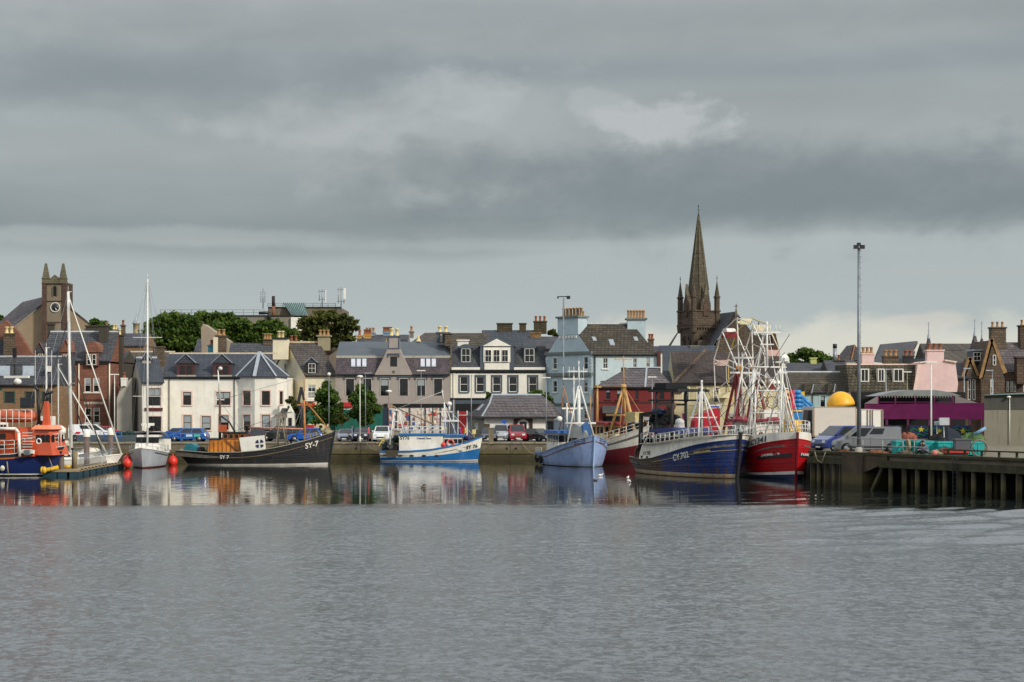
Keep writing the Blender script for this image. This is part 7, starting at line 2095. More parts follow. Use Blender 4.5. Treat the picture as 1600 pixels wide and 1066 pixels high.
for s in(-1,1):
 m.tube((1.2,s*1.8,2.6),(.6,s*1.15,9.3),.1,n=8);m.tube((3.0,s*1.9,2.8),(.9,s*1.1,7.6),.055,n=7);m.tube((-1.6,s*1.8,3),(.2,s*1.1,9.0),.055,n=7);m.tube((2.0,s*1.85,2.7),(.65,s*.6,9.3),.04,n=6);m.tube((0,s*1.8,2.8),(.4,s*.3,12.0),.035,n=6)
 m.tube((.9,s*1.45,6.4),(-1.0,s*.5,8.9),.05,n=6)
for z,w_ in((9.3,1.7),(7.3,1.35),(5.4,1.6)):m.tube((.7,-w_,z),(.7,w_,z),.07,n=7)
m.tube((.7,-1.3,5.5),(.7,1.2,9.2),.06);m.tube((.7,1.3,5.5),(.7,-1.2,9.2),.06)
th.part('main_gantry',m,MASTW,w=False)
m=mb();m.tube((.6,0,9.3),(.6,0,13.2),.13,.08,8);m.box(.5,.7,-1.2,1.2,12.2,12.35)
for s in(-1.15,-.7,-.2,.3,.8,1.15):m.tube((.6,s,12.3),(.6,s,12.9),.04,n=5)
m.box(.5,.7,-.6,.6,11.2,11.3);th.part('topmast',m,MASTW,w=False)
m=mb();m.ball((.4,1.6,10.0),.42,.42,.42);m.tube((.4,1.6,9.3),(.4,1.6,9.7),.1);th.part('radome',m,WHITE,w=False)
m=mb();m.tube((-2.2,-1.3,4.8),(-2.2,-1.3,10.6),.08,.05,7);m.tube((-2.2,-2.1,4.8),(-2.0,-1.3,9.4),.07);m.box(-2.3,-2.1,-2.2,-.4,10.1,10.25);m.box(-2.3,-2.1,-2.4,.2,8.8,8.95)
for s in(-2.1,-1.6,-.7):m.tube((-2.2,s,8.9),(-2.2,s,9.9),.03,n=5)
th.part('aerial_mast',m,MASTW,w=False)
m=mb();m.lathe([(.55,-1.0),(.55,1.0)],(2.2,0,3.1),16,'y');m.torus((2.2,-1.05,3.1),.65,.09,'y',18,6);m.torus((2.2,1.05,3.1),.65,.09,'y',18,6);th.part('winch',m,paint('winch_maroon',(110,28,36),.5),w=False)
m=mb();m.box(3.0,3.8,-1.4,-.4,2.6,3.6);th.part('deck_locker',m,BOATW2,w=False)
m=mb();m.box(.2,.9,-1.0,.9,3.0,4.4);th.part('deck_locker',m,BOATW2,w=False)
m=mb()
for z in(7.9,6.3):
 for s in(-.42,.42):m.torus((.72,s,z),.5,.05,'x',18,5)
th.part('block_ring',m,paint('block_brown',(120,96,70),.7),w=False,kind='stuff')
for s in(-1,1):th.part('guard_rail',hull_rail(H,.3,.99,16,.95,s,.18,(.33,.66),base=lambda t:H.zs(t)+BH2(t),r=.035),MASTW,w=False)
stays(th,[((.6,.9,9.3),(-6.5,1.2,3.2)),((.6,-.9,9.3),(-6.5,-1.2,3.2)),((4.6,0,9.6),(1.0,-1.7,3.4)),((4.6,0,9.6),(1.0,1.7,3.4)),((-2.2,-1.3,10.5),(.6,0,12.6)),((-2.2,-1.3,10.4),(-7.2,0,3.0))],.02,IRON)
stays(th,[((.6,0,13.0),(4.6,0,10.1)),((4.6,0,10.1),(8.0,0,3.9)),((.6,0,13.0),(-4.6,0,4.8)),((.6,1.6,9.3),(3.8,2.2,3.2)),((.6,-1.6,9.3),(3.8,-2.2,3.2))],.03,MASTW)
# ---- yachts
def yacht(label,px,d,rz_deg,Ln,B,fb,mast_h,hullm,mast_x=.1,r=.1,furled=True,cover=None,spr=(.45,),house=True,group='yachts moored at the pontoon',lean=0.0,stayend=None):
 H=Hull(Ln,B,[(0,fb),(.5,fb*.95),(1,fb*1.35)],pd=2.0,pw=1.6,tr=.65,tw=.5,bwf=.8,rake=Ln*.09,srake=-.2,draft=.7)
 th=boat('sailing_yacht',label,px,d,rz_deg,H,cat='yacht',group=group)
 build_hull(th,H,[(K(-.6),K(.12),1),(K(.12),lambda t:H.zs(t),0)],[hullm,MC['antifoul_red']],WHITE,.03,deckm=paint('yacht_deck',(206,204,196),.6,.06))
 zt=fb
 if house:
  m=mb();cabin(m,-Ln*.18,Ln*.22,-B*.3,B*.3,zt-.05,zt+.55,.1,.7,.15);c=th.part('coachroof',m,MC['boat_white'],w=False)
  boat_windows(th,c,-Ln*.12,Ln*.1,-B*.3+.08,B*.3-.08,zt+.17,zt+.36,3,0,front=0,w=.5)
  m=mb();m.prism([(-Ln*.2,zt+.3),(-Ln*.08,zt+.3),(-Ln*.1,zt+1.05),(-Ln*.17,zt+1.15)],-B*.3,B*.3,'y');th.part('spray_hood',m,cover or CANV,w=False)
 mx=Ln*mast_x;top=Vector((mx+lean,0,zt+mast_h))
 m=mb();m.tube((mx,0,zt),top,r,r*.75,9);m.tube(top,top+Vector((0,0,.5)),.02,n=4);m.box(top.x-.1,top.x+.35,-.03,.03,top.z,top.z+.05)
 for k in spr:z=zt+mast_h*k;m.box(mx-.04,mx+.04,-B*.38,B*.38,z,z+.06)
 th.part('mast',m,MASTW,w=False)
 m=mb();m.tube((mx-.1,0,zt+1.3),(-Ln*.32,0,zt+1.2),.07,n=7);th.part('boom',m,MASTW,w=False)
 m=mb();m.tube((mx-.3,0,zt+1.5),(-Ln*.3,0,zt+1.38),.2,.13,8);th.part('sail_cover',m,cover or CANV,w=False)
 bow=H.P(1,fb*1.38)-Vector((.15,0,0))
 if furled:m=mb();m.tube(bow,top-Vector((0,0,.3)),.085,.04,7);th.part('furled_jib',m,WHITE,w=False)
 pr=[(top,bow),(top,(-Ln*.48,0,zt)),(top,(mx,B*.45,zt)),(top,(mx,-B*.45,zt))]
 for k in spr:z=zt+mast_h*k;pr+=[((mx,B*.38,z),top),((mx,-B*.38,z),top)]
 stays(th,pr,.014)
 for s in(-1,1):th.part('guard_rail',hull_rail(H,.04,.93,9,.6,s,.05,(.5,),r=.016),STEEL,w=False)
 return th,H
YG=hullpaint('yacht_grey',(168,172,178),(130,120,110),.12,False,.3)
YW=hullpaint('yacht_white',(228,228,222),(160,150,130),.12,False,.25)
th,H=yacht('pale grey hulled yacht pointing at the camera, moored alone right of the pontoon end',222.5,163,-85,10.5,3.7,1.45,16.9,YG,0.04,.11,False,spr=(.32,.66),group=None)
m=mb();cabin(m,-3.0,.8,-1.25,1.25,1.4,3.1,.2,.7,.2);c=th.part('pilothouse',m,MC['boat_white'],w=False)
boat_windows(th,c,-2.7,.42,-1.08,1.08,2.35,2.85,3,3);m=mb();m.prism([(-4.6,3.0),(.1,3.35),(.1,3.42),(-4.6,3.12)],-1.3,1.3,'y');th.part('canopy',m,paint('canopy_grey',(120,124,132),.6),w=False)
m=mb();m.tube((-.3,0,4.0),(.5,0,4.0),.25,n=10);m.box(-.2,.4,-.6,.6,4.0,4.25);m.tube((.1,0,3.3),(.1,0,4.0),.05);th.part('radar',m,WHITE,w=False)
th.part('painted_line',H.strip(lambda t:H.zs(t)-.28,.012,.1,.2,.8,inn=0),DARKF,w=False)
m=mb();m.tube((4.9,0,2.0),(4.85,0,15.4),.05,n=6);m.v;th.part('furled_jib',m,WHITE,w=False)if False else None
buoy(th,tuple(H.P(.62,.7,-1,.4)),.42,RED)
m=mb();m.box(-4.7,-4.55,.9,1.7,1.5,2.6);th.part('horseshoe_buoy',m,WHITE,w=False)
wy,wH=yacht('white yacht with a thick tall mast and slanting furled sail, behind the pontoon railings',178,163,28,9.4,3.1,1.0,15.7,YW,-.02,.17,True,paint('cover_cream',(210,202,180),.8),lean=-.3)
stays(wy,[((-.5,.1,11.5),(2.6,-.9,1.2)),((-.5,.1,8.5),(1.8,.9,1.2)),((-.5,0,14.0),(-4.2,.6,1.1))],.05,IRON)
heap(wy,'folded_sail',(1.6,0,1.5),1.0,.6,.45,paint('folded_sail',(206,200,184),.8,.15,2),31)
yacht('white yacht with a shorter thin mast, partly hidden behind the tan pile',158,166,20,7.6,2.6,.95,9.0,YW,-.12,.09,True,paint('cover_dark',(40,44,60),.8))
yacht('white yacht whose mast rises just behind the orange lifeboat bow',140,171,14,8.2,2.8,1.0,10.7,YW,-.1,.11,False)
# ---- orange lifeboat
H=Hull(15.5,5.2,[(0,1.8),(.5,1.75),(.75,1.9),(1,2.55)],pd=2.4,tr=.95,tw=.85,rake=1.1,srake=0)
th=boat('lifeboat','orange and navy all weather lifeboat with an inflatable on its cabin roof',83,146.5,-16,H,cat='lifeboat')
NAVYH=hullpaint('hull_navy',(26,42,92),(20,26,50),.15,False,.28)
b1=lambda t:H.zs(t)-.42
build_hull(th,H,[(K(-.7),K(.1),2),(K(.1),K(.2),1),(K(.2),b1,0),(b1,lambda t:H.zs(t)-.3,3),(lambda t:H.zs(t)-.3,lambda t:H.zs(t),4)],[NAVYH,MC['hull_clean_white'],paint('antifoul_dark',(40,26,30),.6),paint('lifeboat_band',(196,110,60),.4),paint('rubber_belt',(36,36,42),.8)],paint('deck_rim',(190,192,192),.5),.1,deckm=paint('lifeboat_deck',(170,172,172),.7))
GOLD=paint('gold_lettering',(184,156,74),.4)
th.part('nameplate',H.text('STORNOWAY LIFEBOAT',-1.3,.86,.17,-1,0,sx=1.0),GOLD,w=False)
th.part('nameplate',H.text('17-18',.5,.5,.26,-1,0,sx=1.1),GOLD,w=False)
m=mb();m.lathe([(0,-.03),(.24,-.03),(.24,.05)],(2.9,H.P(H.tx(2.9,.7),.7,-1).y-.03,.68),16,'y');th.part('round_emblem',m,paint('emblem_cream',(220,214,190),.5,.2,8),w=False)
m=mb();cabin(m,-7.0,1.2,-1.6,1.6,1.7,3.1,.1,.3,.15);c=th.part('superstructure',m,ORANGE,w=False)
m=mb();cabin(m,.9,2.9,-1.35,1.35,1.8,4.0,.1,.6,.3);w1=th.part('wheelhouse',m,ORANGE,w=False)
boat_windows(th,w1,1.2,2.62,-1.2,1.2,2.95,3.5,3,3)
m=mb();cabin(m,.8,2.7,-1.35,1.35,4.001,4.35,.3,.4,.3);th.part('wheelhouse_roof',m,paint('orange_pale',(232,136,96),.4),parent=w1,w=False)
m=mb();cabin(m,-6.9,-.6,-1.7,1.7,3.1,4.15,.1,.1,.15);th.part('aft_cabin',m,ORANGE,w=False)
SHD=paint('lifeboat_shadow_orange',(150,66,40),.5,.15,2)  # darker copy of the orange; shade put into the side panels' colour
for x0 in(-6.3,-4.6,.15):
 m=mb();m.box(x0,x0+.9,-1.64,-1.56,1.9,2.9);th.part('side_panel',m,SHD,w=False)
m=mb();m.box(-6.5,-3.0,-1.78,-1.71,3.35,3.75);th.part('cabin_window',m,GLASS,w=False)
for x0 in(-6.0,-4.4,1.9):m=mb();m.torus((x0,-1.85,3.0),.22,.06,'y',14,6);th.part('lifebuoy',m,WHITE,w=False)
for x0 in(-5.2,-3.4,.6):m=mb();m.box(x0,x0+.5,-2.1,-1.7,1.85,2.25);th.part('deck_box',m,paint('deck_box_grey',(110,112,112),.6),w=False)
m=mb();m.box(-2.7,-.5,-1.76,-1.70,1.7,3.9);o=th.part('recess',m,paint('recess_orange',(176,66,26),.5),w=False)
m=mb()
for z in(2.3,3.2):m.box(-1.9,-1.35,-1.80,-1.765,z,z+.42)
th.part('hatch_window',m,GLASS,parent=o,w=False)
m=mb();m.path([(-2.95,-1.9,1.6),(-2.9,-1.9,3.6),(-2.5,-1.9,4.05),(-.3,-1.9,4.05),(0,-1.9,3.7),(.1,-1.9,1.7)],.13,8);th.part('white_frame',m,WHITE,w=False)
m=mb()
for i in range(8):m.box(.3,1.25,-1.86,-1.80,2.0+i*.24,2.06+i*.24)
m.box(.2,1.35,-1.9,-1.6,1.95,2.25);th.part('side_steps',m,WHITE,w=False)
m=mb();m.lathe([(.05,-2.05),(.5,-1.9),(.72,-1.2),(.78,0),(.72,1.2),(.5,1.9),(.05,2.05)],(-1.6,0,5.0),14,'x');
for i,v in enumerate(m.v):m.v[i]=(v[0],v[1]*1.4,5.0+(v[2]-5.0)*(.95 if v[2]>5 else .6))
th.part('inflatable_dinghy',m,paint('dinghy_orange',(190,92,58),.6,.2,1.5,(150,70,34),.4),w=False)
m=mb();m.path([(-3.7,0,4.1),(-3.65,0,7.3),(-3.2,0,7.75),(.3,0,7.75),(.7,0,7.3),(.8,0,4.4)],.14,8);th.part('roll_arch',m,IRON,w=False)
m=mb();m.tube((-1.6,0,7.8),(-1.6,0,10.7),.07,n=7);m.box(-2.4,-.9,-.08,.08,9.5,9.56);m.box(-1.75,-1.45,-.1,.1,10.2,11.0);th.part('light_mast',m,IRON,w=False)
m=mb();m.box(-2.6,-.2,-.12,.12,8.4,8.6);m.ball((-1.3,0,8.1),.35,.3,.3);th.part('radar',m,WHITE,w=False)
m=mb();m.hexa([(1.25,-.25,4.3),(1.8,-.25,4.3),(1.8,.25,4.3),(1.25,.25,4.3)],[(1.35,-.15,6.4),(1.65,-.15,6.4),(1.65,.15,6.4),(1.35,.15,6.4)]);m.cur=1;m.tube((1.5,0,6.4),(1.6,0,7.0),.1);m.tube((1.4,0,7.0),(2.1,0,7.2),.12);th.part('funnel',m,[ORANGE,IRON],w=False)
m=mb();m.box(-.5,.5,-.9,-.3,5.8,6.7);m.box(-.35,.35,-.95,-.9,5.95,6.55);th.part('instrument_box',m,[DARKF],w=False)
pts=[(x,-1.75,4.15)for x in np.linspace(-6.8,-3.4,6)];th.part('guard_rail',rails(pts,1.6,.028,(.33,.66)),WHITE,w=False)
pts=[(x,-1.5,4.15)for x in np.linspace(-3.3,1.0,8)];th.part('guard_rail',rails(pts,1.5,.028,(.5,)),WHITE,w=False)
for s in(-1,1):th.part('guard_rail',hull_rail(H,.02,.97,18,1.15,s,.08,(.4,.7),r=.026),WHITE,w=False)
m=mb();m.box(-2.6,.8,-2.55,-2.5,1.7,2.3);o=th.part('side_board',m,paint('pale_side_board',(196,198,196),.6),w=False)
flat_text(th,'RNLI 17-18',-2.2,-2.56,1.78,.22,DARKF,1.1,o)
for x in(-5.2,-4.9,-4.6,-5.8):m=mb();m.tube((x,-1.2,4.2),(x,-1.2,12.5-abs(x+5)*2),.035,.015,5);th.part('whip_aerial',m,WHITE,w=False)
for x in(-.2,1.4):m=mb();m.tube((x,1.0,4.6),(x,1.0,10.8),.03,.012,5);th.part('whip_aerial',m,WHITE,w=False)
m=mb();p=H.P(.93,1.9,-1);m.path([tuple(p),(p.x+1.0,p.y-.8,.7)],.03,5);th.part('mooring_rope',m,ROPE,w=False)
for x in(-3.2,.9,3.4):
 p=H.P(H.tx(x,1.2),1.2,-1);m=mb();m.path([(x,p.y-.06,1.25),(x+.15,p.y-.1,.2)],.05,6);th.part('grab_line',m,ROPE,w=False)
for ch in list(th.e.children):
 nm=ch.name.split('.')[0]
 if nm in('hull','deck','gunwale','nameplate','round_emblem','mooring_rope','grab_line','side_board')or(nm=='guard_rail' and len(ch.data.vertices)>500):continue
 ch.location.x+=4.5
# ==== PIER, PONTOON, VEHICLES, FAIR, PEOPLE
PD=2.56
A_=Vector((22.4,127));B_=Vector((33.0,110));dv=(B_-A_).normalized();nv2=Vector((dv.y,-dv.x))*1
if nv2.y>0:nv2=-nv2
C_=A_+dv*34
PIERT=quay_material('pier_timber',(66,60,42),(42,38,28))
PIERC=quay_material('pier_concrete',(88,74,54),(58,48,36))
MOSSY=paint('mossy_timber',(62,60,36),.9,.35,2,(44,40,28),.5,bump=.5)
th=T('timber_pier','dark timber piled pier with mossy edge beams, carrying the parked vans','pier',(A_.x,A_.y,0))
def pp(s,o,z):q=A_+dv*s-nv2*o;return Vector((q.x,q.y,z))
def pbox(m,s0,s1,o0,o1,z0,z1):return m.hexa([pp(s0,o0,z0),pp(s1,o0,z0),pp(s1,o1,z0),pp(s0,o1,z0)],[pp(s0,o0,z1),pp(s1,o0,z1),pp(s1,o1,z1),pp(s0,o1,z1)])
m=mb();poly=[(A_.x,A_.y),(C_.x,C_.y),(75,C_.y+4),(75,QY+.3),(25.3,QY+.3),(25.3,137.0)]
m.prism(poly,PD-.35,PD,'z');th.part('deck',m,paint('pier_deck',(112,104,88),.9,.2,.6,(80,78,54),.4))
m=mb();m.poly(pp(-.2,3.2,-2),pp(34,3.2,-2),pp(34,3.2,PD-.36),pp(-.2,3.2,PD-.36));m.poly((25.4,QY,-2),(25.4,136,-2),(25.4,136,PD-.36),(25.4,QY,PD-.36));m.poly(pp(0.0,3.2,-2),(25.4,136,-2),(25.4,136,PD-.36),pp(0.0,3.2,PD-.36));th.part('void_backing',m,paint('void_shade',(26,24,20),.95,.3))  # dark backing sheets; darkness of the void under the deck put into colour
m=mb();pbox(m,-.3,34,-.25,.45,PD-.02,PD+.16);th.part('kerb_beam',m,MOSSY)
m=mb();pbox(m,-.3,3.4,-.32,.2,PD-.75,PD-.3);th.part('waling_beam',m,MOSSY)
m=mb();pbox(m,7.2,34,-.32,.2,PD-.85,PD-.35);th.part('waling_beam',m,MOSSY)
m=mb();pbox(m,3.5,5.6,-.4,2.6,-2,PD-.03);th.part('concrete_pier',m,PIERC)
m=mb();m.hexa([pp(5.61,-.2,1.3),pp(7.9,-.2,2.1),pp(7.9,2.5,2.1),pp(5.61,2.5,1.3)],[pp(5.61,-.2,PD-.04),pp(7.9,-.2,PD-.04),pp(7.9,2.5,PD-.04),pp(5.61,2.5,PD-.04)]);th.part('concrete_haunch',m,PIERC)
pm=mb();pm.tube((0,0,-2.2),(0,0,PD-.37),.19,.17,8);pme=pm.mesh('pile',PIERT)
q_=mb();q_.box(-.16,.16,-.16,.16,-2.2,PD-.37);qme=q_.mesh('pile',PIERT)
rr=random.Random(5)
sps=[.1,.8,1.6,2.4,3.2]+[8.2+i*1.28 for i in range(20)]
for i,s_ in enumerate(sps):
 th.put('pile',pme if i%2 else qme,pp(s_,-.12,0),rr.uniform(-.2,.2))
 if i%2:th.put('pile',qme,pp(s_+.5,1.6,0),.4)
for y in range(140,186,4):th.put('pile',pme,(25.25,y,0))
m=mb();m.bar(pp(6.3,-.1,0),pp(7.6,-.1,PD-.5),.22,.22);th.part('brace',m,PIERT)
m=mb()
for s_ in(14.3,14.65):m.bar(pp(s_,-.42,-.5),pp(s_,-.42,PD),.06,.06)
for k in range(9):m.bar(pp(14.3,-.42,-.2+k*.3),pp(14.65,-.42,-.2+k*.3),.04,.04)
th.part('ladder',m,IRON)
m=mb()
for s_ in(4.9,6.9,8.9,10.0):m.tube(pp(s_,.35,PD+.1),pp(s_,.35,PD+1.15),.035,n=6)
for z in(1.15,.65):m.tube(pp(3.2,.35,PD+z),pp(11.0,.35,PD+z),.03,n=6)
th.part('guard_rail',m,paint('rail_grey',(150,152,148),.5))
m=mb()
for i in range(7):s_=13.0+i*1.5;m.bar(pp(s_,.5,PD),pp(s_,.5,PD+.5),.14,.14)
m.bar(pp(12.6,.5,PD+.52),pp(22.5,.5,PD+.52),.16,.1);th.part('low_rail',m,MOSSY)
def ppx(px,o):
 """point on the pier o metres in from the face, in photograph column px"""
 k=(px-800)/F;q=A_-nv2*o;t=(k*q.y-q.x)/(dv.x-k*dv.y);return Vector((q.x+dv.x*t,q.y+dv.y*t,PD))
# ---- pontoon
th=T('pontoon','floating pontoon with a tan deck on dark teal floats beside the lifeboat','pontoon',(X(120,150),150,0))
c1,c2,c3,c4,c5=[Vector((X(a,b),b,0))for a,b in((66,145.5),(121,145.5),(193,165.5),(172,167.5),(80,152))]
def up(v,z):return Vector((v.x,v.y,z))
m=mb();P5=[c1,c2,c3,c4,c5]
m.poly(*[up(p,.52)for p in P5]);m.poly(*[up(p,.36)for p in reversed(P5)])
for i in range(5):m.poly(up(P5[i],.36),up(P5[(i+1)%5],.36),up(P5[(i+1)%5],.52),up(P5[i],.52))
th.part('deck',m,paint('pontoon_deck',(150,130,96),.85,.12,1,(90,80,62),.3))
TF=paint('teal_float',(26,62,78),.5,.2,2,(50,60,46),.4)
def float_(a,b,t0,t1,ins):
 d_=(b-a).normalized();n_=Vector((-d_.y,d_.x,0))*ins;p,q=a+d_*t0,a+d_*t1
 m=mb();e=n_*.04/ins;m.hexa([up(p+e,-.4),up(q+e,-.4),up(q+n_,-.4),up(p+n_,-.4)],[up(p+e,.355),up(q+e,.355),up(q+n_,.355),up(p+n_,.355)]);th.part('float',m,TF)
for t in(.05,1.3,2.1):float_(c1,c2,t,t+(1.0 if t>1 else 1.15),.9)
for i in range(8):float_(c2,c3,.25+i*2.6,.25+i*2.6+1.9,.9)
m=mb()
for i in range(14):p=c2+(c3-c2)*(i+.5)/14;m.box(p.x+.1,p.x+.25,p.y+.15,p.y+.3,.52,.62)
th.part('cleat',m,IRON,kind='stuff')
for px,d,yt,r_ in((95.5,147.3,686,.28),(135.5,156,682,.26),(173,164.5,679,.26)):
 x=X(px,d);z1=Z(yt,d)
 q=T('mooring_pile',{95.5:'steel mooring pile with a white cap nearest the lifeboat bow',135.5:'white capped mooring pile in the middle of the pontoon',173:'white capped mooring pile at the far right end of the pontoon'}[px],'mooring pile',(x,d,0),group='white capped piles of the pontoon')
 m=mb();m.tube((x,d,-2),(x,d,z1),r_,n=12);q.part('pile',m,paint('pile_brown',(104,90,84),.7,.2,2,(60,52,48),.4))
 m=mb();m.lathe([(r_*1.25,-.05),(r_*1.3,.3),(r_*.8,.6),(.02,.66)]if px>100 else[(r_*1.1,0),(r_*1.15,.45),(r_*1.5,.5),(r_*1.5,.8),(r_*.6,1.1),(.02,1.12)],(x,d,z1),12);q.part('cap',m,WHITE)
x=X(117,149);m=mb();m.tube((x,149,.5),(x,149,Z(705.5,149)),.24,n=12);solo('short_post',m,paint('tan_post',(130,118,92),.8,.2,3),'short tan round post on the pontoon between the first two white capped piles','post')
x=X(113,148);m=mb();m.tube((x,148,.5),(x,148,Z(700,148)),.05,n=6);m.box(x-.1,x+.1,147.9,148.1,Z(703,148),Z(700,148));solo('thin_post',m,IRON,'thin dark post standing beside the short tan post on the pontoon','post')
m=mb();pts=[Vector((X(px,d),d,.52))for px,d in((123,151),(134,154),(146,157),(158,160),(173,163.5))]
for a,b in zip(pts,pts[1:]):
 for k in range(9):p=a+(b-a)*k/9;m.tube(p,p+Vector((0,0,1.15)),.022,n=4)
 for z in(1.15,.15):m.tube(a+Vector((0,0,z)),b+Vector((0,0,z)),.03,n=5)
for p in pts[-1:]:m.tube(p,p+Vector((0,0,1.3)),.05,n=6)
solo('pontoon_railing',m,STEEL,'grey barred railing along the middle of the pontoon','railing')
YF=paint('yellow_fender',(214,170,40),.5,.15,3)
m=mb();d=145;m.tube((X(68,d),d,.5),(X(88,d),d+.6,.75),.18,n=9);m.ball((X(66,d),d,.55),.18,.18,.3);m.ball((X(70,d),d-.1,.55),.18,.18,.3);solo('yellow_fender',m,YF,'yellow rubber fender between the lifeboat and the pontoon end','fender')
m=mb();m.tube((X(99,148),148,.72),(X(112,148),148.3,.74),.16,n=8);solo('yellow_fender',m,YF,'second yellow fender lying on the pontoon beside the tan post','fender')
x,d=X(199,163),163;m=mb();m.ball((x,d,.45),.42,.42,.48);m.tube((x,d,.9),(x,d,1.05),.09);solo('red_buoy',m,RED,'round red mooring buoy between the pontoon end and the grey yacht','buoy')
m=mb();m.path([(X(192,164),164,.6),(X(197,163),163,.1),(X(206,163),163,.2),(X(212,164),164,1.5)],.03,5);solo('mooring_rope',m,ROPE,'slack pale mooring rope from the pontoon end to the grey yacht','rope')
# ---- quayside furniture
BR=paint('blue_railing',(30,92,168),.45)
for lab,(a,b)in(('blue painted railing on the quay behind the white capped piles',(162,190)),('blue painted railing on the quay by the grey yacht',(250,282))):
 m=mb();d=187.9;n=3
 for i in range(n+1):x=X(a+(b-a)*i/n,d);m.tube((x,d,QZ),(x,d,QZ+1.1),.05,n=6)
 for z in(.6,1.08):m.tube((X(a,d),d,QZ+z),(X(b,d),d,QZ+z),.04,n=6)
 solo('blue_railing',m,BR,lab,'railing')
m=mb();d=189
m.box(X(120,d),X(262,d),d,d+.8,QZ,QZ+.75)
solo('barrier_wall',m,paint('blue_grey_barrier',(70,86,96),.7,.15,1,(60,56,46),.4),'low blue grey barrier behind the quay edge between the yachts and the white cottage','barrier')
m=mb();r_=random.Random(2)
for i in range(46):x=X(r_.uniform(180,236),190);m.ball((x,190+r_.uniform(-.3,.4),QZ+.8+r_.uniform(0,.2)),.3,.25,.25,7,5)
solo('weeds_on_barrier',m,NET,'dark netting piled along the top of the blue grey barrier','netting');
def lamp(px,d,yt,zb,lab,kind_='arm',r=.06,mat=STEEL,side=1,group='street lamps along the quay'):
 x=X(px,d);zt=Z(yt,d)
 th=T('street_lamp',lab,'street lamp',(x,d,zb),group=group)
 m=mb();m.tube((x,d,zb),(x,d,zt),r,r*.6,8);m.tube((x,d,zb),(x,d,zb+.6),r*1.6,n=8);th.part('pole',m,mat)
 m=mb()
 if kind_=='arm':m.hexa([(x-.1*side,d-.12,zt-.02),(x+.75*side,d-.1,zt+.04),(x+.75*side,d+.1,zt+.04),(x-.1*side,d+.12,zt-.02)],[(x-.1*side,d-.1,zt+.14),(x+.7*side,d-.08,zt+.14),(x+.7*side,d+.08,zt+.14),(x-.1*side,d+.1,zt+.14)])
 elif kind_=='globe':m.ball((x,d,zt+.15),.2)
 elif kind_=='dish':m.lathe([(.05,-.1),(.38,.1),(.3,.2),(.02,.26)],(x,d,zt),12)
 elif kind_=='tee':m.box(x-.5,x+.5,d-.1,d+.1,zt,zt+.12)
 th.part('lamp_head',m,WHITE if kind_!='arm' else STEEL)
lamp(514,189.5,587,QZ,'tall grey pole with a small globe, in front of the left street tree','globe')
lamp(562.5,188.6,590,QZ,'tall white pole, left of the close pair at the right street tree','dish',.07,MASTW)
lamp(571,197,584,QZ,'thinner grey pole, right of the close pair at the right street tree','arm',.06,STEEL)
lamp(607.5,198,613,QZ,'short brown lamp post with a dish head before the shop windows','dish',.05,paint('brown_post',(120,96,80),.6))
lamp(658,197,580,QZ,'slender grey lamp post in front of the grey building shop windows','tee',.05)
lamp(736.5,189.3,586,QZ,'grey lamp post with a flat head before the white shop building','tee',.07,STEEL)
lamp(853.5,190,591,QZ,'grey lamp post right of the hipped roof hall','tee',.07,STEEL)
lamp(179,196,586,QZ,'grey lamp post in the dark gap beside the red sandstone bank','tee',.07,MASTW)
lamp(1019,196,590,QZ,'pale lamp post in front of the dark red building','tee',.07,STEEL)
lamp(1384.5,205,578,QZ,'lamp post with a long arm before the mossy mansard roof','arm',.09,STEEL)
lamp(1417.5,205,582,QZ,'yellowish lamp post before the mansard roof, left of the pink gable','tee',.07,paint('olive_post',(150,140,90),.6),-1)
lamp(1455,150,567,PD,'tall pale post rising in front of the purple fairground ride','tee',.09,MASTW)
lamp(1506.5,190,577,QZ,'lamp post with a right pointing arm before the brown stone gables','arm',.09,STEEL)
lamp(1550.5,195,580,QZ,'lamp post with a left pointing arm above the grey warehouse roof','arm',.08,STEEL,-1)
for px,d,yt,zb,lab,foot in((1342,124.5,388,PD,'very tall steel lighting mast on the pier beside the silver van',1),(880.5,193,466,QZ,'tall steel mast with two floodlights in front of the pale blue house',0)):
 x=X(px,d);zt=Z(yt,d);th=T('lighting_mast',lab,'lighting mast',(x,d,zb))
 m=mb();m.tube((x,d,zb),(x,d,zt),.15 if foot else .09,.1 if foot else .07,10);th.part('pole',m,paint('mast_steel',(128,134,140),.5,.15,2,(96,92,84),.3,.4))
 m=mb()
 for k in range(int((zt-zb)/.42)):m.box(x+.08,x+.17,d-.02,d+.02,zb+.5+k*.42,zb+.53+k*.42)
 th.part('climbing_step',m,IRON,kind='stuff')
 m=mb()
 if foot:
  m.lathe([(.34,0),(.3,.35),(.18,.5)],(x,d,zb),12);th.part('footing',m,PALEGR);m=mb()
  for s in(-.22,.22):m.box(x+s-.17,x+s+.17,d-.25,d+.05,zt-.05,zt+.22)
  m.box(x-.12,x+.12,d-.1,d+.2,zt+.2,zt+.4)
 else:
  m.box(x-.65,x+.35,d-.05,d+.05,zt+.12,zt+.22);m.box(x+.35,x+.75,d-.25,d+.15,zt-.1,zt+.25);m.box(x-.72,x-.55,d-.1,d+.1,zt-.05,zt+.2)
 th.part('floodlight',m,IRON)
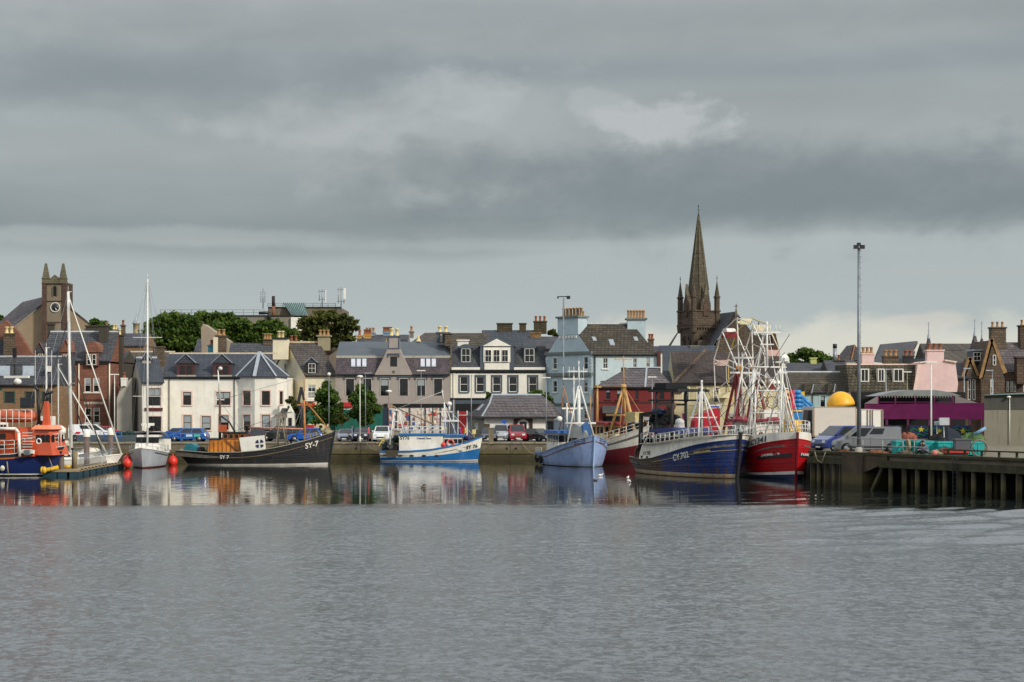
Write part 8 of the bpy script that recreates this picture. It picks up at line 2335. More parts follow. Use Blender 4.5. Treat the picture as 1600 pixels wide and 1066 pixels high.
# ---- vehicles
TYRE={}
def loft(m,prof,W_,ins=.07,top_in=0.0):
 """side profile swept across the width with softened edges"""
 cx=sum(p[0]for p in prof)/len(prof);cz=sum(p[1]for p in prof)/len(prof)
 sl_=[]
 for y,k in((-W_/2,ins),(-W_/2+ins,0),(W_/2-ins,0),(W_/2,ins)):
  sl_.append([(x+(k if x<cx else-k)*1.2,y,z+(k if z<cz else-k)*.8)for x,z in prof])
 n=len(prof);vs=[v for s in sl_ for v in s];fs=[tuple(range(n)),tuple(reversed(range(3*n,4*n)))]
 for j in range(3):
  for i in range(n):fs.append((j*n+i,(j+1)*n+i,(j+1)*n+(i+1)%n,j*n+(i+1)%n))
 return m.add(vs,fs)
def wheel_meshes(r):
 if r not in TYRE:
  m=mb();m.lathe([(r*.6,-.11),(r*.93,-.11),(r,-.07),(r,.07),(r*.93,.11),(r*.6,.11)],(0,0,0),18,'y')
  q=mb();q.lathe([(.0,-.1),(r*.2,-.105),(r*.25,-.07),(r*.5,-.07),(r*.62,-.1),(r*.62,.1),(0,.1)],(0,0,0),14,'y')
  TYRE[r]=(m.mesh('tyre',RUBBER),q.mesh('rim',paint('alloy',(150,152,156),.35,.1,3,metal=.6)))
 return TYRE[r]
def car(label,px,d,rz,L_,W_,Hh,kind_,rgb,zb=QZ,name='parked_car',cat='car',group='cars parked along the quay',gl=None,x=None):
 x=X(px,d)if x is None else x
 th=T(name,label,cat,(x,d,zb),R(rz),group)
 pm_=paint('car_%d_%d_%d'%rgb,rgb,.25,.04,1,coat=.6,spec=.5)
 h=L_/2;r=.31 if kind_=='hatch' else .35
 belt={'hatch':.92,'suv':1.08,'van':1.18}[kind_]
 hood={'hatch':.78,'suv':.98,'van':.98}[kind_]
 cf={'hatch':h-1.05,'suv':h-1.25,'van':h-.75}[kind_]
 rf={'hatch':cf-.85,'suv':cf-.75,'van':cf-1.0}[kind_]
 rb={'hatch':-h+.55,'suv':-h+.3,'van':-h+.1}[kind_]
 cb={'hatch':-h+.12,'suv':-h+.08,'van':-h+.03}[kind_]
 m=mb();loft(m,[(-h+.05,.26),(h-.1,.24),(h,.38),(h,.6),(h-.1,hood-.06),(h-.3,hood),(cf,belt),(cb,belt),(-h,belt-.25),(-h,.4)],W_)
 body=th.part('body',m,pm_,w=False)
 ti=.16 if kind_!='van' else .1
 m=mb();y=W_/2-.05
 b4=[(cb,-y,belt-.01),(cf,-y,belt-.01),(cf,y,belt-.01),(cb,y,belt-.01)];t4=[(rb,-y+ti,Hh),(rf,-y+ti,Hh),(rf,y-ti,Hh),(rb,y-ti,Hh)]
 m.hexa(b4,t4);cab=th.part('cabin',m,pm_,w=False)
 b4=[Vector(p)for p in b4];t4=[Vector(p)for p in t4]
 def pane(P,Q,R_,S,u0,u1,v0,v1,nm='window'):
  def f(u,v):return(P*(1-u)+Q*u)*(1-v)+(S*(1-u)+R_*u)*v
  n_=(Q-P).cross(S-P).normalized()*.012
  c=[f(u0,v0),f(u1,v0),f(u1,v1),f(u0,v1)]
  q=mb();q.hexa([p+n_*.1 for p in c],[p+n_ for p in c]);th.part(nm,q,gl or CARG,parent=cab,w=False)
 pane(b4[1],b4[2],t4[2],t4[1],.06,.94,.08,.93,'windscreen')
 pane(b4[3],b4[0],t4[0],t4[3],.1,.9,.3 if kind_!='van' else .45,.9,'rear_window')
 sp_=((.05,.33),(.36,.64),(.67,.95))if kind_=='suv' else(((.08,.46),(.5,.92))if kind_=='hatch' else((.66,.93),))
 for u0,u1 in sp_:
  pane(b4[0],b4[1],t4[1],t4[0],u0,u1,.1,.88);pane(b4[2],b4[3],t4[3],t4[2],1-u1,1-u0,.1,.88)
 if kind_=='van':
  pane(b4[0],b4[1],t4[1],t4[0],.36,.62,.3,.85);pane(b4[2],b4[3],t4[3],t4[2],.38,.64,.3,.85)
  for sd in(-1,1):
   q=mb()
   for xx in(-.15,1.1):q.box(xx,xx+.02,sd*(W_/2+.001),sd*(W_/2+.008),.4,belt)
   q.box(-h+.3,h-.9,sd*(W_/2+.001),sd*(W_/2+.03),.42,.52);th.part('side_moulding',q,IRON,w=False)
 a,b=wheel_meshes(r)
 arch=('arch',r)
 if arch not in WM:
  q=mb();q.lathe([(0,-.0),(r*1.17,-.0),(r*1.17,.05),(0,.05)],(0,0,0),18,'y');WM[arch]=q.mesh('wheel_arch',BLACKV)
 for xx in(h-.85,-h+.8):
  for s in(-1,1):
   o=link('wheel',None,(xx,s*(W_/2-.1),r),parent=th.e)
   link('tyre',a,parent=o);link('rim',b,(0,s*.015,0),parent=o)
   link('wheel_arch',WM[arch],(xx,s*(W_/2+.003)-(.05 if s>0 else 0),r+.02),parent=th.e)
 for s in(-1,1):
  m=mb();m.hexa([(h-.22,s*W_/2*.62-.16,hood-.26),(h+.012,s*W_/2*.62-.16,hood-.3),(h+.012,s*W_/2*.62+.16,hood-.3),(h-.22,s*W_/2*.62+.16,hood-.26)],[(h-.26,s*W_/2*.62-.16,hood-.1),(h-.03,s*W_/2*.62-.16,hood-.13),(h-.03,s*W_/2*.62+.16,hood-.13),(h-.26,s*W_/2*.62+.16,hood-.1)])
  th.part('headlight',m,paint('headlight',(200,204,208),.15,.05),w=False)
  m=mb();m.box(-h-.015,-h+.1,s*W_/2*.78-.1,s*W_/2*.78+.1,belt-.42,belt-.16);th.part('tail_light',m,paint('tail_light',(150,16,20),.2,.05),w=False)
  m=mb();m.box(cf-.35,cf-.2,s*(W_/2+.02),s*(W_/2+.16),belt+.02,belt+.17);th.part('mirror',m,pm_,w=False)
 m=mb();m.box(h-.04,h+.015,-.5,.5,.42,.56);th.part('grille',m,IRON,w=False)
 m=mb();m.box(h+.016,h+.024,-.26,.26,.3,.4);th.part('number_plate',m,WHITE,w=False)
 m=mb();m.box(-h-.024,-h-.016,-.26,.26,.55,.65);th.part('number_plate',m,paint('plate_yellow',(220,190,50),.5),w=False)
 return th
CARG=glassmat('car_glass',(16,20,22),.05,.8)
SIL=(122,124,127)
v=car('white van with a red side patch, facing right behind the white capped piles',143,192,4,4.9,1.95,1.9,'van',(226,228,230),name='parked_van',cat='van')
m=mb();m.hexa([(-1.7,-.985,.85),(-1.2,-.985,.8),(-1.2,-.98,.8),(-1.7,-.98,.85)],[(-1.5,-.985,1.1),(-1.0,-.985,1.05),(-1.0,-.98,1.05),(-1.5,-.98,1.1)]);v.part('side_emblem',m,paint('emblem_red',(190,30,60),.4),w=False)
car('red pickup parked nose down the slope behind the last white capped pile',171,199,20,4.3,1.8,1.6,'suv',(170,22,34))
v=car('blue car with pale checked side panels behind the grey yacht',294,191,176,4.5,1.8,1.5,'hatch',(36,96,168))
for i,c_ in enumerate((paint('panel_green',(90,190,170),.4),paint('panel_pale',(190,210,226),.4),paint('panel_purple',(60,40,90),.4))):
 m=mb();m.box(-1.6+i*.9,-.9+i*.9,.9-.002,.915,.55,.8);v.part('side_panel',m,c_,w=False)
car('darker blue car parked just left of the checked blue car',276,195,172,4.3,1.8,1.45,'hatch',(30,70,150))
car('black hatchback behind the white saltire board of the black boat',402,191.5,100,4.2,1.8,1.5,'hatch',(26,28,32))
car('dark people carrier left of the bright blue hatchback',438,192,172,4.6,1.85,1.72,'suv',(40,46,46))
car('bright blue hatchback seen behind the black boat winch',478,190.5,176,4.0,1.75,1.5,'hatch',(24,88,180))
car('grey blue hatchback facing the water below the young tree',541,190.5,-90,4.1,1.78,1.42,'hatch',(96,104,124))
car('black estate car facing the water left of the white pole',566,191,-90,4.3,1.8,1.55,'suv',(24,24,28))
car('white four by four facing the water left of the blue and white boat',597.5,190.8,-90,4.4,1.85,1.72,'suv',(226,228,228))
car('black saloon parked just right of the quay pillar',764,192,-88,4.3,1.8,1.5,'hatch',(22,24,30))
car('silver people carrier facing the water beside the quay pillar',783,193.5,-92,4.5,1.85,1.85,'suv',(168,174,180))
car('grey low hatchback in front of the silver people carrier',779.5,189.9,-90,4.0,1.75,1.4,'hatch',(92,98,104))if False else None
car('red four by four facing the water before the arched door',807.5,193,-86,4.6,1.95,1.85,'suv',(150,20,36))
car('dark sports car low in front of the red four by four',824,190.6,12,3.2,1.7,1.1,'hatch',(34,38,44))if False else None
car('black hatchback angled beside the lamp post right of the hall',842,190.8,-50,3.9,1.75,1.45,'hatch',(26,28,30))
car('silver panel van parked side on at the pier edge',1354,126.5,180-3,4.9,1.95,1.95,'van',SIL,PD,'parked_van','van','vans on the pier')
car('dark blue van partly hidden behind the silver panel van',1318,131.5,180+28,4.9,1.95,1.95,'van',(28,48,112),PD,'parked_van','van','vans on the pier')
def lorry_box(label,px0,px1,d,y0,y1,dep,mat,rz=0,zb=PD):
 x0,x1=X(px0,d),X(px1,d);cx=(x0+x1)/2
 th=T('box_trailer',label,'trailer',(cx,d,zb),R(rz))
 hw=(x1-x0)/2;z0,z1=Z(y1,d)-zb,Z(y0,d)-zb
 m=mb();m.box(-hw,hw,0,dep,z0,z1);b=th.part('box_body',m,mat,w=False)
 m=mb();F_=.06
 for a in(-hw-.01,hw-F_+.01):m.box(a,a+F_,-.02,.03,z0,z1)
 m.box(-hw,hw,-.02,.03,z1-F_,z1+.01);m.box(-hw,hw,-.02,.03,z0-.01,z0+.14);th.part('edge_trim',m,paint('trim_tan',(170,150,124),.6),w=False)
 m=mb();m.box(-hw+.2,hw-.2,.3,dep-.3,z0-.3,z0-.01);th.part('chassis',m,IRON,w=False)
 a,q=wheel_meshes(.45)
 for xx in(-hw+.7,-hw+1.7,hw-.7):
  o=link('wheel',None,(xx,.2,.45),parent=th.e);link('tyre',a,parent=o);link('rim',q,parent=o)
 return th,hw,z0,z1
lorry_box('plain pale grey box trailer behind the vans on the pier',1272,1338,148,636,683,6,paint('trailer_grey',(206,198,188),.5,.05,1,(150,140,126),.2))
th,hw,z0,z1=lorry_box('white box trailer showing closed rear doors, right of the lighting mast',1343,1380,151,640,676,7,paint('trailer_white',(226,222,214),.5,.05))
m=mb()
for x in(-.35,-.1,.1,hw-.12,-hw+.12):m.box(x-.025,x+.025,-.08,-.03,z0+.05,z1-.05)
th.part('door_bar',m,BROWNF,w=False)
d=149;x=X(1266,d);th=T('dark_lorry_cab','dark lorry cab and load at the left end of the pale grey trailer','lorry',(x,d,PD))
m=mb();m.hexa([(X(1258,d),d,PD+.5),(X(1271,d),d,PD+.5),(X(1271,d),d+2.4,PD+.5),(X(1258,d),d+2.4,PD+.5)],[(X(1263,d),d,Z(641,d)),(X(1271,d),d,Z(641,d)),(X(1271,d),d+2.4,Z(641,d)),(X(1263,d),d+2.4,Z(641,d))]);th.part('cab',m,paint('cab_black',(36,38,44),.4))
a,q=wheel_meshes(.45)
for xx in(-.1,):o=link('wheel',None,(xx,-.05,.45),parent=th.e);link('tyre',a,parent=o);link('rim',q,parent=o)
m=mb();m.hexa([(X(1260,d),d-.02,Z(668,d)),(X(1266,d),d-.02,Z(668,d)),(X(1266,d),d-.005,Z(668,d)),(X(1260,d),d-.005,Z(668,d))],[(X(1263,d),d-.02,Z(652,d)),(X(1267,d),d-.02,Z(652,d)),(X(1267,d),d-.005,Z(652,d)),(X(1263,d),d-.005,Z(652,d))]);th.part('side_window',m,GLASS)
# ---- fishing gear on the pier
TQ=paint('turquoise_plastic',(24,160,158),.5,.1,2,(60,110,100),.25)
for i,(px,o,rz,lab)in enumerate(((1412,2.4,.1,'turquoise fish tub nearest the silver van'),(1428,3.2,-.1,'turquoise fish tub behind the fisherman in dark clothes'),(1443,2.9,.15,'turquoise fish tub behind the fisherman in the grey top'),(1459,2.6,0,'turquoise fish tub right of the two fishermen'),(1476,3.0,.2,'turquoise fish tub beside the dark hopper'),(1518,4.0,.1,'turquoise fish tub by the warehouse corner'))):
 p=ppx(px,o);th=T('fish_tub',lab,'fish tub',p,rz,'turquoise fish tubs on the pier')
 m=mb();a,b,h=.74,.55,1.0
 m.hexa([(-a+.06,-b+.05,.12),(a-.06,-b+.05,.12),(a-.06,b-.05,.12),(-a+.06,b-.05,.12)],[(-a,-b,h),(a,-b,h),(a,b,h),(-a,b,h)])
 m.box(-a-.04,a+.04,-b-.04,b+.04,h-.1,h+.01)
 for x in(-a+.1,0,a-.1):m.box(x-.07,x+.07,-b+.05,b-.05,0,.12)
 for x in(-.3,.3):m.box(x-.04,x+.04,-b-.02,-b+.03,.2,h-.12)
 th.part('tub',m,TQ,w=False)
 m=mb();m.box(-a+.06,a-.06,-b+.06,b-.06,h+.011,h+.03);th.part('lid',m,paint('turquoise_dark',(20,128,128),.6,.15),w=False)
def pheap(px,o,rx,rz_,mat,seed,lab,name='net_pile',cat='net pile',z=0):
 p=ppx(px,o);m=mb();m.ball((0,0,rz_*.5),rx,rx*.7,rz_,20,12);r=random.Random(seed)
 for i,v in enumerate(m.v):
  k=1+r.uniform(-.2,.22);m.v[i]=(v[0]*k,v[1]*k,max(0,rz_*.5+(v[2]-rz_*.5)*k))
 m.xf(Matrix.Translation(p+Vector((0,0,z))));solo(name,m,mat,lab,cat)
pheap(1417,1.4,.7,.22,paint('net_brown_pile',(92,84,66),.95,.4,8,bump=1),1,'low brown heap of net in front of the first turquoise tub')
pheap(1318,.9,.5,.18,paint('rusty_chain',(120,70,40),.95,.4,8,bump=1),2,'small rusty heap of chain under the front of the silver van','chain_pile','chain')
pheap(1372,.9,.8,.2,paint('rusty_chain',(120,70,40)),3,'rusty heap of chain below the silver van between its wheels','chain_pile','chain')
pheap(1466,1.6,.6,.3,ROPE,4,'tangle of pale rope just right of the fishermen','rope_heap','rope')
pheap(1477,2.0,.6,.42,paint('rust_gear',(110,84,66),.9,.4,6,bump=.8),5,'brown heap of gear beside the turquoise tubs and the hopper','gear_heap','gear')
pheap(1513,8.0,1.2,.95,paint('green_net',(70,96,56),.95,.45,7,(150,150,110),.3,bump=1),6,'tall green heap of trawl net in front of the purple ride')
pheap(1525,7.4,.7,1.0,paint('green_net',(70,96,56)),7,'smaller green net heap next to the warehouse wall',z=0)
pheap(1418,5.5,.9,.95,paint('brown_bales',(130,74,56),.9,.4,4,bump=.6),8,'reddish brown bundles behind the first turquoise tub','bundle_heap','bundles')
pheap(1470,6,1.0,.95,NETB,9,'dark net bundle behind the right hand turquoise tubs')
p=ppx(1460.5,.9);m=mb();m.ball((p.x,p.y,PD+.24),.22,.22,.22);solo('pink_float',m,paint('pink_float',(196,110,104),.5),'round pink float on the pier edge right of the fishermen','float')
p=ppx(1419,2.0);m=mb();m.torus((p.x,p.y,PD+.65),.42,.1,'x',16,6);solo('rope_ring',m,ROPE,'pale rope ring standing against the first turquoise tub','rope')
p=ppx(1530,3.6);m=mb();m.torus((p.x,p.y,PD+.6),.55,.06,'y',20,6);solo('metal_hoop',m,paint('grey_hoop',(110,100,94),.6,.2,2),'large grey metal hoop leaning by the warehouse corner','hoop')
p=ppx(1527,5.4);m=mb();m.tube((p.x-.2,p.y,PD+1.5),(p.x+.6,p.y,PD+1.95),.12,n=10);solo('blue_pipe',m,paint('light_blue_pipe',(110,150,180),.5),'light blue pipe leaning up towards the warehouse wall','pipe')
p=ppx(1493,1.6);th=T('red_trailer','low red flat trailer at the pier edge under the grey crate','trailer',p,0)
m=mb();m.box(-.75,.8,-.5,.6,.3,.5);th.part('bed',m,paint('trailer_red',(176,44,36),.5,.15),w=False)
m=mb();m.box(-.7,.75,-.4,.5,0,.29);th.part('frame',m,IRON,w=False)
p=ppx(1502,2.6);m=mb();a=p;m.hexa([(a.x-.5,a.y-.4,PD+.5),(a.x+.5,a.y-.4,PD+.5),(a.x+.5,a.y+.5,PD+.5),(a.x-.5,a.y+.5,PD+.5)],[(a.x-.45,a.y-.4,PD+1.15),(a.x+.6,a.y-.4,PD+1.15),(a.x+.6,a.y+.5,PD+1.15),(a.x-.45,a.y+.5,PD+1.15)]);m.box(a.x-.52,a.x+.62,a.y-.45,a.y+.55,PD+1.151,PD+1.24)
m.box(a.x-.4,a.x+.4,a.y-.3,a.y+.4,PD,PD+.5);solo('grey_crate',m,paint('grey_crate',(76,80,86),.6),'dark grey lidded crate behind the red flat trailer','crate')
p=ppx(1490,4.2);th=T('steel_hopper','dark blue steel hopper with a slanting back, right of the turquoise tubs','hopper',p,0)
m=mb();m.prism([(-.5,.8),(.6,.7),(.65,1.0),(.2,1.7),(-.55,2.1),(-.5,1.3)],-.5,.5,'y');th.part('bucket',m,paint('hopper_navy',(32,38,52),.6,.2,2),w=False)
m=mb();m.tube((-.1,0,0),(.1,0,1.0),.1);m.tube((.5,0,0),(.4,0,.9),.1);m.ball((-.55,-.2,.9),.25);th.part('stand',m,IRON,w=False)
for px,lab in((1464,'short pale floodlight on a post, left of the pair before the purple ride'),(1475,'square pale floodlight on a post, right of the pair before the purple ride')):
 p=ppx(px,6.0);m=mb();m.tube(p,p+Vector((0,0,2.3)),.045,n=6);w_=.18 if px<1470 else .36
 m.box(p.x-w_,p.x+w_,p.y-.15,p.y+.1,PD+2.1,PD+2.1+w_*1.5);solo('floodlight_stand',m,paint('pale_floodlight',(176,180,182),.5),lab,'floodlight',group='floodlight stands before the purple ride')
m=mb();a=ppx(1462,7);b=ppx(1478,7);m.path([ppx(1273,-.3)+Vector((0,0,.1)),ppx(1277,-.5)+Vector((0,0,-.5)),ppx(1284,-.5)+Vector((0,0,-.7)),ppx(1290,-.3)+Vector((0,0,.1))],.035,5);solo('hanging_rope',m,ROPE,'loop of pale rope hanging over the pier corner by the red boat','rope')
# ---- fairground
FY=paint('fair_yellow',(188,160,76),.5,.2,3);FW=paint('fair_white',(214,212,202),.5,.12,2,(140,120,90),.25);FR=paint('fair_maroon',(112,30,34),.6,.15,2)
d=200;hz=Z(580,d)-QZ;Rw=6.25
th=T('ferris_wheel','fairground ferris wheel with yellow rims and white spokes behind the gantries','ferris wheel',(X(1166,d),d,QZ),R(22))
NS=10
def node(k,s,rr_=Rw):a=2*math.pi*(k+.12)/NS;return Vector((s*.95,rr_*math.sin(a),hz+rr_*math.cos(a)))
for s in(-1,1):
 m=mb()
 for k in range(NS):m.bar(node(k,s),node(k+1,s),.1,.1)
 th.part('rim',m,FY if s>0 else FW,w=False)
 for k in range(NS):
  m=mb();m.bar(node(k,s,.5),node(k,s),.11,.11);th.part('spoke',m,FW,w=False)
 m=mb();m.lathe([(0,-.15),(.55,-.15),(.6,0),(.55,.15),(0,.15)],(s*.95,0,hz),14,'x')
 for k in range(8):a=k*math.pi/4;m.ball((s*.95,.6*math.sin(a),hz+.6*math.cos(a)),.17,.17,.17,7,5)
 th.part('hub',m,paint('hub_gold',(206,140,36),.5,.2,4),w=False)
 for t in(-1,1):
  m=mb();m.bar((s*1.25,0,hz),(s*1.5,t*3.2,0),.24,.24);th.part('support_leg',m,FR,w=False)
 m=mb();m.bar((s*1.25,0,hz-.3),(s*1.25,0,0),.5,.3);th.part('support_tower',m,FR,w=False)
 for k in range(NS):
  if k%2:continue
  m=mb();m.bar(node(k,s,3.2),node(k+1,s,3.2),.06,.06);m.bar(node(k+1,s,3.2),node(k+2,s,3.2),.06,.06);th.part('inner_brace',m,FW,w=False)
m=mb();m.tube((-1.3,0,hz),(1.3,0,hz),.2,n=10);th.part('axle',m,IRON,w=False)
for k in range(NS):
 p=(node(k,1)+node(k,-1))/2
 c_=[paint('gondola_cream',(214,204,168),.5,.1),paint('gondola_pink',(196,164,152),.5,.1),paint('gondola_red',(120,30,34),.5)][(k*2)%3]
 m=mb();pr=[(p.y+a*.75,p.z+b*.75)for a,b in((-.55,-1.0),(.45,-1.0),(.6,-.55),(.52,-.5),(.36,-.85),(-.4,-.85),(-.55,-.1),(-.65,-.12))]
 m.prism(pr,-.78,.78,'x')
 for s in(-1,1):m.tube((s*.82,p.y,p.z),(s*.8,p.y+.4,p.z-.9),.03,n=5);m.tube((s*.82,p.y,p.z),(s*.8,p.y-.5,p.z-.5),.03,n=5)
 g_=th.part('gondola',m,c_,w=False)
 m=mb();m.prism([(p.y-.6,p.z-.05)]+[(p.y+.05-.65*math.cos(t),p.z+.42*math.sin(t))for t in[math.pi*i/6 for i in range(7)]],-.6,.6,'x');th.part('canopy',m,FW if k%3 else c_,parent=g_,w=False)if k%3==1 else None
d=183;th=T('inflatable_slide','blue, red and orange inflatable slide behind the red boat','inflatable slide',(X(1245,d),d,QZ))
OR=paint('inflatable_orange',(226,150,50),.4,.08);IB=paint('inflatable_blue',(48,128,190),.4,.08);IR=paint('inflatable_red',(190,36,50),.4);IY=paint('inflatable_yellow',(232,180,36),.4)
for i in range(3):m=mb();z=Z(614+i*7.5,d);m.ball((X(1229.5,d),d+1,z),.55,1.3,.3);th.part('orange_tube',m,OR)
m=mb();m.tube((X(1238,d),d-.1,Z(665,d)),(X(1238,d),d-.1,Z(610,d)),.24,n=10);th.part('red_column',m,IR)
for i in range(5):
 y=613+i*6.6;x0,x1=X(1242,d),X(1251+min(i,2)*1.0,d)
 m=mb();e=X(1270-max(0,i-2)*3,d);m.tube((x0,d,Z(y,d)),(x1,d,Z(y,d)),.25,n=10)
 if i>=1:m.tube((x1,d,Z(y,d)),(e,d,Z(y+17,d)),.25,.24,10);m.ball((x1,d,Z(y,d)),.25)
 m.ball((x0,d,Z(y,d)),.25);th.part('blue_tube',m,IB)
m=mb();m.box(X(1230,d),X(1262,d),d-.2,d+2.5,QZ,Z(655,d));m.box(X(1236,d),X(1258,d),d+.3,d+2.5,Z(655,d),Z(612,d));th.part('base',m,IY)
m=mb();m.prism([(X(1236,d),Z(655,d)),(X(1263,d),Z(655,d)),(X(1255,d),Z(643.5,d)),(X(1236,d),Z(643.5,d))],d-.3,d-.21,'y');o=th.part('window_panel',m,IB)
m=mb();m.path([(X(1235,d),d-.35,Z(655,d)),(X(1236,d),d-.35,Z(642.5,d)),(X(1255.5,d),d-.35,Z(642.5,d)),(X(1264,d),d-.35,Z(655,d))],.09,8);th.part('panel_tube',m,IY,parent=o)
d=172;cx=X(1314,d);th=T('yellow_dome_ride','big yellow ribbed dome of a fairground attraction above the pale grey trailer','fairground ride',(cx,d,QZ))
m=mb();n_,mm_=24,10;V=[];Fc=[]
for j in range(mm_+1):
 p_=math.pi/2*j/mm_
 for i in range(n_):
  t=2*math.pi*i/n_;k=1+.012*math.cos(t*12)
  V.append((1.42*math.cos(p_)*math.cos(t)*k*1.0,1.35*math.cos(p_)*math.sin(t)*k,1.5*math.sin(p_)))
for j in range(mm_):
 for i in range(n_):Fc.append((j*n_+i,j*n_+(i+1)%n_,(j+1)*n_+(i+1)%n_,(j+1)*n_+i))
Fc.append(tuple(reversed(range(n_))));m.smooth=True;m.add(V,Fc);m.xf(Matrix.Translation((cx,d,Z(635,d)))@Matrix.Rotation(R(-8),4,'Y'));th.part('dome',m,paint('dome_yellow',(232,168,24),.45,.08,2))
m=mb();m.lathe([(1.44,0),(1.46,-.14),(1.3,-.16)],(cx,d,Z(635,d)),24);m.xf(Matrix.Translation((cx,d,Z(635,d)))@Matrix.Rotation(R(-8),4,'Y')@Matrix.Translation((-cx,-d,-Z(635,d))));th.part('dome_rim',m,IRON)
m=mb();m.lathe([(.55,0),(.55,Z(633,d)-QZ)],(cx+.8,d,QZ),14);th.part('yellow_neck',m,FY)
d=168;th=T('purple_waltzer','purple fairground waltzer with a grey domed roof and painted fence panels','fairground ride',(X(1444,d),d,PD))
PU=paint('fair_purple',(98,24,76),.4,.12,1.2);PU2=paint('fair_purple_dark',(76,22,60),.5)
m=mb();m.hexa([(X(1350,d),d,Z(655,d)),(X(1538,d),d,Z(655,d)),(X(1538,d),d+.3,Z(655,d)),(X(1350,d),d+.3,Z(655,d))],[(X(1352,d),d-.25,Z(632,d)),(X(1538,d),d-.25,Z(629.5,d)),(X(1538,d),d+.3,Z(629.5,d)),(X(1352,d),d+.3,Z(632,d))]);th.part('fascia',m,PU)
for px in(1352,1386,1419,1452,1484,1516,1537):m=mb();m.box(X(px,d)-.1,X(px,d)+.1,d+.05,d+.25,PD,Z(655,d));th.part('post',m,PU2)
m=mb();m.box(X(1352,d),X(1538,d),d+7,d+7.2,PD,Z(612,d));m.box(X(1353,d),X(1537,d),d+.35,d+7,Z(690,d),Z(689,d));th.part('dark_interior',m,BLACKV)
m=mb();cx=X(1440,d);w2=X(1500,d)-X(1378,d)
pr=[(X(1372,d),Z(619,d)),(X(1505,d),Z(619,d)),(X(1490,d),Z(613.5,d)),(X(1465,d),Z(609.5,d)),(X(1420,d),Z(609.5,d)),(X(1395,d),Z(613,d))]
m.prism(pr,d+.6,d+6.5,'y');th.part('canopy_roof',m,paint('canopy_silver',(120,126,124),.5,.15,.7))
m=mb()
for px in(1374,1401,1432,1462,1491):m.box(X(px,d)-.06,X(px,d)+.06,d+.5,d+.62,Z(632,d),Z(618,d))
m.box(X(1374,d),X(1491,d),d+.5,d+.6,Z(629,d),Z(628,d));th.part('upper_frame',m,PU)
m=mb();m.prism([(X(1352,d),Z(631,d)),(X(1373,d),Z(631,d)),(X(1373,d),Z(619,d))],d+.4,d+.5,'y');th.part('side_awning',m,paint('awning_grey',(120,112,110),.7))
m=mb();m.prism([(X(1494,d),Z(630,d)),(X(1530,d),Z(630,d)),(X(1494,d),Z(618,d))],d+.4,d+.5,'y');th.part('side_awning',m,paint('awning_grey',(120,112,110)))
m=mb()
for i in range(26):px=1378+i*4.4;m.ball((X(px,d),d+.45,Z(620.5,d)),.05,.05,.05,5,4)
th.part('bulb',m,paint('bulb',(190,186,170),.4),kind='stuff')
PB=[paint('fair_dark_blue',(20,50,110),.4),paint('fair_green',(20,100,70),.4),paint('fair_star',(176,160,50),.4),BLACKV]
for a in(1354,1379,1420,1453,1486):
 b=a+(24 if a<1379 else 31);m=mb();m.cur=3;m.box(X(a,d),X(b,d),d-.06,d-.0,Z(685,d),Z(664.5,d))
 r_=random.Random(a)
 for j in range(5):
  m.cur=j%2;y=667+j*4
  pts=[(X(a+1+(b-a-2)*i/9,d),Z(y+1.6*math.sin(i*1.7+j),d))for i in range(10)]
  for p,q in zip(pts,pts[1:]):m.hexa([(p[0],d-.09,p[1]-.07),(q[0],d-.09,q[1]-.07),(q[0],d-.065,q[1]-.07),(p[0],d-.065,p[1]-.07)],[(p[0],d-.09,p[1]+.05),(q[0],d-.09,q[1]+.05),(q[0],d-.065,q[1]+.05),(p[0],d-.065,p[1]+.05)])
 m.cur=2;sx,sz=X((a+b)/2+r_.uniform(-4,4),d),Z(671 if a<1440 else 674,d)
 m.prism([(sx+(.33 if i%2==0 else .14)*math.sin(i*math.pi/5),sz+(.33 if i%2==0 else .14)*math.cos(i*math.pi/5))for i in range(10)],d-.13,d-.095,'y')
 th.part('fence_panel',m,PB)
d=188.8
def stall(lab,px0,px1,yr,ye,yb,d,roofm,wallm,cat='stall'):
 x0,x1=X(px0,d),X(px1,d);th=T('fair_stall',lab,cat,((x0+x1)/2,d,QZ),group='fairground stalls behind the boats')
 m=mb();m.box(x0+.3,x1-.3,d+.3,d+2.4,QZ,Z(ye,d)+.05);th.part('stall_body',m,wallm)
 m=mb();ridge_roof(m,x0,x1,d,d+2.7,Z(ye,d),Z(yr,d),(x1-x0)*.3,(x1-x0)*.3,.15,.1);th.part('canopy',m,roofm)
 m=mb();m.box(x0+.5,x1-.5,d+.24,d+.29,QZ+1.0,Z(ye,d)-.2);th.part('counter_opening',m,BLACKV)
 return th
MR=paint('stall_maroon',(134,26,46),.6,.12,1.5);SW=paint('stall_white',(214,206,200),.6,.1)
stall('maroon roofed stall behind the blue boat foredeck, left of the pair',1137,1181,651,664,690,d,MR,SW)
stall('maroon roofed stall behind the red boat mast, right of the pair',1190,1230,652,664,690,d,MR,paint('stall_pink',(200,150,146),.6))
d=192;th=T('red_lorry','bright red lorry with a tilted cover behind the blue boat rails','lorry',(X(1104,d),d,QZ))
m=mb();m.prism([(X(1086,d),QZ+.6),(X(1125,d),QZ+.6),(X(1125,d),Z(638,d)),(X(1112,d),Z(640,d)),(X(1094,d),Z(649,d)),(X(1086,d),Z(658,d))],d,d+5,'y');th.part('body',m,paint('lorry_red',(176,22,44),.5,.15,2))
a,q=wheel_meshes(.45)
for px in(1091,1119):o=link('wheel',None,(X(px,d)-th.loc.x,-.02,.45),parent=th.e);link('tyre',a,parent=o);link('rim',q,parent=o)
m=mb();m.box(X(1107,d),X(1125.5,d),d-.1,d+.1,Z(638,d)+.02,Z(633,d));o=th.part('sign_board',m,WHITE)
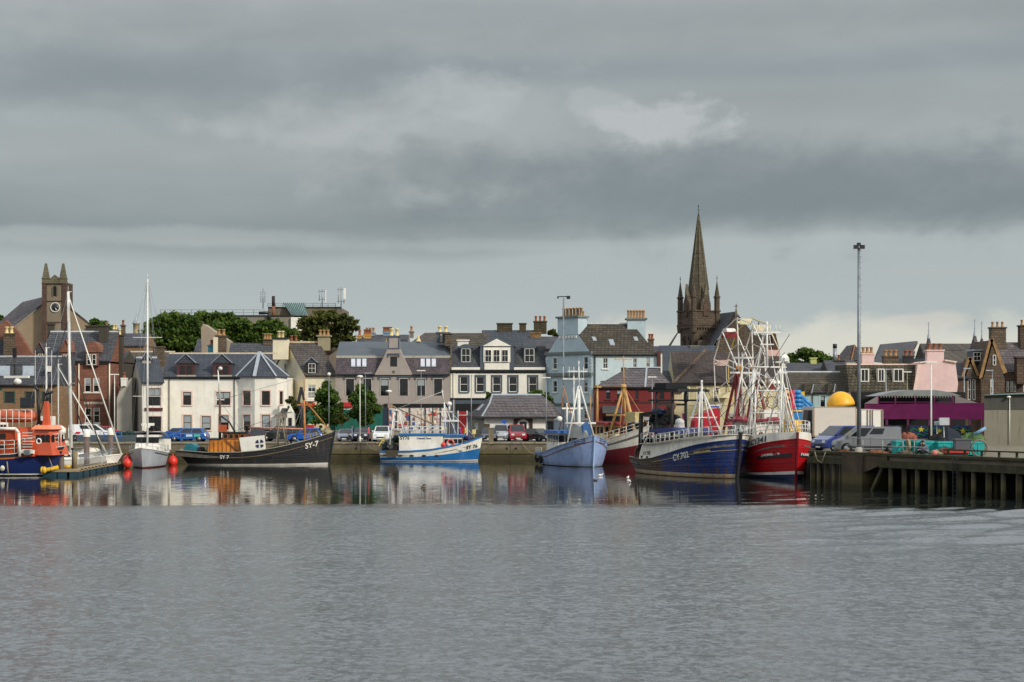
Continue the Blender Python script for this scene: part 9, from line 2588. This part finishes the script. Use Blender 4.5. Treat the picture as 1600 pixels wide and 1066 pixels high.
m=mb();m.box(X(1108.5,d),X(1124,d),d-.13,d-.105,Z(637,d),Z(634.2,d));th.part('sign_or_opening',m,paint('sign_panel_blue',(60,90,170),.5),parent=o)
d=191;th=T('white_lorry','white fairground lorry behind the red boat rails, left of the inflatable slide','lorry',(X(1215,d),d,QZ))
m=mb();m.box(X(1200,d),X(1229,d),d+2.8,d+7,QZ+.7,Z(641,d));th.part('box_body',m,WHITE)
a,q=wheel_meshes(.45)
for px in(1205,1224):o=link('wheel',None,(X(px,d)-th.loc.x,2.9,.45),parent=th.e);link('tyre',a,parent=o);link('rim',q,parent=o)
d=196;th=T('crane_grab','folded black lorry crane standing in front of the cream house','crane',(X(468,d),d,QZ))
m=mb();m.bar((X(472,d),d,QZ),(X(474,d),d,Z(652,d)),.5,.5);m.bar((X(474,d),d,Z(652,d)),(X(466,d),d,Z(628,d)),.35,.4);m.bar((X(466,d),d,Z(630,d)),(X(471,d),d,Z(605,d)),.3,.4);m.bar((X(471,d),d,Z(606,d)),(X(478,d),d,Z(640,d)),.22,.25);th.part('arm',m,paint('crane_black',(40,40,44),.6,.2))
m=mb();m.box(X(462,d),X(480,d),d-.8,d+.8,QZ+.5,Z(675,d));th.part('truck_bed',m,IRON)
m=mb();m.box(X(480,d),X(490,d),d-.9,d+.9,QZ+.5,Z(664,d));m.box(X(457,d),X(462,d),d-.9,d+.9,QZ+.5,Z(668,d));m.v;th.part('cab',m,paint('cab_red',(190,34,40),.4))
a,q=wheel_meshes(.45)
for px in(466,484):o=link('wheel',None,(X(px,d)-th.loc.x,-.8,.45),parent=th.e);link('tyre',a,parent=o);link('rim',q,parent=o)
d=198.6;th=T('letter_sculpture','row of cream cut out rings and letters standing on the low garden wall','sculpture',(X(497,d),d,QZ+1.1))
CR=paint('sculpture_cream',(206,188,150),.7,.15,3)
for i,px in enumerate((484,492.5,501,509.5)):
 m=mb();x=X(px,d)
 if i%2==0:m.torus((x,d,QZ+1.1+.38),.3,.1,'y',16,6)
 else:m.bar((x-.28,d,QZ+1.12),(x-.2,d,QZ+1.85),.14,.14);m.bar((x+.28,d,QZ+1.12),(x+.2,d,QZ+1.85),.14,.14);m.bar((x-.22,d,QZ+1.8),(x,d,QZ+1.3),.12,.12);m.bar((x+.22,d,QZ+1.8),(x,d,QZ+1.3),.12,.12)
 th.part('cut_letter',m,CR)
def sag(a,b,dip,n=12):
 a,b=Vector(a),Vector(b);return[a+(b-a)*(i/n)-Vector((0,0,dip*4*(i/n)*(1-i/n)))for i in range(n+1)]
for(p1,d1,y1),(p2,d2,y2),dip,lab in(((520,172,678),(543,187.5,691),.5,'sagging mooring rope from the black boat bow to the quay'),((278,173,706),(262,187.5,691),.4,'mooring rope from the black boat stern to the quay'),((752,183,688),(775,187.5,691),.25,'short mooring rope from the blue and white boat bow to the quay'),((596,183,702),(572,187.5,692),.4,'mooring rope from the blue and white boat stern to the quay'),((846,176,708),(815,187.5,691),.6,'long sagging mooring rope from the pale blue boat stern to the quay')):
 m=mb();m.path(sag((X(p1,d1),d1,Z(y1,d1)),(X(p2,d2),d2,Z(y2,d2)),dip),.03,5);solo('mooring_rope',m,ROPE,lab,'rope')
# ---- people
SKIN=paint('skin',(190,140,112),.6,.05);HAIR=paint('dark_hair',(40,30,26),.8);
def person(label,loc,rz,pose,top,legs,hgt=1.72,hat=None,group='people along the waterfront'):
 k=hgt/1.72
 J=dict(pel=(0,0,.95),spi=(0,0,1.15),che=(.01,0,1.36),nec=(.01,0,1.49),hed=(.02,0,1.6),top=(.02,0,1.7),ls=(0,.17,1.42),le=(-.02,.23,1.15),lw=(.06,.24,.92),lh=(.09,.24,.83),rs=(0,-.17,1.42),re=(-.02,-.23,1.15),rw=(.06,-.24,.92),rh=(.09,-.24,.83),lp=(0,.09,.9),lk=(.03,.1,.5),la=(0,.1,.08),lt=(.16,.11,.04),rp=(0,-.09,.9),rk=(.03,-.1,.5),ra=(0,-.1,.08),rt=(.16,-.11,.04))
 if pose=='walk':J.update(lk=(.2,.1,.52),la=(.28,.1,.1),lt=(.44,.1,.08),rk=(-.02,-.1,.5),ra=(-.3,-.1,.14),rt=(-.16,-.1,.05),lw=(-.15,.24,.95),lh=(-.18,.24,.86),rw=(.2,-.24,.98),rh=(.26,-.24,.9))
 if pose=='crouch':J.update(pel=(0,0,.3),spi=(.08,0,.48),che=(.2,0,.66),nec=(.29,0,.78),hed=(.35,0,.87),top=(.38,0,.97),ls=(.2,.17,.7),le=(.36,.24,.5),lw=(.56,.14,.42),lh=(.64,.1,.4),rs=(.2,-.17,.7),re=(.36,-.24,.5),rw=(.56,-.14,.4),rh=(.64,-.1,.38),lp=(.02,.1,.28),lk=(.38,.16,.48),la=(.42,.14,.08),lt=(.58,.15,.04),rp=(.02,-.1,.28),rk=(.38,-.16,.48),ra=(.42,-.14,.08),rt=(.58,-.15,.04))
 E_='pel-spi spi-che che-nec nec-hed hed-top che-ls ls-le le-lw lw-lh che-rs rs-re re-rw rw-rh pel-lp lp-lk lk-la la-lt pel-rp rp-rk rk-ra ra-rt'.split()
 rad=dict(pel=.14,spi=.13,che=.15,nec=.06,hed=.095,top=.075,ls=.075,le=.05,lw=.035,lh=.04,rs=.075,re=.05,rw=.035,rh=.04,lp=.1,lk=.065,la=.045,lt=.04,rp=.1,rk=.065,ra=.045,rt=.04)
 nm=list(J);me=bpy.data.meshes.new('body');me.from_pydata([tuple(c*k for c in J[n])for n in nm],[tuple(nm.index(a)for a in e.split('-'))for e in E_],[])
 o=bpy.data.objects.new('tmp',me);COL.objects.link(o)
 md=o.modifiers.new('s','SKIN');me.skin_vertices[0].data[0].use_root=True
 for i,n in enumerate(nm):me.skin_vertices[0].data[i].radius=(rad[n]*k,)*2
 o.modifiers.new('d','SUBSURF').levels=1
 dg=bpy.context.evaluated_depsgraph_get();dg.update()
 b=bpy.data.meshes.new_from_object(o.evaluated_get(dg));b.name='body';bpy.data.objects.remove(o)
 b.materials.clear()
 for q in(top,legs,SKIN):b.materials.append(q)
 nz_,hz_=J['nec'][2]*k-.01,J['pel'][2]*k
 for p in b.polygons:
  c=p.center;p.use_smooth=True
  hand=(c-Vector([v*k for v in J['lh']])).length<.08 or(c-Vector([v*k for v in J['rh']])).length<.08
  if c.z>nz_ and(c-Vector([v*k for v in J['hed']])).length<.2:p.material_index=2
  elif hand:p.material_index=2
  elif pose=='crouch':p.material_index=1 if(c.x>.3 and abs(c.y)>.04 and c.z<.56 and c.z<.42+(c.x-.3)*0)or c.z<.3 else 0
  elif c.z<hz_ and abs(c.y)<.2:p.material_index=1
 th=T('person',label,'person',loc,rz,group)
 link('body',b,parent=th.e)
 h=Vector([v*k for v in J['hed']]);m=mb();m.ball((h.x-.02,h.y,h.z+.045),.105*k,.1*k,.085*k,10,6);th.part('hat' if hat else 'hair',m,hat or HAIR,w=False)
 return th
def cl(r,g_,b):return paint('cloth_%d_%d_%d'%(r,g_,b),(r,g_,b),.85,.1,5)
p=ppx(1433.5,1.0);person('fisherman in dark clothes crouching over nets, left of the pair on the pier',p,R(-20),'crouch',cl(26,26,34),cl(20,22,28),1.9,cl(170,60,40),'fishermen working on the pier')
p=ppx(1449,1.0);person('fisherman in a grey top and black beanie crouching, right of the pair on the pier',p,R(200),'crouch',cl(96,100,110),cl(22,24,30),1.95,cl(20,22,26),'fishermen working on the pier')
for px,d,rz,pose,a,b,lab in((550,200.6,180,'walk',(60,96,140),(40,50,80),'person in a blue top walking past the green shopfront'),(590.5,200.5,0,'stand',(40,50,80),(30,34,50),'person in navy standing before the pale poster right of the street tree'),(597,200.8,90,'stand',(60,90,80),(40,40,44),'person in dark green near the shop entrance'),(576,189.0,180,'stand',(200,90,110),(60,50,60),'person in a pink top standing by the white pole'),(718,190,20,'stand',(110,80,150),(40,40,60),'person in purple standing behind the blue boat wheelhouse'),(727,190.4,180,'stand',(210,190,80),(50,50,60),'person in a yellow top right of the person in purple'),(1182,187.9,90,'stand',(140,40,40),(40,40,60),'person in a red top by the fair stalls'),(549.5,188.5,180,'crouch',(30,30,34),(26,26,30),'person in black crouching on the quay edge left of the white pole')):
 person(lab,(X(px,d),d,QZ+(.124 if 201.2<d<204.8 else .004)),R(rz),pose,cl(*a),cl(*b))
ferris=bpy.data.objects['ferris_wheel']
# ---- gulls
GW=paint('gull_white',(226,226,222),.7);GB=paint('gull_grey',(128,120,112),.7,.2,20)
def gull(px,py,lab,mat,wings=False,rz=0):
 d=EYE*F/(py-HOR);x=X(px,d);th=T('gull',lab,'gull',(x,d,0.0),rz,'gulls on the calm water')
 m=mb();m.lathe([(.01,-.26),(.06,-.2),(.1,-.05),(.095,.08),(.05,.17),(.035,.2)],(0,0,.08),10,'x');m.ball((.21,0,.19),.055,.05,.05,8,6);m.tube((.16,0,.1),(.2,0,.17),.045,.04,7);m.hexa([(.25,-.015,.175),(.33,-.004,.175),(.33,.004,.175),(.25,.015,.175)],[(.25,-.015,.2),(.33,-.004,.185),(.33,.004,.185),(.25,.015,.2)])
 th.part('body',m,mat,w=False)
 for s in(-1,1):
  m=mb()
  if wings:m.hexa([(-.1,s*.05,.14),(.1,s*.05,.14),(.06,s*.35,.3),(-.08,s*.35,.3)],[(-.1,s*.05,.16),(.1,s*.05,.16),(.06,s*.35,.32),(-.08,s*.35,.32)]);m.hexa([(-.08,s*.35,.3),(.06,s*.35,.3),(-.06,s*.62,.26),(-.12,s*.62,.26)],[(-.08,s*.35,.32),(.06,s*.35,.32),(-.06,s*.62,.27),(-.12,s*.62,.27)])
  else:m.hexa([(-.3,s*.03,.1),(.08,s*.07,.06),(.08,s*.1,.08),(-.3,s*.04,.12)],[(-.3,s*.03,.12),(.08,s*.06,.15),(.08,s*.08,.15),(-.3,s*.04,.13)])
  th.part('wing',m,GB,w=False)
gull(981,748,'white gull floating, upper of the pair beside the blue boat stern',GW,rz=1.2)
gull(984,754,'white gull floating, lower of the pair beside the blue boat stern',GW,rz=1.6)
gull(662,762,'brown gull lifting its wings on the water below the blue and white boat',GB,True,.2)
gull(930,751,'small dark gull on the reflection of the pale blue boat',GB,rz=2.5)
gull(938,744,'small white gull just in front of the pale blue boat bow',GW,rz=.4)
